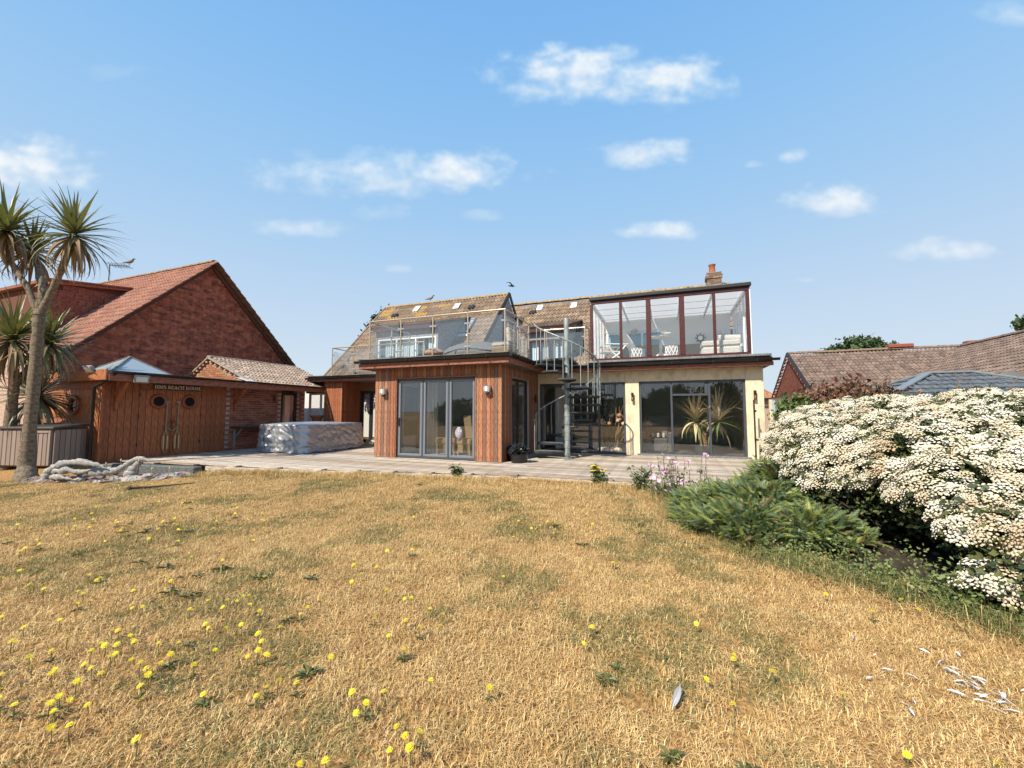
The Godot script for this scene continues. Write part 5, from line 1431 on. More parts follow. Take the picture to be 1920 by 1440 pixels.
func build_interiors():
	var F := DK + 0.012
	# dining room in the extension
	wicker_chair(Vector3(-5.72, F, -9.85), 2.2, "high backed wicker chair turned side-on behind the folding doors")
	wicker_chair(Vector3(-5.0, F, -9.85), 2.9, "high backed wicker chair draped with a blue and white cloth")
	wicker_chair(Vector3(-5.3, F, -11.9), 0.0, "wicker chair at the far side of the dining table")
	var cl := thing("patterned_cloth", "blue and white patterned cloth over a wicker chair back", "cloth", Vector3(-5.18, F + 0.62, -9.62))
	put(cl, "folds", blob(Vector3(0.11, 0.17, 0.06), 0.3, 0.3, 4, 10, 12), mat(Color.WHITE, 0.9, ntex("bluecloth", 66, 0.06, 2, [[0.0, Color(0.05, 0.1, 0.35)], [0.42, Color(0.1, 0.18, 0.5)], [0.5, Color(0.9, 0.92, 0.95)], [1.0, Color(0.95, 0.95, 0.96)]]), Vector3(3, 3, 3)))
	var tb := thing("dining_table", "pale dining table inside the cedar clad extension", "table", Vector3(-5.2, F, -11.0))
	put(tb, "tabletop", cbox(Vector3(1.6, 0.05, 0.9), 0.01), M.pole_pale, Transform3D(Basis(), Vector3(0, 0.74, 0)))
	for x in [-0.7, 0.7]:
		for z in [-0.36, 0.36]: put(tb, "leg", cbox(Vector3(0.08, 0.715, 0.08), 0.006), M.pole_pale, Transform3D(Basis(), Vector3(x, 0.3575, z)))
	var cu := thing("white_curtain", "long white curtain panel behind the middle folding leaf", "curtain", Vector3(-6.85, F, -10.35))
	for i in 7: put(cu, "fold", tube_mesh([Vector3(i * 0.09, 0, 0.03 * (i % 2)), Vector3(i * 0.085, 2.2, 0.03 * (i % 2))], [0.055, 0.045], 8), M.cloth)
	var bs := thing("sideboard", "pale sideboard with glazed doors inside the extension", "sideboard", Vector3(-6.6, F, -12.9))
	put(bs, "cabinet", cbox(Vector3(0.9, 0.8, 0.4), 0.01), M.pole_pale, Transform3D(Basis(), Vector3(0, 0.4, 0)))
	put(bs, "door_panel", cbox(Vector3(0.36, 0.6, 0.02), 0.004), M.dimwall, Transform3D(Basis(), Vector3(-0.21, 0.4, 0.212))); put(bs, "door_panel", cbox(Vector3(0.36, 0.6, 0.02), 0.004), M.dimwall, Transform3D(Basis(), Vector3(0.21, 0.4, 0.212)))
	# driftwood sculpture with shells in the middle room
	var d := thing("driftwood_display", "tall display of twisted branches and shells inside the sliding doors", "ornament", Vector3(-1.55, F, -12.6))
	var bm := mat(L(0.32, 0.22, 0.13), 0.9, cache.grain, Vector3(4, 2, 4))
	for i in 17:
		var pts := [Vector3(rng.randf_range(-0.15, 0.15), 0.1, rng.randf_range(-0.1, 0.1))]; var rd := [0.022]
		var v := Vector3(rng.randf_range(-0.5, 0.5), 1, rng.randf_range(-0.2, 0.2)).normalized()
		for k in 7:
			v = (v + Vector3(rng.randf_range(-0.45, 0.45), 0.25, rng.randf_range(-0.15, 0.15))).normalized()
			var np: Vector3 = pts[-1] + v * rng.randf_range(0.16, 0.29)
			np.x = clampf(np.x, -0.45, 0.36); np.y = minf(np.y, 1.86); np.z = clampf(np.z, -0.25, 0.25)
			pts.append(np); rd.append(0.02 - k * 0.002)
		put(d, "branch", tube_mesh(pts, rd, 6), bm)
		put(d, "shell", blob(Vector3(0.06, 0.05, 0.05) * rng.randf_range(0.7, 1.4), 0.25, 0.4, i, 6, 8), [mat(L(0.62, 0.42, 0.28), 0.6), mat(L(0.7, 0.58, 0.42), 0.6), mat(L(0.5, 0.26, 0.15), 0.6)][i % 3], Transform3D(Basis(), pts[4] + Vector3(0, 0, 0.05)))
	for i in 9: put(d, "base_shell", blob(Vector3(0.1, 0.08, 0.08), 0.3, 0.4, 30 + i, 6, 8), mat(L(0.6, 0.5, 0.38), 0.7), Transform3D(Basis(), Vector3(rng.randf_range(-0.35, 0.3), 0.06, rng.randf_range(0, 0.25))))
	# cabinet and picture in the middle room
	var ck := thing("drawer_cabinet", "dark grey cabinet with drawers behind the spiral staircase", "cabinet", Vector3(-2.4, F, -13.4))
	put(ck, "carcass", cbox(Vector3(0.95, 0.85, 0.45), 0.01), mat(L(0.10, 0.11, 0.12), 0.5), Transform3D(Basis(), Vector3(0, 0.425, 0)))
	for i in 3: put(ck, "drawer", cbox(Vector3(0.87, 0.22, 0.02), 0.005), mat(L(0.15, 0.16, 0.17), 0.45), Transform3D(Basis(), Vector3(0, 0.18 + i * 0.26, 0.235)))
	var wp1 := thing("inner_door", "white inner door standing open behind the sliding doors", "door", Vector3(-3.2, F, -13.2))
	put(wp1, "panel", cbox(Vector3(0.72, 2.0, 0.04), 0.006), M.whitewall, Transform3D(Basis(UP, 0.9), Vector3(0, 1.0, 0)))
	put(wp1, "knob", blob(Vector3.ONE * 0.03, 0, 1, 1, 6, 8), M.chrome, Transform3D(Basis(), Vector3(0.2, 1.0, 0.0)))
	# right room: sunlit yucca with dry leaves, armchair
	var y := thing("indoor_yucca", "large potted yucca with dry straw leaves inside the glass doors", "plant", Vector3(0.92, F, -12.7))
	tree_yucca(y)
	var ar := thing("armchair", "dark armchair with striped cushion inside the right-hand room", "armchair", Vector3(-0.3, F, -13.0))
	put(ar, "seat", cbox(Vector3(0.62, 0.4, 0.6), 0.04), mat(L(0.09, 0.09, 0.09), 0.8), Transform3D(Basis(), Vector3(0, 0.22, 0)))
	put(ar, "backrest", cbox(Vector3(0.62, 0.75, 0.12), 0.04), mat(L(0.11, 0.11, 0.11), 0.8), Transform3D(Basis(Vector3.RIGHT, -0.15), Vector3(0, 0.7, -0.28)))
	for x in [-0.36, 0.36]: put(ar, "armrest", cbox(Vector3(0.1, 0.6, 0.6), 0.03), mat(L(0.10, 0.10, 0.10), 0.8), Transform3D(Basis(), Vector3(x, 0.3, 0)))
	var cs := part(ar, "cushion", Vector3(-0.3, F + 0.5, -12.95))
	for i in 6: put(cs, "cushion_stripe", cbox(Vector3(0.07, 0.13, 0.36), 0.02), M.cloth if i % 2 else M.black, Transform3D(Basis(), Vector3(-0.19 + i * 0.075, 0, 0)))
	var st_ := thing("round_basket", "small wire basket standing inside the glass door", "basket", Vector3(-0.05, F, -12.35))
	for i in 5: put(st_, "wire", ring_mesh(0.13 * sin(PI * (i + 1) / 6.0) + 0.02, 0.006, 16, 5), M.lead, Transform3D(Basis(Vector3.RIGHT, PI / 2), Vector3(0, 0.05 + i * 0.06, 0)))
	for i in 6: put(st_, "wire", ring_mesh(0.15, 0.005, 16, 5), M.lead, Transform3D(Basis(UP, i * PI / 6), Vector3(0, 0.165, 0)))
	# --- upstairs furniture
	var G := 2.905
	var lc := thing("lounge_chair", "white slatted steamer chair in the upstairs conservatory", "chair", Vector3(-1.55, G, -12.75))
	var wm: Material = M.white
	for i in 7:
		var o := -0.24 + i * 0.08
		put(lc, "back_slat", cbox(Vector3(0.055, 0.85, 0.025), 0.006), wm, Transform3D(Basis(UP, -1.1) * Basis(Vector3.RIGHT, 0.6), Basis(UP, -1.1) * Vector3(o, 0.72, -0.52 + 0.0)))
		put(lc, "seat_slat", cbox(Vector3(0.055, 0.025, 0.6), 0.006), wm, Transform3D(Basis(UP, -1.1), Basis(UP, -1.1) * Vector3(o, 0.38, 0.05)))
	for x in [-0.3, 0.3]:
		put(lc, "armrest", cbox(Vector3(0.07, 0.03, 0.7), 0.01), wm, Transform3D(Basis(UP, -1.1), Basis(UP, -1.1) * Vector3(x, 0.6, -0.05)))
		put(lc, "leg", tube_mesh([Vector3(x, 0, 0.35), Vector3(x, 0.3, -0.1), Vector3(x, 0.6, -0.35)], [0.025, 0.025, 0.025], 6), wm, Transform3D(Basis(UP, -1.1), Vector3.ZERO))
		put(lc, "leg", tube_mesh([Vector3(x, 0, -0.35), Vector3(x, 0.35, 0.1), Vector3(x, 0.6, 0.25)], [0.025, 0.025, 0.025], 6), wm, Transform3D(Basis(UP, -1.1), Vector3.ZERO))
	put(lc, "headrest", blob(Vector3(0.24, 0.1, 0.09), 0.1, 0.3, 3, 8, 12), M.cloth, Transform3D(Basis(UP, -1.1), Basis(UP, -1.1) * Vector3(0, 1.05, -0.72)))
	for a in [[-0.82, -12.55, "beside the steamer chair"], [0.16, -12.45, "beside the round table"]]:
		var dr := thing("drum_stool", "white lattice drum stool " + a[2], "stool", Vector3(a[0], G, a[1]), "lattice drum stools")
		put(dr, "core", lathe([Vector2(0, 0), Vector2(0.15, 0), Vector2(0.165, 0.22), Vector2(0.15, 0.44), Vector2(0, 0.44)], 18), M.greywall)
		for i in 10:
			for sgn in [-1.0, 1.0]:
				var pts := []; var rd := []
				for k in 6:
					var t := k / 5.0; var an: float = TAU * i / 10 + sgn * t * 1.3
					var r := 0.152 + 0.018 * sin(PI * t)
					pts.append(Vector3(cos(an) * r, 0.01 + t * 0.42, sin(an) * r)); rd.append(0.013)
				put(dr, "lattice_strip", tube_mesh(pts, rd, 5), M.white)
	var rt := thing("pedestal_table", "white round pedestal table under a gull figurine", "table", Vector3(-0.13, G, -12.8))
	put(rt, "tabletop", lathe([Vector2(0, 0.76), Vector2(0.27, 0.76), Vector2(0.3, 0.775), Vector2(0.3, 0.79), Vector2(0, 0.795)], 28), M.white)
	put(rt, "pedestal", lathe([Vector2(0.05, 0.2), Vector2(0.07, 0.25), Vector2(0.03, 0.35), Vector2(0.05, 0.5), Vector2(0.025, 0.65), Vector2(0.06, 0.76)], 14), M.white)
	for i in 3:
		var an := TAU * i / 3 + 0.4
		put(rt, "foot", tube_mesh([Vector3(0, 0.3, 0), Vector3(cos(an) * 0.15, 0.2, sin(an) * 0.15), Vector3(cos(an) * 0.3, 0.02, sin(an) * 0.3)], [0.03, 0.025, 0.02], 7), M.white)
	gull(Vector3(-0.05, G + 0.795, -12.75), PI * 0.95, "white gull figurine on the upstairs round table", 0.8)
	get_child(get_child_count() - 1).get_node("body").material_override = M.white
	var so := thing("daybed", "white upholstered daybed in the conservatory corner", "sofa", Vector3(1.45, G, -12.85))
	put(so, "base", cbox(Vector3(1.0, 0.34, 0.75), 0.06), M.cloth, Transform3D(Basis(), Vector3(0, 0.2, 0)))
	put(so, "seat_cushion", cbox(Vector3(0.98, 0.16, 0.73), 0.06), M.cloth, Transform3D(Basis(), Vector3(0.0, 0.46, 0)))
	put(so, "bolster", tube_mesh([Vector3(-0.05, 0.62, 0.1), Vector3(0.5, 0.6, 0.1)], [0.11, 0.11], 12), M.cloth)
	put(so, "pillow", blob(Vector3(0.2, 0.2, 0.09), 0.15, 0.3, 8, 8, 12), M.cloth, Transform3D(Basis(Vector3.RIGHT, -0.3), Vector3(0.05, 0.72, -0.25)))
	var cr := thing("blue_crate", "pale blue side cabinet against the conservatory back wall", "cabinet", Vector3(-0.9, G, -14.3))
	put(cr, "carcass", cbox(Vector3(0.5, 0.6, 0.4), 0.01), mat(L(0.45, 0.62, 0.7), 0.6), Transform3D(Basis(), Vector3(0, 0.3, 0)))
	put(cr, "top", cbox(Vector3(0.54, 0.03, 0.44), 0.006), M.white, Transform3D(Basis(), Vector3(0, 0.616, 0)))
	# --- balcony furniture
	var lo := thing("covered_lounger", "long grey covered lounger on the glass balcony", "lounger", Vector3(-5.0, 2.84, -10.2))
	put(lo, "cover", blob(Vector3(1.15, 0.56, 0.6), 0.06, 0.2, 5, 12, 24), mat(L(0.16, 0.155, 0.15), 0.85, cache.fine, Vector3(2, 2, 2)), Transform3D(Basis(), Vector3(0, 0.03, 0)))
	var ou := thing("rattan_sofa", "beige cushioned rattan sofa at the balcony corner", "sofa", Vector3(-3.98, 2.832, -10.0))
	put(ou, "base", cbox(Vector3(0.5, 0.3, 0.9), 0.03), M.wicker, Transform3D(Basis(), Vector3(0, 0.16, 0)))
	put(ou, "seat_cushion", cbox(Vector3(0.5, 0.14, 0.86), 0.05), mat(L(0.42, 0.36, 0.29), 0.9), Transform3D(Basis(), Vector3(0, 0.38, 0)))
	put(ou, "back_cushion", cbox(Vector3(0.13, 0.4, 0.8), 0.05), mat(L(0.42, 0.36, 0.29), 0.9), Transform3D(Basis(Vector3.BACK, 0.15), Vector3(0.2, 0.6, 0)))
	var po := thing("round_pouffe", "round brown pouffe on the balcony beside the lounger", "pouffe", Vector3(-6.15, 2.832, -9.9))
	put(po, "pad", blob(Vector3(0.3, 0.14, 0.3), 0.05, 0.3, 2, 8, 16), mat(L(0.32, 0.17, 0.1), 0.9), Transform3D(Basis(), Vector3(0, 0.28, 0)))
	put(po, "base", lathe([Vector2(0, 0), Vector2(0.24, 0), Vector2(0.26, 0.24), Vector2(0, 0.24)], 16), M.wicker)

func tree_yucca(y: Node3D):
	var bark := mat(L(0.40, 0.27, 0.15), 0.9, cache.grain, Vector3(5, 2, 5))
	put(y, "pot", lathe([Vector2(0, 0), Vector2(0.2, 0), Vector2(0.24, 0.25), Vector2(0.21, 0.25), Vector2(0.2, 0.2), Vector2(0, 0.2)], 18), M.stairdark)
	put(y, "trunk", tube_mesh([Vector3(0, 0.1, 0), Vector3(0.02, 0.4, 0), Vector3(-0.02, 0.6, 0), Vector3(-0.14, 0.95, 0)], [0.13, 0.11, 0.09, 0.06], 9), bark)
	put(y, "branch", tube_mesh([Vector3(0.0, 0.45, 0), Vector3(0.2, 0.75, 0.05), Vector3(0.33, 1.1, 0.05)], [0.06, 0.05, 0.04], 8), bark)
	var straw := [mat(L(0.62, 0.50, 0.30), 0.7), mat(L(0.52, 0.40, 0.22), 0.7), mat(L(0.68, 0.58, 0.38), 0.7)]
	var green := [mat(L(0.14, 0.2, 0.05), 0.6), mat(L(0.24, 0.26, 0.07), 0.6)]
	for h in [[Vector3(-0.14, 0.92, 0), -0.25], [Vector3(0.36, 0.92, 0.05), 0.3]]:
		for i in 84:
			var az := rng.randf() * TAU
			var up := i < 46
			var el := rng.randf_range(0.7, 1.45) if up else rng.randf_range(-0.9, 0.5)
			var ln := rng.randf_range(0.75, 1.08) if up else rng.randf_range(0.6, 0.9)
			var R := Basis(UP, az) * Basis(Vector3.BACK, el)
			var root: Vector3 = h[0] + Vector3(h[1] * 0.1, 0, 0)
			if (root + R * Vector3(ln, 0, 0)).z > 0.62: az += PI; R = Basis(UP, az) * Basis(Vector3.BACK, el)
			put(y, "leaf", sword_leaf(i % 5), (straw[rng.randi() % 3] if up or rng.randf() < 0.35 else green[rng.randi() % 2]), Transform3D(R.scaled_local(Vector3(ln, ln, 1.5)), root))

# a sword-shaped leaf of unit length along +x, drooping towards -y at the tip; kind sets the droop
func sword_leaf(kind: int) -> ArrayMesh:
	var key := "sword%d" % kind
	if cache.has(key): return cache[key]
	var s := st()
	s.set_smooth_group(0)
	var droop: float = [0.05, 0.16, 0.3, 0.5, 0.72][kind]
	var n := 7
	var rows := []
	for i in n + 1:
		var t := float(i) / n
		var ang := -droop * t * t * 1.6
		var w: float = 0.032 * (0.55 + 0.45 * sin(PI * minf(t * 1.3 + 0.12, 1.0))) * (1.0 - pow(t, 3.0)) + 0.0012
		var p := Vector3(0, 0, 0)
		for k in 8:
			var tt := t * (k + 0.5) / 8.0
			p += Vector3(cos(-droop * tt * tt * 2.2), sin(-droop * tt * tt * 2.2), 0) * t / 8.0
		rows.append([p + Vector3(0, w * 0.3, -w), p, p + Vector3(0, w * 0.3, w)])
	for i in n:
		for k in 2:
			tri(s, rows[i][k], rows[i + 1][k], rows[i + 1][k + 1]); tri(s, rows[i][k], rows[i + 1][k + 1], rows[i][k + 1])
	cache[key] = done(s)
	return cache[key]

# ---------- things on and round the deck ----------
func wall_lantern(at: Vector3, n: Vector3, label: String):
	var l := thing("wall_lantern", label, "wall light", at, "square wall lanterns on the cedar boards")
	var bs := Basis(n.cross(UP) * -1.0, UP, n)
	put(l, "back_plate", cbox(Vector3(0.12, 0.22, 0.015), 0.004), M.chrome, Transform3D(bs, n * 0.008))
	put(l, "housing", cbox(Vector3(0.15, 0.17, 0.12), 0.012), M.chrome, Transform3D(bs, n * 0.08 + Vector3(0, 0.02, 0)))
	put(l, "lens", cbox(Vector3(0.11, 0.11, 0.012), 0.01), mat(L(0.75, 0.75, 0.72), 0.15), Transform3D(bs, n * 0.145 + Vector3(0, 0.02, 0)))
	for x in [-0.035, 0.035]: put(l, "guard_bar", cbox(Vector3(0.012, 0.16, 0.015), 0.003), M.greywall, Transform3D(bs, n * 0.152 + bs.x * x + Vector3(0, 0.02, 0)))
	put(l, "lower_rim", lathe([Vector2(0.035, 0), Vector2(0.05, 0.03), Vector2(0.04, 0.05), Vector2(0, 0.05)], 14), M.bronze, Transform3D(Basis(), n * 0.07 + Vector3(0, -0.115, 0)))

func up_down_light(at: Vector3, n: Vector3, label: String):
	var l := thing("up_down_light", label, "wall light", at)
	put(l, "bracket", cbox(Vector3(0.04, 0.06, 0.04), 0.005), M.bronze, Transform3D(dirbasis(n), n * 0.02))
	put(l, "cylinder", lathe([Vector2(0.0, -0.12), Vector2(0.035, -0.12), Vector2(0.035, -0.02), Vector2(0.028, -0.015), Vector2(0.028, 0.015), Vector2(0.035, 0.02), Vector2(0.035, 0.12), Vector2(0, 0.12)], 14), M.bronze, Transform3D(Basis(), n * 0.075))

func build_patio_things():
	wall_lantern(Vector3(-7.11, 1.98, -8.998), Vector3.BACK, "square metal wall lantern on the cedar boards near the hot tub")
	wall_lantern(Vector3(-4.05, 1.99, -8.998), Vector3.BACK, "square metal wall lantern on the cedar boards near the spiral stair")
	up_down_light(Vector3(-0.9, 1.87, -11.9), Vector3.BACK, "small bronze cylinder light on the cream pier between sliding doors")
	up_down_light(Vector3(2.1, 1.88, -11.9), Vector3.BACK, "small bronze cylinder light on the cream corner pier")
	up_down_light(Vector3(-3.70, 1.85, -11.5), Vector3.RIGHT, "small bronze cylinder light on the shaded cedar side wall")
	up_down_light(Vector3(-12.89, 1.92, -10.3), Vector3.RIGHT, "small cylinder light on the red brick annexe wall")
	# hot tub under a silver cover
	var t := thing("covered_hot_tub", "hot tub wrapped in a crinkled silver cover on the deck", "hot tub", Vector3(-10.65, DK, -10.0))
	var n := FastNoiseLite.new(); n.seed = 17; n.frequency = 0.9; n.fractal_octaves = 4
	var n2 := FastNoiseLite.new(); n2.seed = 27; n2.frequency = 3.2; n2.fractal_octaves = 2
	var s := st()
	s.set_smooth_group(0)
	var hx := 0.93; var hz := 1.22; var rr := 0.2; var hh := 0.83
	var ring := []
	var per := 220
	for i in per:
		# rounded rectangle by arc length
		var a := TAU * i / per
		var d := Vector2(cos(a), sin(a))
		var k := 1.0 / maxf(absf(d.x) / hx, absf(d.y) / hz)
		var q := d * k
		var c := Vector2(clampf(q.x, -hx + rr, hx - rr), clampf(q.y, -hz + rr, hz - rr))
		var off := q - c
		if off.length() > 0.001 and absf(q.x) > hx - rr and absf(q.y) > hz - rr: q = c + off.normalized() * rr
		var nn := (q - c).normalized() if (q - c).length() > 0.01 else (Vector2(signf(q.x), 0) if absf(q.x) / hx > absf(q.y) / hz else Vector2(0, signf(q.y)))
		ring.append([q, nn])
	var rows := []
	for j in 27:
		var v := j / 22.0
		var row := []
		for i in per:
			var q: Vector2 = ring[i][0]; var nn: Vector2 = ring[i][1]
			var p := Vector3(q.x, v * hh, q.y)
			if j <= 22:
				var along := float(i) / per * 40.0
				var sag := 0.05 * (1.0 - v) + 0.02
				var w := n.get_noise_3d(q.x * 2.0, v * 5.0, q.y * 2.0) * 0.09 * (1.1 - v) + sin(v * 22.0 + n.get_noise_2d(q.x * 2, q.y * 2) * 9.0) * 0.010 * smoothstep(1.0, 0.6, v) + absf(n2.get_noise_3d(q.x, v * 1.2, q.y)) * 0.055
				p += Vector3(nn.x, 0, nn.y) * (w + sag)
				if j == 0: p.y = 0.012 + absf(n.get_noise_1d(along)) * 0.04
			else:
				var k := 1.0 - (j - 22) / 4.0
				p = Vector3(q.x * k, hh + 0.015 + (1.0 - k) * 0.05 + n.get_noise_2d(q.x * k * 3, q.y * k * 3) * 0.02, q.y * k)
			row.append(p)
		rows.append(row)
	for j in 26:
		for i in per:
			var i2 := (i + 1) % per
			tri(s, rows[j][i], rows[j][i2], rows[j + 1][i2]); tri(s, rows[j][i], rows[j + 1][i2], rows[j + 1][i])
	var tub := put(t, "silver_cover", done(s), mat(L(0.42, 0.43, 0.455), 0.42, null, Vector3.ONE, null, 0, 0.6))
	put(t, "strap", cbox(Vector3(0.025, 0.3, 0.006)), M.black, Transform3D(Basis(Vector3.RIGHT, 0.2), Vector3(-0.45, 0.3, 1.38)))
	var loose := thing("silver_sheet", "loose crumpled silver sheet on the deck by the french door", "sheet", Vector3(-9.9, DK, -12.2))
	put(loose, "folds", blob(Vector3(0.34, 0.1, 0.2), 0.7, 0.35, 12, 14, 22, true), mat(L(0.6, 0.62, 0.64), 0.35, null, Vector3.ONE, null, 0, 0.8), Transform3D(Basis(), Vector3(0, 0.08, 0)))
	# terracotta pot
	var pt := thing("terracotta_pot", "terracotta plant pot on a dark stand by the porch", "pot", Vector3(-12.6, DK, -11.95))
	put(pt, "stand", cbox(Vector3(0.32, 0.78, 0.32), 0.01), M.stairdark, Transform3D(Basis(), Vector3(0, 0.39, 0)))
	put(pt, "pot", lathe([Vector2(0, 0.78), Vector2(0.15, 0.78), Vector2(0.21, 1.0), Vector2(0.235, 1.0), Vector2(0.24, 1.07), Vector2(0.2, 1.07), Vector2(0.19, 1.0), Vector2(0, 0.99)], 18), M.terracotta)
	# black bin bags
	var bin := thing("bin_bag", "crumpled shiny black bin bag bulging over a black tub", "bin bag", Vector3(-3.33, DK, -9.2))
	put(bin, "tub", lathe([Vector2(0, 0), Vector2(0.19, 0), Vector2(0.215, 0.2), Vector2(0.19, 0.2), Vector2(0, 0.18)], 20), M.black)
	put(bin, "bag", blob(Vector3(0.24, 0.15, 0.22), 0.55, 0.35, 21, 16, 26, true), mat(L(0.012, 0.012, 0.013), 0.22), Transform3D(Basis(), Vector3(0, 0.27, 0)))
	var bag := thing("bin_bag", "flat black bin bag slumped against the cedar corner", "bin bag", Vector3(-3.58, DK, -9.45))
	put(bag, "tub", lathe([Vector2(0, 0), Vector2(0.13, 0), Vector2(0.15, 0.15), Vector2(0.12, 0.15), Vector2(0, 0.14)], 16), M.black)
	put(bag, "bag", blob(Vector3(0.16, 0.14, 0.2), 0.6, 0.35, 33, 14, 22, true), mat(L(0.012, 0.012, 0.013), 0.22), Transform3D(Basis(), Vector3(0, 0.22, 0)))
	# storage chest
	var c := thing("storage_chest", "grey brown plastic storage chest with slatted front under the palms", "storage chest", Vector3(-13.75, 0.2, -5.05))
	var R := Basis(UP, 0.30)
	var cm := [mat(L(0.24, 0.185, 0.15), 0.7), mat(L(0.27, 0.21, 0.175), 0.7)]
	put(c, "body", cbox(Vector3(1.36, 0.86, 0.66), 0.02), mat(L(0.10, 0.075, 0.06), 0.8), Transform3D(R, Vector3(0, 0.44, 0)))
	for i in 12: put(c, "slat", cbox(Vector3(0.098, 0.8, 0.025), 0.006), cm[i % 2], Transform3D(R, R * Vector3(-0.605 + i * 0.11, 0.44, 0.338)))
	for i in 6: put(c, "slat", cbox(Vector3(0.025, 0.8, 0.098), 0.006), cm[i % 2], Transform3D(R, R * Vector3(0.688, 0.44, -0.275 + i * 0.11)))
	for x in [-0.02, 0.62]: put(c, "panel_trim", cbox(Vector3(0.05, 0.78, 0.02), 0.005), cm[1], Transform3D(R, R * Vector3(x, 0.44, 0.36)))
	put(c, "panel_trim", cbox(Vector3(0.59, 0.05, 0.02), 0.005), cm[1], Transform3D(R, R * Vector3(0.3, 0.8, 0.36)))
	put(c, "lid", cbox(Vector3(1.46, 0.06, 0.78), 0.015), mat(L(0.05, 0.045, 0.042), 0.6), Transform3D(R * Basis(Vector3.RIGHT, 0.1), Vector3(0, 0.92, 0)))
	# driftwood logs and stones
	var wood := mat(L(0.54, 0.51, 0.47), 0.9, cache.grain, Vector3(2, 9, 2), cache.bumpn, 1.0)
	var a := thing("driftwood_log", "bleached driftwood trunk arching over the stones by the palm", "driftwood", Vector3(-11.9, 0.02, -4.75))
	rough_tube(a, "trunk", [Vector3(-11.98, 0.0, -4.45), Vector3(-11.97, 0.2, -4.5), Vector3(-11.85, 0.33, -4.6), Vector3(-11.6, 0.40, -4.75), Vector3(-11.3, 0.36, -4.9), Vector3(-11.1, 0.3, -5.0)], [0.09, 0.075, 0.085, 0.08, 0.05, 0.015], wood, 9, 0.3)
	rough_tube(a, "limb", [Vector3(-11.8, 0.22, -4.5), Vector3(-11.55, 0.26, -4.6), Vector3(-11.3, 0.22, -4.72), Vector3(-11.1, 0.27, -4.8)], [0.05, 0.07, 0.05, 0.012], wood, 8, 0.35)
	rough_tube(a, "limb", [Vector3(-11.85, 0.12, -4.5), Vector3(-11.55, 0.13, -4.5), Vector3(-11.3, 0.09, -4.6)], [0.04, 0.05, 0.015], wood, 8, 0.35)
	var b := thing("driftwood_log", "bleached driftwood limb rising to a beak-like tip", "driftwood", Vector3(-11.4, 0.02, -5.2))
	rough_tube(b, "trunk", [Vector3(-11.75, 0.1, -4.9), Vector3(-11.45, 0.16, -5.0), Vector3(-11.2, 0.17, -5.1), Vector3(-11.0, 0.22, -5.2), Vector3(-10.9, 0.33, -5.3), Vector3(-10.8, 0.42, -5.38), Vector3(-10.65, 0.43, -5.45), Vector3(-10.5, 0.38, -5.5)], [0.05, 0.1, 0.085, 0.055, 0.05, 0.055, 0.045, 0.008], wood, 9, 0.3)
	rough_tube(b, "foot", [Vector3(-10.72, 0.36, -5.42), Vector3(-10.82, 0.2, -5.36), Vector3(-10.84, 0.0, -5.34)], [0.05, 0.09, 0.12], wood, 9, 0.3)
	var rockm := [mat(L(0.45, 0.40, 0.36), 0.95, cache.fine, Vector3(5, 5, 5)), mat(L(0.38, 0.28, 0.25), 0.95, cache.fine, Vector3(5, 5, 5)), mat(L(0.52, 0.47, 0.42), 0.95, cache.fine, Vector3(5, 5, 5)), mat(L(0.30, 0.22, 0.20), 0.95, cache.fine, Vector3(5, 5, 5))]
	var shapes := []
	for i in 6: shapes.append(blob(Vector3(0.14, 0.055, 0.09), 0.55, 0.25, 60 + i, 7, 10, true))
	for i in 70:
		var tt := rng.randf()
		var x := lerpf(-12.4, -9.75, tt); var z := lerpf(-4.35, -5.55, tt) + rng.randf_range(-0.32, 0.2)
		var sc := rng.randf_range(0.5, 1.25)
		var r := put(self, "stone", shapes[i % 6], rockm[rng.randi() % 4], Transform3D(Basis.from_euler(Vector3(rng.randf_range(-0.3, 0.3), rng.randf() * TAU, rng.randf_range(-0.3, 0.3))).scaled(Vector3.ONE * sc), Vector3(x, lawn_y(x, z) + 0.03 * sc, z)))
		tag(r, "pale flat beach stone among the stones edging the lawn", "stone", "beach stones beside the driftwood")
	# flowering weed spikes by the sleeper
	for i in 5:
		var x := -11.6 + i * 0.42; var z := -5.25 - i * 0.06
		var w := thing("weed_stalk", "thin dry weed stalk with a seed head before the sleeper", "weed", Vector3(x, 0, z), "dry weed stalks by the sleeper")
		var tip := Vector3(rng.randf_range(-0.03, 0.12), rng.randf_range(0.22, 0.42), 0)
		put(w, "stem", tube_mesh([Vector3.ZERO, tip * 0.5 + Vector3(0.01, 0, 0), tip], [0.005, 0.004, 0.003], 5), mat(L(0.36, 0.28, 0.12), 0.9))
		put(w, "seed_head", blob(Vector3(0.014, 0.035, 0.014), 0.2, 0.4, i, 6, 7), mat(L(0.58, 0.45, 0.25), 0.9), Transform3D(Basis(), tip))
	# fallen stick on the lawn
	var sk := thing("fallen_stick", "dark bent stick lying on the dry lawn near the stones", "stick", Vector3(-8.9, 0.03, -4.7))
	tube(sk, "stem", [Vector3(-9.25, lawn_y(-9.25, -4.55) + 0.045, -4.55), Vector3(-8.9, lawn_y(-8.9, -4.72) + 0.05, -4.72), Vector3(-8.35, lawn_y(-8.35, -5.1) + 0.055, -5.1)], [0.022, 0.015, 0.008], M.soil, 7)
	put(sk, "knot", blob(Vector3(0.06, 0.035, 0.04), 0.4, 0.4, 3, 7, 9), M.soil, Transform3D(Basis(), Vector3(-0.35, 0.025, 0.15)))
	# birds on and over the roofs
	gull(Vector3(-12.3, 6.5, -15.7), 2.0, "small dark bird standing at the ridge end of the left roof", 0.5)
	gull(Vector3(-10.0, 6.5, -15.7), 0.4, "small dark bird standing on the middle of the left roof's ridge", 0.9)
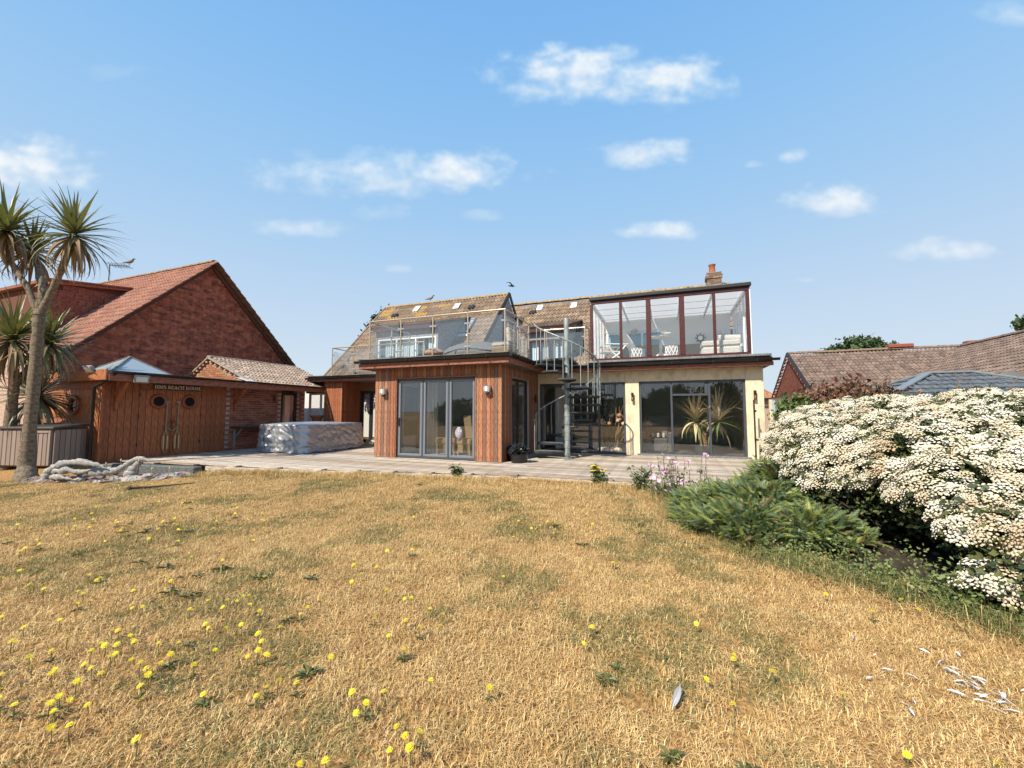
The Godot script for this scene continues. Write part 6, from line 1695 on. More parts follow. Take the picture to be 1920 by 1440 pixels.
	var bf := thing("flying_bird", "dark bird flying above the gap between the roofs", "bird", Vector3(-9.0, 9.4, -23.5))
	var s2 := st()
	add_tube(s2, [Vector3(-0.25, 0.05, 0), Vector3(-0.1, 0.02, 0), Vector3(0.08, 0, 0), Vector3(0.24, -0.05, 0)], [0.01, 0.05, 0.055, 0.008], 7)
	put(bf, "body", done(s2), M.soil)
	for z in [-1.0, 1.0]: put(bf, "wing", tube_mesh([Vector3(0.05, 0.02, 0), Vector3(0.0, 0.14, 0.28 * z), Vector3(-0.16, 0.08, 0.55 * z)], [0.05, 0.035, 0.006], 5), M.soil)

# a point on the line of sight through photo pixel px, py at depth d along the view axis
func at(px: float, py: float, d: float) -> Vector3:
	var b := Basis(UP, deg_to_rad(20.9)) * Basis(Vector3.RIGHT, deg_to_rad(3.95))
	return EYE + b * Vector3((px - 960.0) / 760.0, -(py - 720.0) / 760.0, -1.0) * d

# ---------- cabbage palms ----------
func palm_head(p: Node, c: Vector3, count: int, size: float, ms: Dictionary, axis := Vector3.UP):
	var cr := part(p, "crown", c)
	var tilt := Basis(Quaternion(UP, axis.normalized()))
	for i in count:
		var t := (i + 0.5) / count
		var el := lerpf(1.5, -1.15, pow(t, 0.85)) + rng.randf_range(-0.14, 0.14)
		var az := i * 2.39996 + rng.randf_range(-0.3, 0.3)
		var ln := size * rng.randf_range(0.82, 1.1) * (0.9 if t < 0.15 else 1.0)
		var dead := t > 0.74 or (t > 0.55 and rng.randf() < 0.25)
		var kind := 0 if t < 0.2 else (1 if t < 0.45 else (2 if t < 0.65 else 3))
		if rng.randf() < 0.35: kind = mini(kind + rng.randi_range(1, 2), 4)
		var m: Material = ms.dead[rng.randi() % ms.dead.size()] if dead else ms.live[rng.randi() % ms.live.size()]
		var R := tilt * Basis(UP, az) * Basis(Vector3.BACK, el)
		put(cr, "leaf", sword_leaf(kind), m, Transform3D(R.scaled_local(Vector3(ln, ln, rng.randf_range(0.85, 1.35))), R * Vector3(0.02, 0, 0) + Vector3(0, -0.12 * t, 0)))

func palm_mats() -> Dictionary:
	var live := []; var dead := []
	for c in [L(0.095, 0.11, 0.045), L(0.14, 0.15, 0.065), L(0.07, 0.09, 0.05), L(0.21, 0.205, 0.09), L(0.11, 0.125, 0.075), L(0.17, 0.14, 0.07)]:
		var m := mat(c, 0.42); m.backlight_enabled = true; m.backlight = Color(0.3, 0.32, 0.12); live.append(m)
	for c in [L(0.26, 0.17, 0.09), L(0.20, 0.13, 0.075), L(0.34, 0.25, 0.14)]: dead.append(mat(c, 0.8))
	return {"live": live, "dead": dead}

func build_palms():
	var ms := palm_mats()
	var bark := mat(L(0.30, 0.235, 0.165), 0.95, cache.blot, Vector3(3, 5, 3), cache.bumpn, 2.0)
	var d := 8.6
	var a := thing("cabbage_palm", "tall forked cabbage palm with pale rough trunk beside the storage chest", "palm tree", Vector3(-12.55, 0, -4.4))
	var fork := at(74, 592, d)
	var P := func(pts: Array, rad: Array, nm: String):
		# rough bark: finely divided, uneven rings
		var q := []; var r := []
		for i in pts.size() - 1:
			for k in 6:
				q.append((pts[i] as Vector3).lerp(pts[i + 1], k / 6.0)); r.append(lerpf(rad[i], rad[i + 1], k / 6.0) * rng.randf_range(0.9, 1.1))
		q.append(pts[-1]); r.append(rad[-1])
		return [q, r]
	var tr: Array = P.call([Vector3(-12.55, -0.05, -4.4), at(50, 870, d), at(58, 780, d), at(66, 690, d), fork], [0.20, 0.13, 0.105, 0.095, 0.09], "trunk")
	tube(a, "trunk", tr[0], tr[1], bark, 14)
	for b in [[[fork, at(100, 540, d), at(126, 480, d - 0.1), at(138, 445, d - 0.1)], [0.07, 0.06, 0.055, 0.045]], [[fork, at(52, 540, d), at(20, 490, d + 0.1), at(16, 440, d + 0.1)], [0.065, 0.055, 0.05, 0.04]], [[fork, at(80, 545, d + 0.1), at(72, 500, d + 0.4), at(60, 470, d + 0.6)], [0.09, 0.07, 0.06, 0.05]]]:
		tr = P.call(b[0], b[1], "branch")
		tube(a, "branch", tr[0], tr[1], bark, 10)
	palm_head(a, at(140, 436, d - 0.1), 115, 1.0, ms, Vector3(0.12, 1, 0.1))
	palm_head(a, at(14, 428, d + 0.1), 110, 1.05, ms, Vector3(-0.1, 1, 0.1))
	palm_head(a, at(62, 468, d + 0.6), 75, 0.9, ms)
	var b2 := thing("cabbage_palm", "shorter cabbage palm with drooping brown skirt behind the forked palm", "palm tree", Vector3(-14.37, 0, -4.7))
	var d2 := 9.4
	tr = P.call([Vector3(-14.37, -0.05, -4.7), at(18, 800, d2), at(27, 720, d2), at(26, 650, d2)], [0.13, 0.10, 0.085, 0.08], "trunk")
	tube(b2, "trunk", tr[0], tr[1], bark, 12)
	tr = P.call([at(27, 720, d2), at(60, 690, d2 + 0.3), at(92, 655, d2 + 0.4)], [0.1, 0.08, 0.07], "branch")
	tube(b2, "branch", tr[0], tr[1], bark, 10)
	palm_head(b2, at(24, 632, d2), 150, 1.25, ms)
	palm_head(b2, at(92, 640, d2 + 0.4), 140, 1.05, ms, Vector3(0.25, 1, 0.1))
	var b3 := thing("cabbage_palm", "young low cabbage palm with arching leaves over the storage chest", "palm tree", at(46, 880, 10.2) * Vector3(1, 0, 1))
	tr = P.call([b3.position, at(60, 800, 10.0), at(70, 750, 9.9)], [0.13, 0.11, 0.09], "trunk")
	tube(b3, "trunk", tr[0], tr[1], bark, 10)
	palm_head(b3, at(72, 738, 9.9), 130, 1.1, ms, Vector3(0.2, 1, 0.25))

# ---------- shrubs on the right ----------
func corymb(sd: int) -> ArrayMesh:
	var r := RandomNumberGenerator.new(); r.seed = sd
	var s := st()
	for i in 30:
		var a := i * 2.39996; var q := 0.078 * sqrt((i + 0.3) / 30.0)
		var c := Vector3(cos(a) * q, 0.03 - q * q * 5.0 + r.randf_range(-0.008, 0.008), sin(a) * q)
		var up := (Vector3(c.x * 5.0, 1, c.z * 5.0) + Vector3(r.randf_range(-0.3, 0.3), 0, r.randf_range(-0.3, 0.3))).normalized()
		var x := up.cross(Vector3(0.3, 0.1, 1)).normalized(); var y := up.cross(x)
		var R := r.randf_range(0.0085, 0.0135)
		for k in 6:
			var t0 := TAU * k / 6 + i; var t1 := t0 + TAU / 6
			tri(s, c + up * 0.008, c + (x * cos(t0) + y * sin(t0)) * R, c + (x * cos(t1) + y * sin(t1)) * R)
	return done(s)

func build_shrubs():
	var lm := leafmat(Color.WHITE, Color(0.3, 0.38, 0.12))
	# --- white daisy bush
	var o := thing("daisy_bush", "large daisy bush smothered in cream white flower heads", "bush", Vector3(3.0, 0, -5.5))
	var lumps := [[Vector3(2.05, 0.85, -6.7), Vector3(0.75, 0.66, 0.8)], [Vector3(2.15, 0.82, -5.9), Vector3(0.8, 0.6, 0.8)], [Vector3(2.7, 0.9, -6.8), Vector3(1.0, 0.72, 0.9)], [Vector3(2.6, 0.82, -5.3), Vector3(0.85, 0.62, 0.7)], [Vector3(3.5, 0.95, -6.4), Vector3(1.1, 0.72, 1.0)], [Vector3(3.3, 0.9, -5.4), Vector3(1.0, 0.66, 0.9)], [Vector3(4.4, 0.95, -6.2), Vector3(1.2, 0.75, 1.1)], [Vector3(4.2, 0.85, -5.1), Vector3(1.0, 0.66, 0.9)], [Vector3(2.55, 0.72, -4.7), Vector3(0.62, 0.42, 0.5)], [Vector3(3.1, 0.72, -4.5), Vector3(0.75, 0.52, 0.6)], [Vector3(2.35, 0.52, -4.25), Vector3(0.36, 0.2, 0.3)], [Vector3(2.8, 0.5, -3.95), Vector3(0.55, 0.3, 0.4)], [Vector3(2.15, 0.22, -3.95), Vector3(0.2, 0.12, 0.16)], [Vector3(3.6, 0.6, -4.2), Vector3(0.7, 0.45, 0.5)], [Vector3(1.55, 0.62, -5.5), Vector3(0.14, 0.1, 0.13)], [Vector3(5.3, 0.9, -5.8), Vector3(1.1, 0.7, 1.1)]]
	var gap := FastNoiseLite.new(); gap.seed = 91; gap.frequency = 1.5; gap.fractal_octaves = 3
	var fx := []; var fc := []; var lx := []; var lc := []
	var creams := [Color(0.63, 0.575, 0.43), Color(0.66, 0.615, 0.485), Color(0.59, 0.50, 0.355), Color(0.69, 0.655, 0.55), Color(0.52, 0.39, 0.25)]
	var greens := [Color(0.05, 0.075, 0.022), Color(0.035, 0.055, 0.02), Color(0.075, 0.10, 0.03), Color(0.11, 0.12, 0.035)]
	for l in lumps:
		var r: Vector3 = l[1]
		var area := 4.0 * PI * pow((pow(r.x * r.y, 1.6) + pow(r.x * r.z, 1.6) + pow(r.y * r.z, 1.6)) / 3.0, 1 / 1.6)
		for i in int(area * 330):
			var d := Vector3(rng.randfn(), rng.randfn(), rng.randfn()).normalized()
			var p: Vector3 = l[0] + d * r * (1.0 + 0.10 * gap.get_noise_3dv(l[0] * 3.0 + d * 2.2))
			var deep := 0.0
			for q in lumps:
				if q == l: continue
				var e: Vector3 = (p - q[0]) / q[1]
				deep = maxf(deep, 1.0 - e.length())
			if deep > 0.12: continue
			var nrm := (d / r).normalized()
			if nrm.y > -0.28 and gap.get_noise_3dv(p * 1.25) > -0.27 and i % 5 < 4:
				var up := (nrm * 0.8 + UP * 0.7 + Vector3(rng.randf_range(-0.3, 0.3), 0, rng.randf_range(-0.3, 0.3))).normalized()
				var bs := Basis(Quaternion(UP, up)) * Basis(UP, rng.randf() * TAU)
				fx.append(Transform3D(bs.scaled(Vector3.ONE * rng.randf_range(0.45, 1.15)), p + up * rng.randf_range(-0.06, 0.06) - o.position))
				var tone := gap.get_noise_3dv(p * 0.8 + Vector3(30, 0, 0))
				var c: Color = creams[rng.randi() % 4] if tone < 0.34 else creams[2 + 2 * (rng.randi() % 2)]
				fc.append(c)
			for k in 2:
				lx.append(Transform3D(Basis.from_euler(Vector3(rng.randf() * TAU, rng.randf() * TAU, 0)).scaled(Vector3.ONE * rng.randf_range(0.7, 1.3)), p - nrm * rng.randf_range(0.03, 0.35) - o.position))
				lc.append(greens[rng.randi() % 4])
	var fm := leafmat(Color.WHITE, Color(0.25, 0.25, 0.2), 0.8)
	multi(o, "flower_heads", corymb(1), fm, fx, fc).set_meta("kind", "stuff")
	multi(o, "leaves", leaf_cluster(8, 0.1, 0.05, 3), lm, lx, lc).set_meta("kind", "stuff")
	for i in 46:
		var l: Array = lumps[rng.randi() % lumps.size()]
		var e: Vector3 = l[0] + Vector3(rng.randf_range(-1, 1), rng.randf_range(-0.5, 0.7), rng.randf_range(-1, 1)) * l[1] * 0.8
		var root := Vector3(lerpf(e.x, 3.2, 0.55), 0, lerpf(e.z, -5.5, 0.5))
		tube(o, "stem", [root, root.lerp(e, 0.5) + Vector3(rng.randf_range(-0.1, 0.1), 0.05, rng.randf_range(-0.1, 0.1)), e], [0.022, 0.014, 0.006], M.soil, 5)
	# --- reddish shrub behind it
	var r := thing("red_leaved_shrub", "reddish brown leaved shrub behind the white daisy bush", "shrub", Vector3(3.1, 0, -9.0))
	var rl := [[Vector3(2.6, 1.2, -8.9), Vector3(0.6, 0.7, 0.6), 1.0], [Vector3(3.1, 1.35, -9.0), Vector3(0.65, 0.72, 0.6), 1.2], [Vector3(3.6, 1.25, -9.1), Vector3(0.6, 0.62, 0.6), 1.0], [Vector3(2.9, 0.8, -8.7), Vector3(0.7, 0.6, 0.6), 1.0], [Vector3(4.0, 1.15, -9.1), Vector3(0.5, 0.45, 0.5), 0.6]]
	crown(r, "foliage", rl, 420, leaf_cluster(9, 0.16, 0.075, 6), lm, [Color(0.16, 0.055, 0.035), Color(0.11, 0.04, 0.03), Color(0.20, 0.09, 0.05), Color(0.07, 0.055, 0.025), Color(0.22, 0.13, 0.07)], 0.7, 1.3, 0.35)
	for i in 44:
		var l: Array = rl[rng.randi() % rl.size()]
		var d := Vector3(rng.randf_range(-1, 1), rng.randf_range(0.3, 1.0), rng.randf_range(-1, 1)).normalized()
		var e: Vector3 = l[0] + d * l[1] * rng.randf_range(1.0, 1.32)
		var root := Vector3(lerpf(e.x, 3.1, 0.6), 0.1, -9.0)
		tube(r, "twig", [root, root.lerp(e, 0.6) + Vector3(rng.randf_range(-0.1, 0.1), 0.1, 0), e], [0.014, 0.009, 0.004], mat(L(0.15, 0.075, 0.05), 0.9), 5)
	# trailing bare stems at its right-hand end
	for i in 9:
		var x := rng.randf_range(3.9, 5.2)
		var e := Vector3(x + rng.randf_range(-0.2, 0.5), rng.randf_range(1.7, 2.15), -8.6)
		tube(r, "bare_stem", [Vector3(x, 0.6, -8.7), Vector3(x, 1.4, -8.65), e], [0.012, 0.009, 0.004], mat(L(0.22, 0.14, 0.09), 0.9), 5)
	var gs := thing("green_shrub", "dark green shrub at the foot of the reddish shrub near the glass screen", "shrub", Vector3(2.45, 0, -8.4))
	crown(gs, "foliage", [[Vector3(2.35, 1.0, -8.4), Vector3(0.4, 0.55, 0.4), 1.0], [Vector3(2.7, 0.75, -8.2), Vector3(0.5, 0.5, 0.45), 1.0], [Vector3(2.2, 1.35, -8.9), Vector3(0.22, 0.35, 0.25), 0.5]], 380, leaf_cluster(9, 0.14, 0.08, 8), lm, [Color(0.04, 0.08, 0.02), Color(0.06, 0.11, 0.025), Color(0.13, 0.17, 0.04)])
	tube(gs, "stem", [Vector3(2.45, 0, -8.4), Vector3(2.4, 1.0, -8.4)], [0.03, 0.01], M.soil, 6)
	# --- spreading juniper
	var j := thing("juniper", "low spreading feathery green juniper beside the daisy bush", "juniper", Vector3(1.1, 0, -5.7))
	var s := st()
	for i in 34:
		var t := i / 33.0
		var c := Vector3(t * 0.30, sin(t * 2.2) * 0.035, 0)
		for k in 2:
			var sd := 1.0 if k == 0 else -1.0
			var L0 := 0.085 * (1.0 - t * 0.75)
			var tip := c + Vector3(L0 * 0.85, 0.012 + 0.02 * sin(i * 3.7 + k), sd * L0)
			tri(s, c, c + Vector3(0.014, 0.004, 0), tip)
			tri(s, c.lerp(tip, 0.45), c.lerp(tip, 0.55) + Vector3(0.003, 0.006, 0), c.lerp(tip, 0.5) + Vector3(0.04, 0.012, sd * 0.008))
	var spray := done(s)
	var jx := []; var jc := []
	var jl := [[Vector3(1.05, 0.2, -5.7), Vector3(0.7, 0.36, 0.6)], [Vector3(0.8, 0.15, -5.1), Vector3(0.5, 0.27, 0.45)], [Vector3(1.4, 0.3, -6.35), Vector3(0.55, 0.45, 0.55)], [Vector3(1.35, 0.15, -5.1), Vector3(0.42, 0.26, 0.4)], [Vector3(0.5, 0.12, -6.0), Vector3(0.45, 0.24, 0.45)], [Vector3(0.42, 0.08, -5.45), Vector3(0.35, 0.18, 0.35)]]
	for l in jl:
		for i in 1500:
			var d := Vector3(rng.randfn(), absf(rng.randfn()) + 0.05, rng.randfn()).normalized()
			var p: Vector3 = l[0] + d * l[1] * rng.randf_range(0.6, 1.03) * (1.0 + 0.38 * gap.get_noise_3dv((l[0] + d * 0.7) * 1.6))
			if gap.get_noise_3dv(p * 2.1) < -0.3: continue
			var az := atan2(-d.z, d.x) + rng.randf_range(-0.9, 0.9)
			var bs := Basis(UP, az) * Basis(Vector3.BACK, rng.randf_range(-0.3, 1.0)) * Basis(Vector3.RIGHT, rng.randf_range(-0.7, 0.7))
			jx.append(Transform3D(bs.scaled(Vector3.ONE * rng.randf_range(0.28, 0.55)), p - j.position))
			jc.append([Color(0.21, 0.27, 0.075), Color(0.15, 0.21, 0.085), Color(0.30, 0.33, 0.09), Color(0.11, 0.165, 0.075), Color(0.16, 0.22, 0.13), Color(0.28, 0.20, 0.09)][rng.randi() % 5 if rng.randf() < 0.95 else 5])
	multi(j, "foliage", spray, lm, jx, jc).set_meta("kind", "stuff")
	for i in 12:
		var a := rng.randf() * TAU
		tube(j, "branch", [Vector3(1.2, 0, -5.6), Vector3(1.2 + cos(a) * 0.4, 0.25, -5.6 + sin(a) * 0.4), Vector3(1.2 + cos(a) * 0.8, 0.3, -5.6 + sin(a) * 0.8)], [0.03, 0.02, 0.008], M.soil, 5)
	# --- green undergrowth at the foot of the daisy bush
	var ug := Node3D.new(); ug.name = "undergrowth"; add_child(ug)
	tag(ug, "low tangled green weeds in the shade under the daisy bush", "weeds", "", "stuff")
	var ux := []; var uc := []
	for i in 2300:
		var z := rng.randf_range(-5.2, -3.0)
		var off := 0.12 + absf(rng.randfn()) * 0.36
		if off < 0.35 and gap.get_noise_2d(z * 3.0, off * 5.0) < 0.0: continue
		var x := in_bed_edge(z) + off
		ux.append(Transform3D(Basis.from_euler(Vector3(rng.randf() * 6, rng.randf() * 6, 0)).scaled(Vector3.ONE * rng.randf_range(0.6, 1.3)), Vector3(x, rng.randf() * (rng.randf() * 0.25 + clampf(off - 0.4, 0.0, 0.6) * 0.4), z)))
		uc.append([Color(0.12, 0.16, 0.045), Color(0.16, 0.20, 0.055), Color(0.10, 0.135, 0.05), Color(0.22, 0.22, 0.075)][rng.randi() % 4])
	multi(ug, "leaves", leaf_cluster(12, 0.1, 0.028, 19), lm, ux, uc)
	# --- mallow with pink flowers
	var petal := st()
	for k in 5:
		var t := TAU * k / 5
		var a := Vector3(cos(t), 0.25, sin(t)); var b := Vector3(cos(t - 0.5), 0.2, sin(t - 0.5)); var c := Vector3(cos(t + 0.5), 0.2, sin(t + 0.5))
		tri(petal, Vector3.ZERO, b * 0.028, a * 0.034); tri(petal, Vector3.ZERO, a * 0.034, c * 0.028)
	var pm := done(petal)
	var mal := thing("mallow", "upright mallow with mauve pink flowers at the deck corner", "flowering plant", Vector3(0.05, 0.1, -6.55))
	var mf := [mat(L(0.58, 0.34, 0.50), 0.7), mat(L(0.66, 0.45, 0.58), 0.7), mat(L(0.48, 0.22, 0.38), 0.7)]
	var gx := []; var gc := []
	for i in 26:
		var root := Vector3(rng.randf_range(-0.35, 0.45), -0.1, rng.randf_range(-0.35, 0.35))
		var h := rng.randf_range(0.4, 0.85) * (1.3 if i < 3 else 1.0)
		var tip := root + Vector3(rng.randf_range(-0.12, 0.12), h, rng.randf_range(-0.12, 0.12))
		put(mal, "stem", tube_mesh([root, root.lerp(tip, 0.5) + Vector3(0.02, 0, 0), tip], [0.007, 0.005, 0.003], 5), mat(L(0.09, 0.12, 0.04), 0.8))
		for k in rng.randi_range(2, 5):
			var p := root.lerp(tip, rng.randf_range(0.62, 1.0)) + Vector3(rng.randf_range(-0.04, 0.04), 0, rng.randf_range(-0.04, 0.04))
			put(mal, "flower", pm, mf[rng.randi() % 3], Transform3D(Basis.from_euler(Vector3(rng.randf_range(0.3, 1.3), rng.randf() * TAU, 0)).scaled(Vector3.ONE * rng.randf_range(0.7, 1.2)), p))
		for k in 9:
			gx.append(Transform3D(Basis.from_euler(Vector3(rng.randf() * 6, rng.randf() * 6, 0)).scaled(Vector3.ONE * rng.randf_range(0.6, 1.1)), root.lerp(tip, rng.randf_range(0.05, 0.75)) + Vector3(rng.randf_range(-0.07, 0.07), 0, rng.randf_range(-0.07, 0.07))))
			gc.append([Color(0.07, 0.10, 0.03), Color(0.10, 0.13, 0.04), Color(0.05, 0.08, 0.03)][rng.randi() % 3])
	multi(mal, "leaves", leaf_cluster(5, 0.06, 0.05, 13), lm, gx, gc).set_meta("kind", "stuff")
	# a small weed with yellow flowers on the deck edge and a grey one in front of the folding doors
	weed("ragwort", "yellow flowered ragwort at the edge of the deck", Vector3(-1.15, 0.15, -7.25), 0.36, true)
	weed("deck_weed", "small grey green weed growing through the deck edge", Vector3(-3.9, 0.2, -7.15), 0.2, false)
	weed("border_weed", "bushy green weed between the deck and the mallow", Vector3(-0.45, 0.12, -7.05), 0.42, false)

func weed(called: String, label: String, p: Vector3, h: float, yellow: bool):
	var w := thing(called, label, "weed", p)
	var lm := leafmat(Color.WHITE, Color(0.3, 0.38, 0.12))
	var gx := []; var gc := []
	for i in 9:
		var tip := Vector3(rng.randf_range(-0.5, 0.5) * h, h * rng.randf_range(0.6, 1.0), rng.randf_range(-0.4, 0.4) * h)
		put(w, "stem", tube_mesh([Vector3.ZERO, tip * 0.5, tip], [0.006, 0.005, 0.003], 5), mat(L(0.12, 0.14, 0.05), 0.9))
		for k in 6:
			gx.append(Transform3D(Basis.from_euler(Vector3(rng.randf() * 6, rng.randf() * 6, 0)), tip * rng.randf_range(0.2, 1.0)))
			gc.append([Color(0.10, 0.13, 0.05), Color(0.14, 0.16, 0.07), Color(0.08, 0.11, 0.04)][rng.randi() % 3])
		if yellow:
			for k in 3: put(w, "flower", blob(Vector3(0.022, 0.012, 0.022), 0.1, 0.3, k, 5, 8), mat(L(0.75, 0.5, 0.03), 0.7), Transform3D(Basis(), tip + Vector3(rng.randf_range(-0.03, 0.03), 0.01, rng.randf_range(-0.03, 0.03))))
	multi(w, "leaves", leaf_cluster(6, 0.05, 0.06, 15), lm, gx, gc).set_meta("kind", "stuff")

# ---------- grass, dandelions, feathers ----------
func tuft(sd: int, n: int, spread: float, hmin: float, hmax: float, w: float, lean: float) -> ArrayMesh:
	var r := RandomNumberGenerator.new(); r.seed = sd
	var s := st()
	for i in n:
		var b := Vector3(r.randf_range(-1, 1), 0, r.randf_range(-1, 1)) * spread
		var az := r.randf() * TAU
		var d := Vector3(cos(az), 0, sin(az))
		var h := r.randf_range(hmin, hmax)
		var ln := r.randf_range(0.2, lean)
		var side := Vector3(-d.z, 0, d.x) * w * r.randf_range(0.7, 1.2)
		var mid := b + UP * h * 0.6 + d * h * ln * 0.35
		var tip := b + UP * h * (1.0 - 0.35 * ln) + d * h * ln
		tri(s, b - side, mid - side * 0.7, b + side); tri(s, b + side, mid - side * 0.7, mid + side * 0.7); tri(s, mid - side * 0.7, tip, mid + side * 0.7)
	return done(s)

func on_lawn(x: float, z: float) -> bool:
	if z < deck_front(x) + 0.03 and x < 2.6: return false
	if x < -12.2 and z < -4.3: return false
	if x < -9.7 and z < lerpf(-5.3, -5.75, (x + 12.4) / 2.7): return false
	return true

# the bed of shrubs starts to the right of this line
func in_bed(x: float, z: float) -> float:
	# signed distance from the lawn's right edge, positive inside the bed
	var pts := [Vector2(-0.35, -7.3), Vector2(-0.05, -6.2), Vector2(0.05, -5.5), Vector2(0.62, -4.5), Vector2(1.35, -4.1), Vector2(2.0, -3.62), Vector2(3.4, -2.9)]
	for i in pts.size() - 1:
		var a: Vector2 = pts[i]; var b: Vector2 = pts[i + 1]
		if z >= a.y and z <= b.y:
			return x - lerpf(a.x, b.x, (z - a.y) / (b.y - a.y))
	return -1.0 if z > -2.9 else 0.5

func in_bed_edge(z: float) -> float:
	var x := 0.0
	for k in 12: x -= in_bed(x, z)
	return x

func build_lawn_details():
	var patch := FastNoiseLite.new(); patch.seed = 12; patch.frequency = 0.55; patch.fractal_octaves = 4
	var fine := FastNoiseLite.new(); fine.seed = 22; fine.frequency = 2.2; fine.fractal_octaves = 2
	var gm := leafmat(Color.WHITE, Color(0.3, 0.25, 0.12), 0.8)
	var straw := [Color(0.59, 0.395, 0.155), Color(0.67, 0.475, 0.20), Color(0.50, 0.315, 0.12), Color(0.74, 0.565, 0.265), Color(0.35, 0.20, 0.08), Color(0.59, 0.38, 0.175)]
	var green := [Color(0.19, 0.18, 0.055), Color(0.27, 0.225, 0.08), Color(0.13, 0.135, 0.045)]
	var sets := [[], [], []]; var cols := [[], [], []]
	var meshes := [tuft(1, 13, 0.05, 0.02, 0.045, 0.0018, 1.8), tuft(2, 13, 0.055, 0.018, 0.042, 0.0018, 2.2), tuft(3, 11, 0.05, 0.022, 0.055, 0.0017, 1.4)]
	var count := 190000
	for i in count:
		var z := -lerpf(0.6, 7.5, pow(rng.randf(), 0.8))
		var x := rng.randf_range(-17.0, 3.6)
		# leave out what the view cannot reach to the sides
		if x > 0.62 * -z + 0.9 or x < z * 3.3 - 0.5: continue
		if not on_lawn(x, z) or in_bed(x, z) > 0.25: continue
		var p := patch.get_noise_2d(x, z) + 0.35 * fine.get_noise_2d(x, z)
		if fine.get_noise_2d(x * 1.7 + 40.0, z * 1.7) < -0.42 and rng.randf() < 0.75: continue   # thin spots where the thatch shows
		var c: Color
		var g := rng.randf()
		if p < -0.20 and g < 0.6: c = green[rng.randi() % 3]
		elif p < -0.04 and g < 0.26: c = green[rng.randi() % 3]
		elif g < 0.035: c = green[1]
		else: c = straw[rng.randi() % 6]
		var k := rng.randi() % 3
		var sc := rng.randf_range(0.7, 1.25) * (1.0 + 0.5 * smoothstep(-3.0, -7.0, z))
		sets[k].append(Transform3D(Basis(UP, rng.randf() * TAU).scaled(Vector3(sc, sc * rng.randf_range(0.7, 1.1), sc)), Vector3(x, lawn_y(x, z) - 0.005, z)))
		cols[k].append(c)
	var all := Node3D.new()
	all.name = "lawn_grass"; add_child(all)
	tag(all, "short dry straw coloured grass covering the lawn", "grass", "", "stuff")
	for k in 3: multi(all, "blades", meshes[k], gm, sets[k], cols[k])
	# long bleached stalks lying over the turf
	var qx := []; var qc := []
	for i in 5200:
		var z := -lerpf(0.8, 7.2, pow(rng.randf(), 0.8)); var x := rng.randf_range(-14.0, 3.0)
		if x > 0.62 * -z + 0.6 or x < z * 3.3 - 0.5 or not on_lawn(x, z) or in_bed(x, z) > 0.2: continue
		qx.append(Transform3D(Basis(UP, rng.randf() * TAU).scaled(Vector3.ONE * rng.randf_range(0.6, 1.2)), Vector3(x, lawn_y(x, z) + 0.006, z)))
		qc.append(straw[rng.randi() % 6] * 1.12)
	multi(all, "stalks", tuft(11, 3, 0.06, 0.05, 0.09, 0.0013, 2.6), gm, qx, qc)
	# longer grass at the deck edge and along the bed
	var ex := []; var ec := []; var bx := []; var bc := []
	for i in 2600:
		var x := rng.randf_range(-9.6, -0.3)
		var z := deck_front(x) + absf(rng.randfn()) * 0.22 + 0.02
		if rng.randf() < 0.35 and x > -5.5: continue
		ex.append(Transform3D(Basis(UP, rng.randf() * TAU).scaled(Vector3.ONE * rng.randf_range(0.6, 1.25)), Vector3(x, lawn_y(x, z) - 0.01, z)))
		ec.append(straw[rng.randi() % 5] if rng.randf() < 0.86 else green[1])
	for i in 5200:
		var z := rng.randf_range(-7.2, -2.9)
		var off := rng.randfn() * 0.2 + 0.2
		if off > 0.0 and fine.get_noise_2d(off * 2.0, z * 1.6) < -0.12 and rng.randf() < 0.8: continue
		var x := off
		for k in 12:   # find the edge at this depth
			x += off - in_bed(x, z)
		if x > 0.62 * -z + 0.9: continue
		var inside := in_bed(x, z) + rng.randfn() * 0.12
		var tall := rng.randf_range(0.25, 0.6) if inside < 0.06 else rng.randf_range(0.4, 1.15)
		bx.append(Transform3D(Basis(UP, rng.randf() * TAU).scaled(Vector3(1.0, tall, 1.0) * rng.randf_range(0.7, 1.1)), Vector3(x, lawn_y(x, z) - 0.01, z)))
		bc.append(straw[rng.randi() % 5] if inside < 0.06 else [Color(0.13, 0.16, 0.045), Color(0.18, 0.20, 0.06), Color(0.10, 0.13, 0.04), Color(0.32, 0.26, 0.11), Color(0.50, 0.36, 0.15)][rng.randi() % 5])
	var edge := Node3D.new(); edge.name = "edge_grass"; add_child(edge)
	tag(edge, "longer dry grass fringing the deck edge", "grass", "", "stuff")
	multi(edge, "blades", tuft(7, 12, 0.06, 0.06, 0.15, 0.002, 0.9), gm, ex, ec)
	var bord := Node3D.new(); bord.name = "border_grass"; add_child(bord)
	tag(bord, "tangled green and straw grass along the shrub bed", "grass", "", "stuff")
	multi(bord, "blades", tuft(8, 14, 0.07, 0.08, 0.24, 0.0024, 1.3), gm, bx, bc)
	# flat green weed rosettes
	var ros := st()
	for i in 9:
		var a := TAU * i / 9 + 0.3 * sin(i * 5.0)
		var d := Vector3(cos(a), 0, sin(a)); var w := Vector3(-d.z, 0, d.x) * 0.013
		var l := 0.07 + 0.03 * sin(i * 2.1)
		tri(ros, Vector3.ZERO, d * l * 0.6 - w + UP * 0.022, d * l + UP * 0.012); tri(ros, Vector3.ZERO, d * l + UP * 0.012, d * l * 0.6 + w + UP * 0.022)
	var rm := done(ros)
	var head := st()
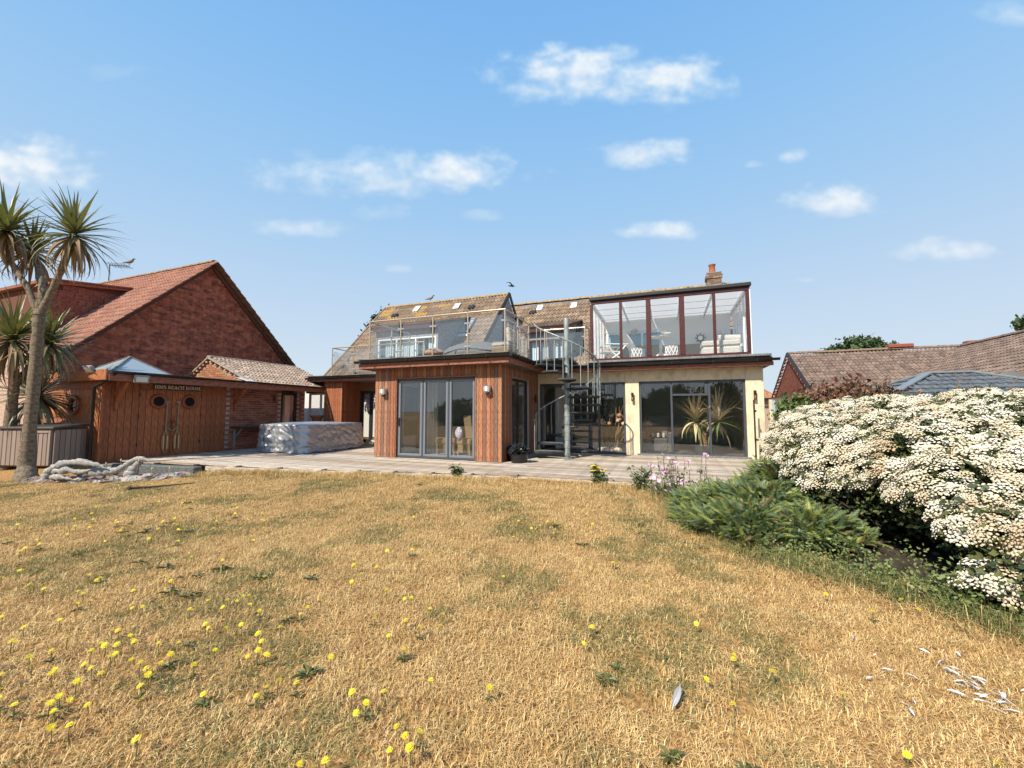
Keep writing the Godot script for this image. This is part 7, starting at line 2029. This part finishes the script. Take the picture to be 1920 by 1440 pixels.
	for i in 14:
		var a := TAU * i / 14
		for k in 2:
			var r1 := 0.0150 - k * 0.005
			var y := 0.004 + k * 0.006
			tri(head, Vector3(0, 0.004 + k * 0.004, 0), Vector3(cos(a - 0.16) * r1 * 0.8, y, sin(a - 0.16) * r1 * 0.8), Vector3(cos(a) * r1 * (1.05 + 0.15 * sin(i * 4.0)), y + 0.001 * sin(i * 3.0), sin(a) * r1 * (1.05 + 0.15 * sin(i * 4.0))))
			tri(head, Vector3(0, 0.004 + k * 0.004, 0), Vector3(cos(a) * r1, y, sin(a) * r1), Vector3(cos(a + 0.16) * r1 * 0.8, y, sin(a + 0.16) * r1 * 0.8))
	var hm := done(head)
	var stem := tube_mesh([Vector3.ZERO, Vector3(0.004, 0.03, 0), Vector3(0, 0.062, 0)], [0.0022, 0.002, 0.002], 5)
	var ym := [mat(L(0.80, 0.66, 0.015), 0.6), mat(L(0.86, 0.70, 0.02), 0.6), mat(L(0.72, 0.55, 0.01), 0.6)]
	var sm := mat(L(0.16, 0.15, 0.05), 0.8)
	var weedg := [Color(0.085, 0.10, 0.022), Color(0.11, 0.115, 0.03), Color(0.06, 0.075, 0.02)]
	var rx := []; var rc := []
	# dandelions: drifts on the left, scattered elsewhere (photo pixels on the lawn)
	var spots := []
	for q in [[220, 1240, 250, 75, 46], [100, 1310, 150, 80, 20], [430, 1200, 240, 70, 34], [330, 980, 170, 26, 52], [90, 1010, 100, 30, 24], [230, 1090, 180, 40, 26], [620, 1060, 150, 40, 16], [1030, 992, 60, 16, 14], [760, 1150, 60, 45, 9], [300, 940, 200, 12, 10], [780, 975, 40, 12, 6], [1130, 940, 70, 12, 9]]:
		for i in q[4]: spots.append(Vector2(q[0] + (rng.randf() + rng.randf() - 1.0) * q[2] * 1.5, q[1] + (rng.randf() + rng.randf() - 1.0) * q[3] * 1.5))
	for q in [[757, 1222], [918, 1294], [808, 1278], [1094, 1207], [1376, 1228], [1376, 1241], [1450, 1268], [1324, 1279], [1316, 1312], [1375, 1322], [1580, 1312], [1702, 1422], [1870, 1436], [1306, 1174], [1637, 1152], [1722, 1146], [1549, 1119], [1690, 1125], [744, 1363], [786, 1380], [768, 1413], [731, 1409], [760, 1384], [660, 1305], [720, 1303], [686, 1325], [668, 1342], [1192, 1052], [1150, 1060], [1215, 1100], [1206, 1103], [944, 1083], [1110, 1180], [620, 1240], [500, 1290], [480, 1305], [562, 1435], [610, 1436]]:
		spots.push_front(Vector2(q[0], q[1]))
	var dn := 0
	for q in spots:
		if dn >= 290: break
		var d := view_dir(q.x, q.y)
		if d.y > -0.05: continue
		var p := EYE + d * (EYE.y - 0.07) / -d.y
		p = EYE + d * (EYE.y - 0.06 - lawn_y(p.x, p.z)) / -d.y
		if not on_lawn(p.x, p.z) or in_bed(p.x, p.z) > 0.2: continue
		var y := lawn_y(p.x, p.z)
		var t := Node3D.new()
		t.name = numbered("dandelion"); add_child(t)
		t.position = Vector3(p.x, y, p.z)
		tag(t, "yellow dandelion flower standing in the dry lawn", "dandelion", "dandelions on the lawn")
		t.rotation.y = rng.randf() * TAU
		var sc := rng.randf_range(0.95, 1.35)
		t.scale = Vector3.ONE * sc
		put(t, "stem", stem, sm)
		put(t, "flower_head", hm, ym[rng.randi() % 3], Transform3D(Basis.from_euler(Vector3(rng.randf_range(-0.5, 0.5), 0, rng.randf_range(-0.5, 0.5))), Vector3(0, 0.062, 0)))
		dn += 1
		if rng.randf() < 0.2:
			rx.append(Transform3D(Basis(UP, rng.randf() * TAU).scaled(Vector3.ONE * rng.randf_range(0.3, 0.65)), Vector3(p.x, y + 0.02, p.z))); rc.append(weedg[rng.randi() % 3])
	for i in 60:
		var z := -lerpf(1.4, 7.0, rng.randf()); var x := rng.randf_range(z * 2.0, 1.5)
		if not on_lawn(x, z) or in_bed(x, z) > 0.1: continue
		if patch.get_noise_2d(x, z) > 0.1: continue
		rx.append(Transform3D(Basis(UP, rng.randf() * TAU).scaled(Vector3.ONE * rng.randf_range(0.4, 1.0)), Vector3(x, lawn_y(x, z) + 0.02, z))); rc.append(weedg[rng.randi() % 3])
	var wd := Node3D.new(); wd.name = "lawn_weeds"; add_child(wd)
	tag(wd, "flat green weed rosettes dotted through the dry lawn", "weeds", "", "stuff")
	multi(wd, "rosettes", rm, leafmat(Color.WHITE, Color(0.3, 0.38, 0.12)), rx, rc)
	# feathers
	var fe := st()
	for i in 8:
		var t0 := i / 8.0; var t1 := (i + 1) / 8.0
		var w0 := 0.014 * sin(PI * minf(0.15 + t0 * 0.85, 1.0)); var w1 := 0.014 * sin(PI * minf(0.15 + t1 * 0.85, 1.0))
		for sd in [-1.0, 1.0]:
			var a := Vector3(t0 * 0.12, 0.004 + 0.012 * sin(t0 * 3), 0); var b := Vector3(t1 * 0.12, 0.004 + 0.012 * sin(t1 * 3), 0)
			tri(fe, a, b, b + Vector3(-0.008, 0.004, sd * w1)); tri(fe, a, b + Vector3(-0.008, 0.004, sd * w1), a + Vector3(-0.008, 0.004, sd * w0))
	var fmesh := done(fe)
	var quill := tube_mesh([Vector3(-0.03, 0.006, 0), Vector3(0.06, 0.014, 0), Vector3(0.12, 0.008, 0)], [0.0016, 0.0014, 0.0008], 5)
	var wm := [mat(L(0.72, 0.71, 0.70), 0.9), mat(L(0.55, 0.54, 0.54), 0.9), mat(L(0.35, 0.34, 0.35), 0.9)]
	var fs := [[1262, 1310, 1.15, 2, 1.4, "dark grey"]]
	for i in 30:
		var tt := rng.randf()
		fs.append([lerpf(1775, 1890, tt) + rng.randfn() * 14, lerpf(1250, 1320, tt) + rng.randfn() * 11, rng.randf_range(0.3, 0.62), rng.randi() % 2, rng.randf() * TAU, ""])
	for q in [[1638, 1225], [1655, 1250], [1700, 1260], [1625, 1267], [1725, 1215], [1560, 1120], [1495, 1150], [1690, 1310], [1715, 1312], [1705, 1322], [1600, 1195], [1910, 1330], [1800, 1228]]:
		fs.append([q[0], q[1], rng.randf_range(0.25, 0.45), rng.randi() % 3, rng.randf() * TAU, ""])
	for q in fs:
		var d := view_dir(q[0], q[1])
		var p := EYE + d * (EYE.y - 0.04) / -d.y
		var f := Node3D.new()
		f.name = numbered("feather"); add_child(f)
		f.position = Vector3(p.x, lawn_y(p.x, p.z) + 0.028, p.z)
		f.rotation = Vector3(rng.randf_range(-0.6, 0.6), q[4], rng.randf_range(-0.3, 0.3))
		f.scale = Vector3.ONE * q[2]
		if q[5] != "": tag(f, "single dark grey gull feather lying alone on the dry lawn", "feather")
		else: tag(f, "small pale feather shed on the lawn near the daisy bush", "feather", "shed feathers on the lawn")
		put(f, "vane", fmesh, wm[q[3]]); put(f, "quill", quill, wm[0])
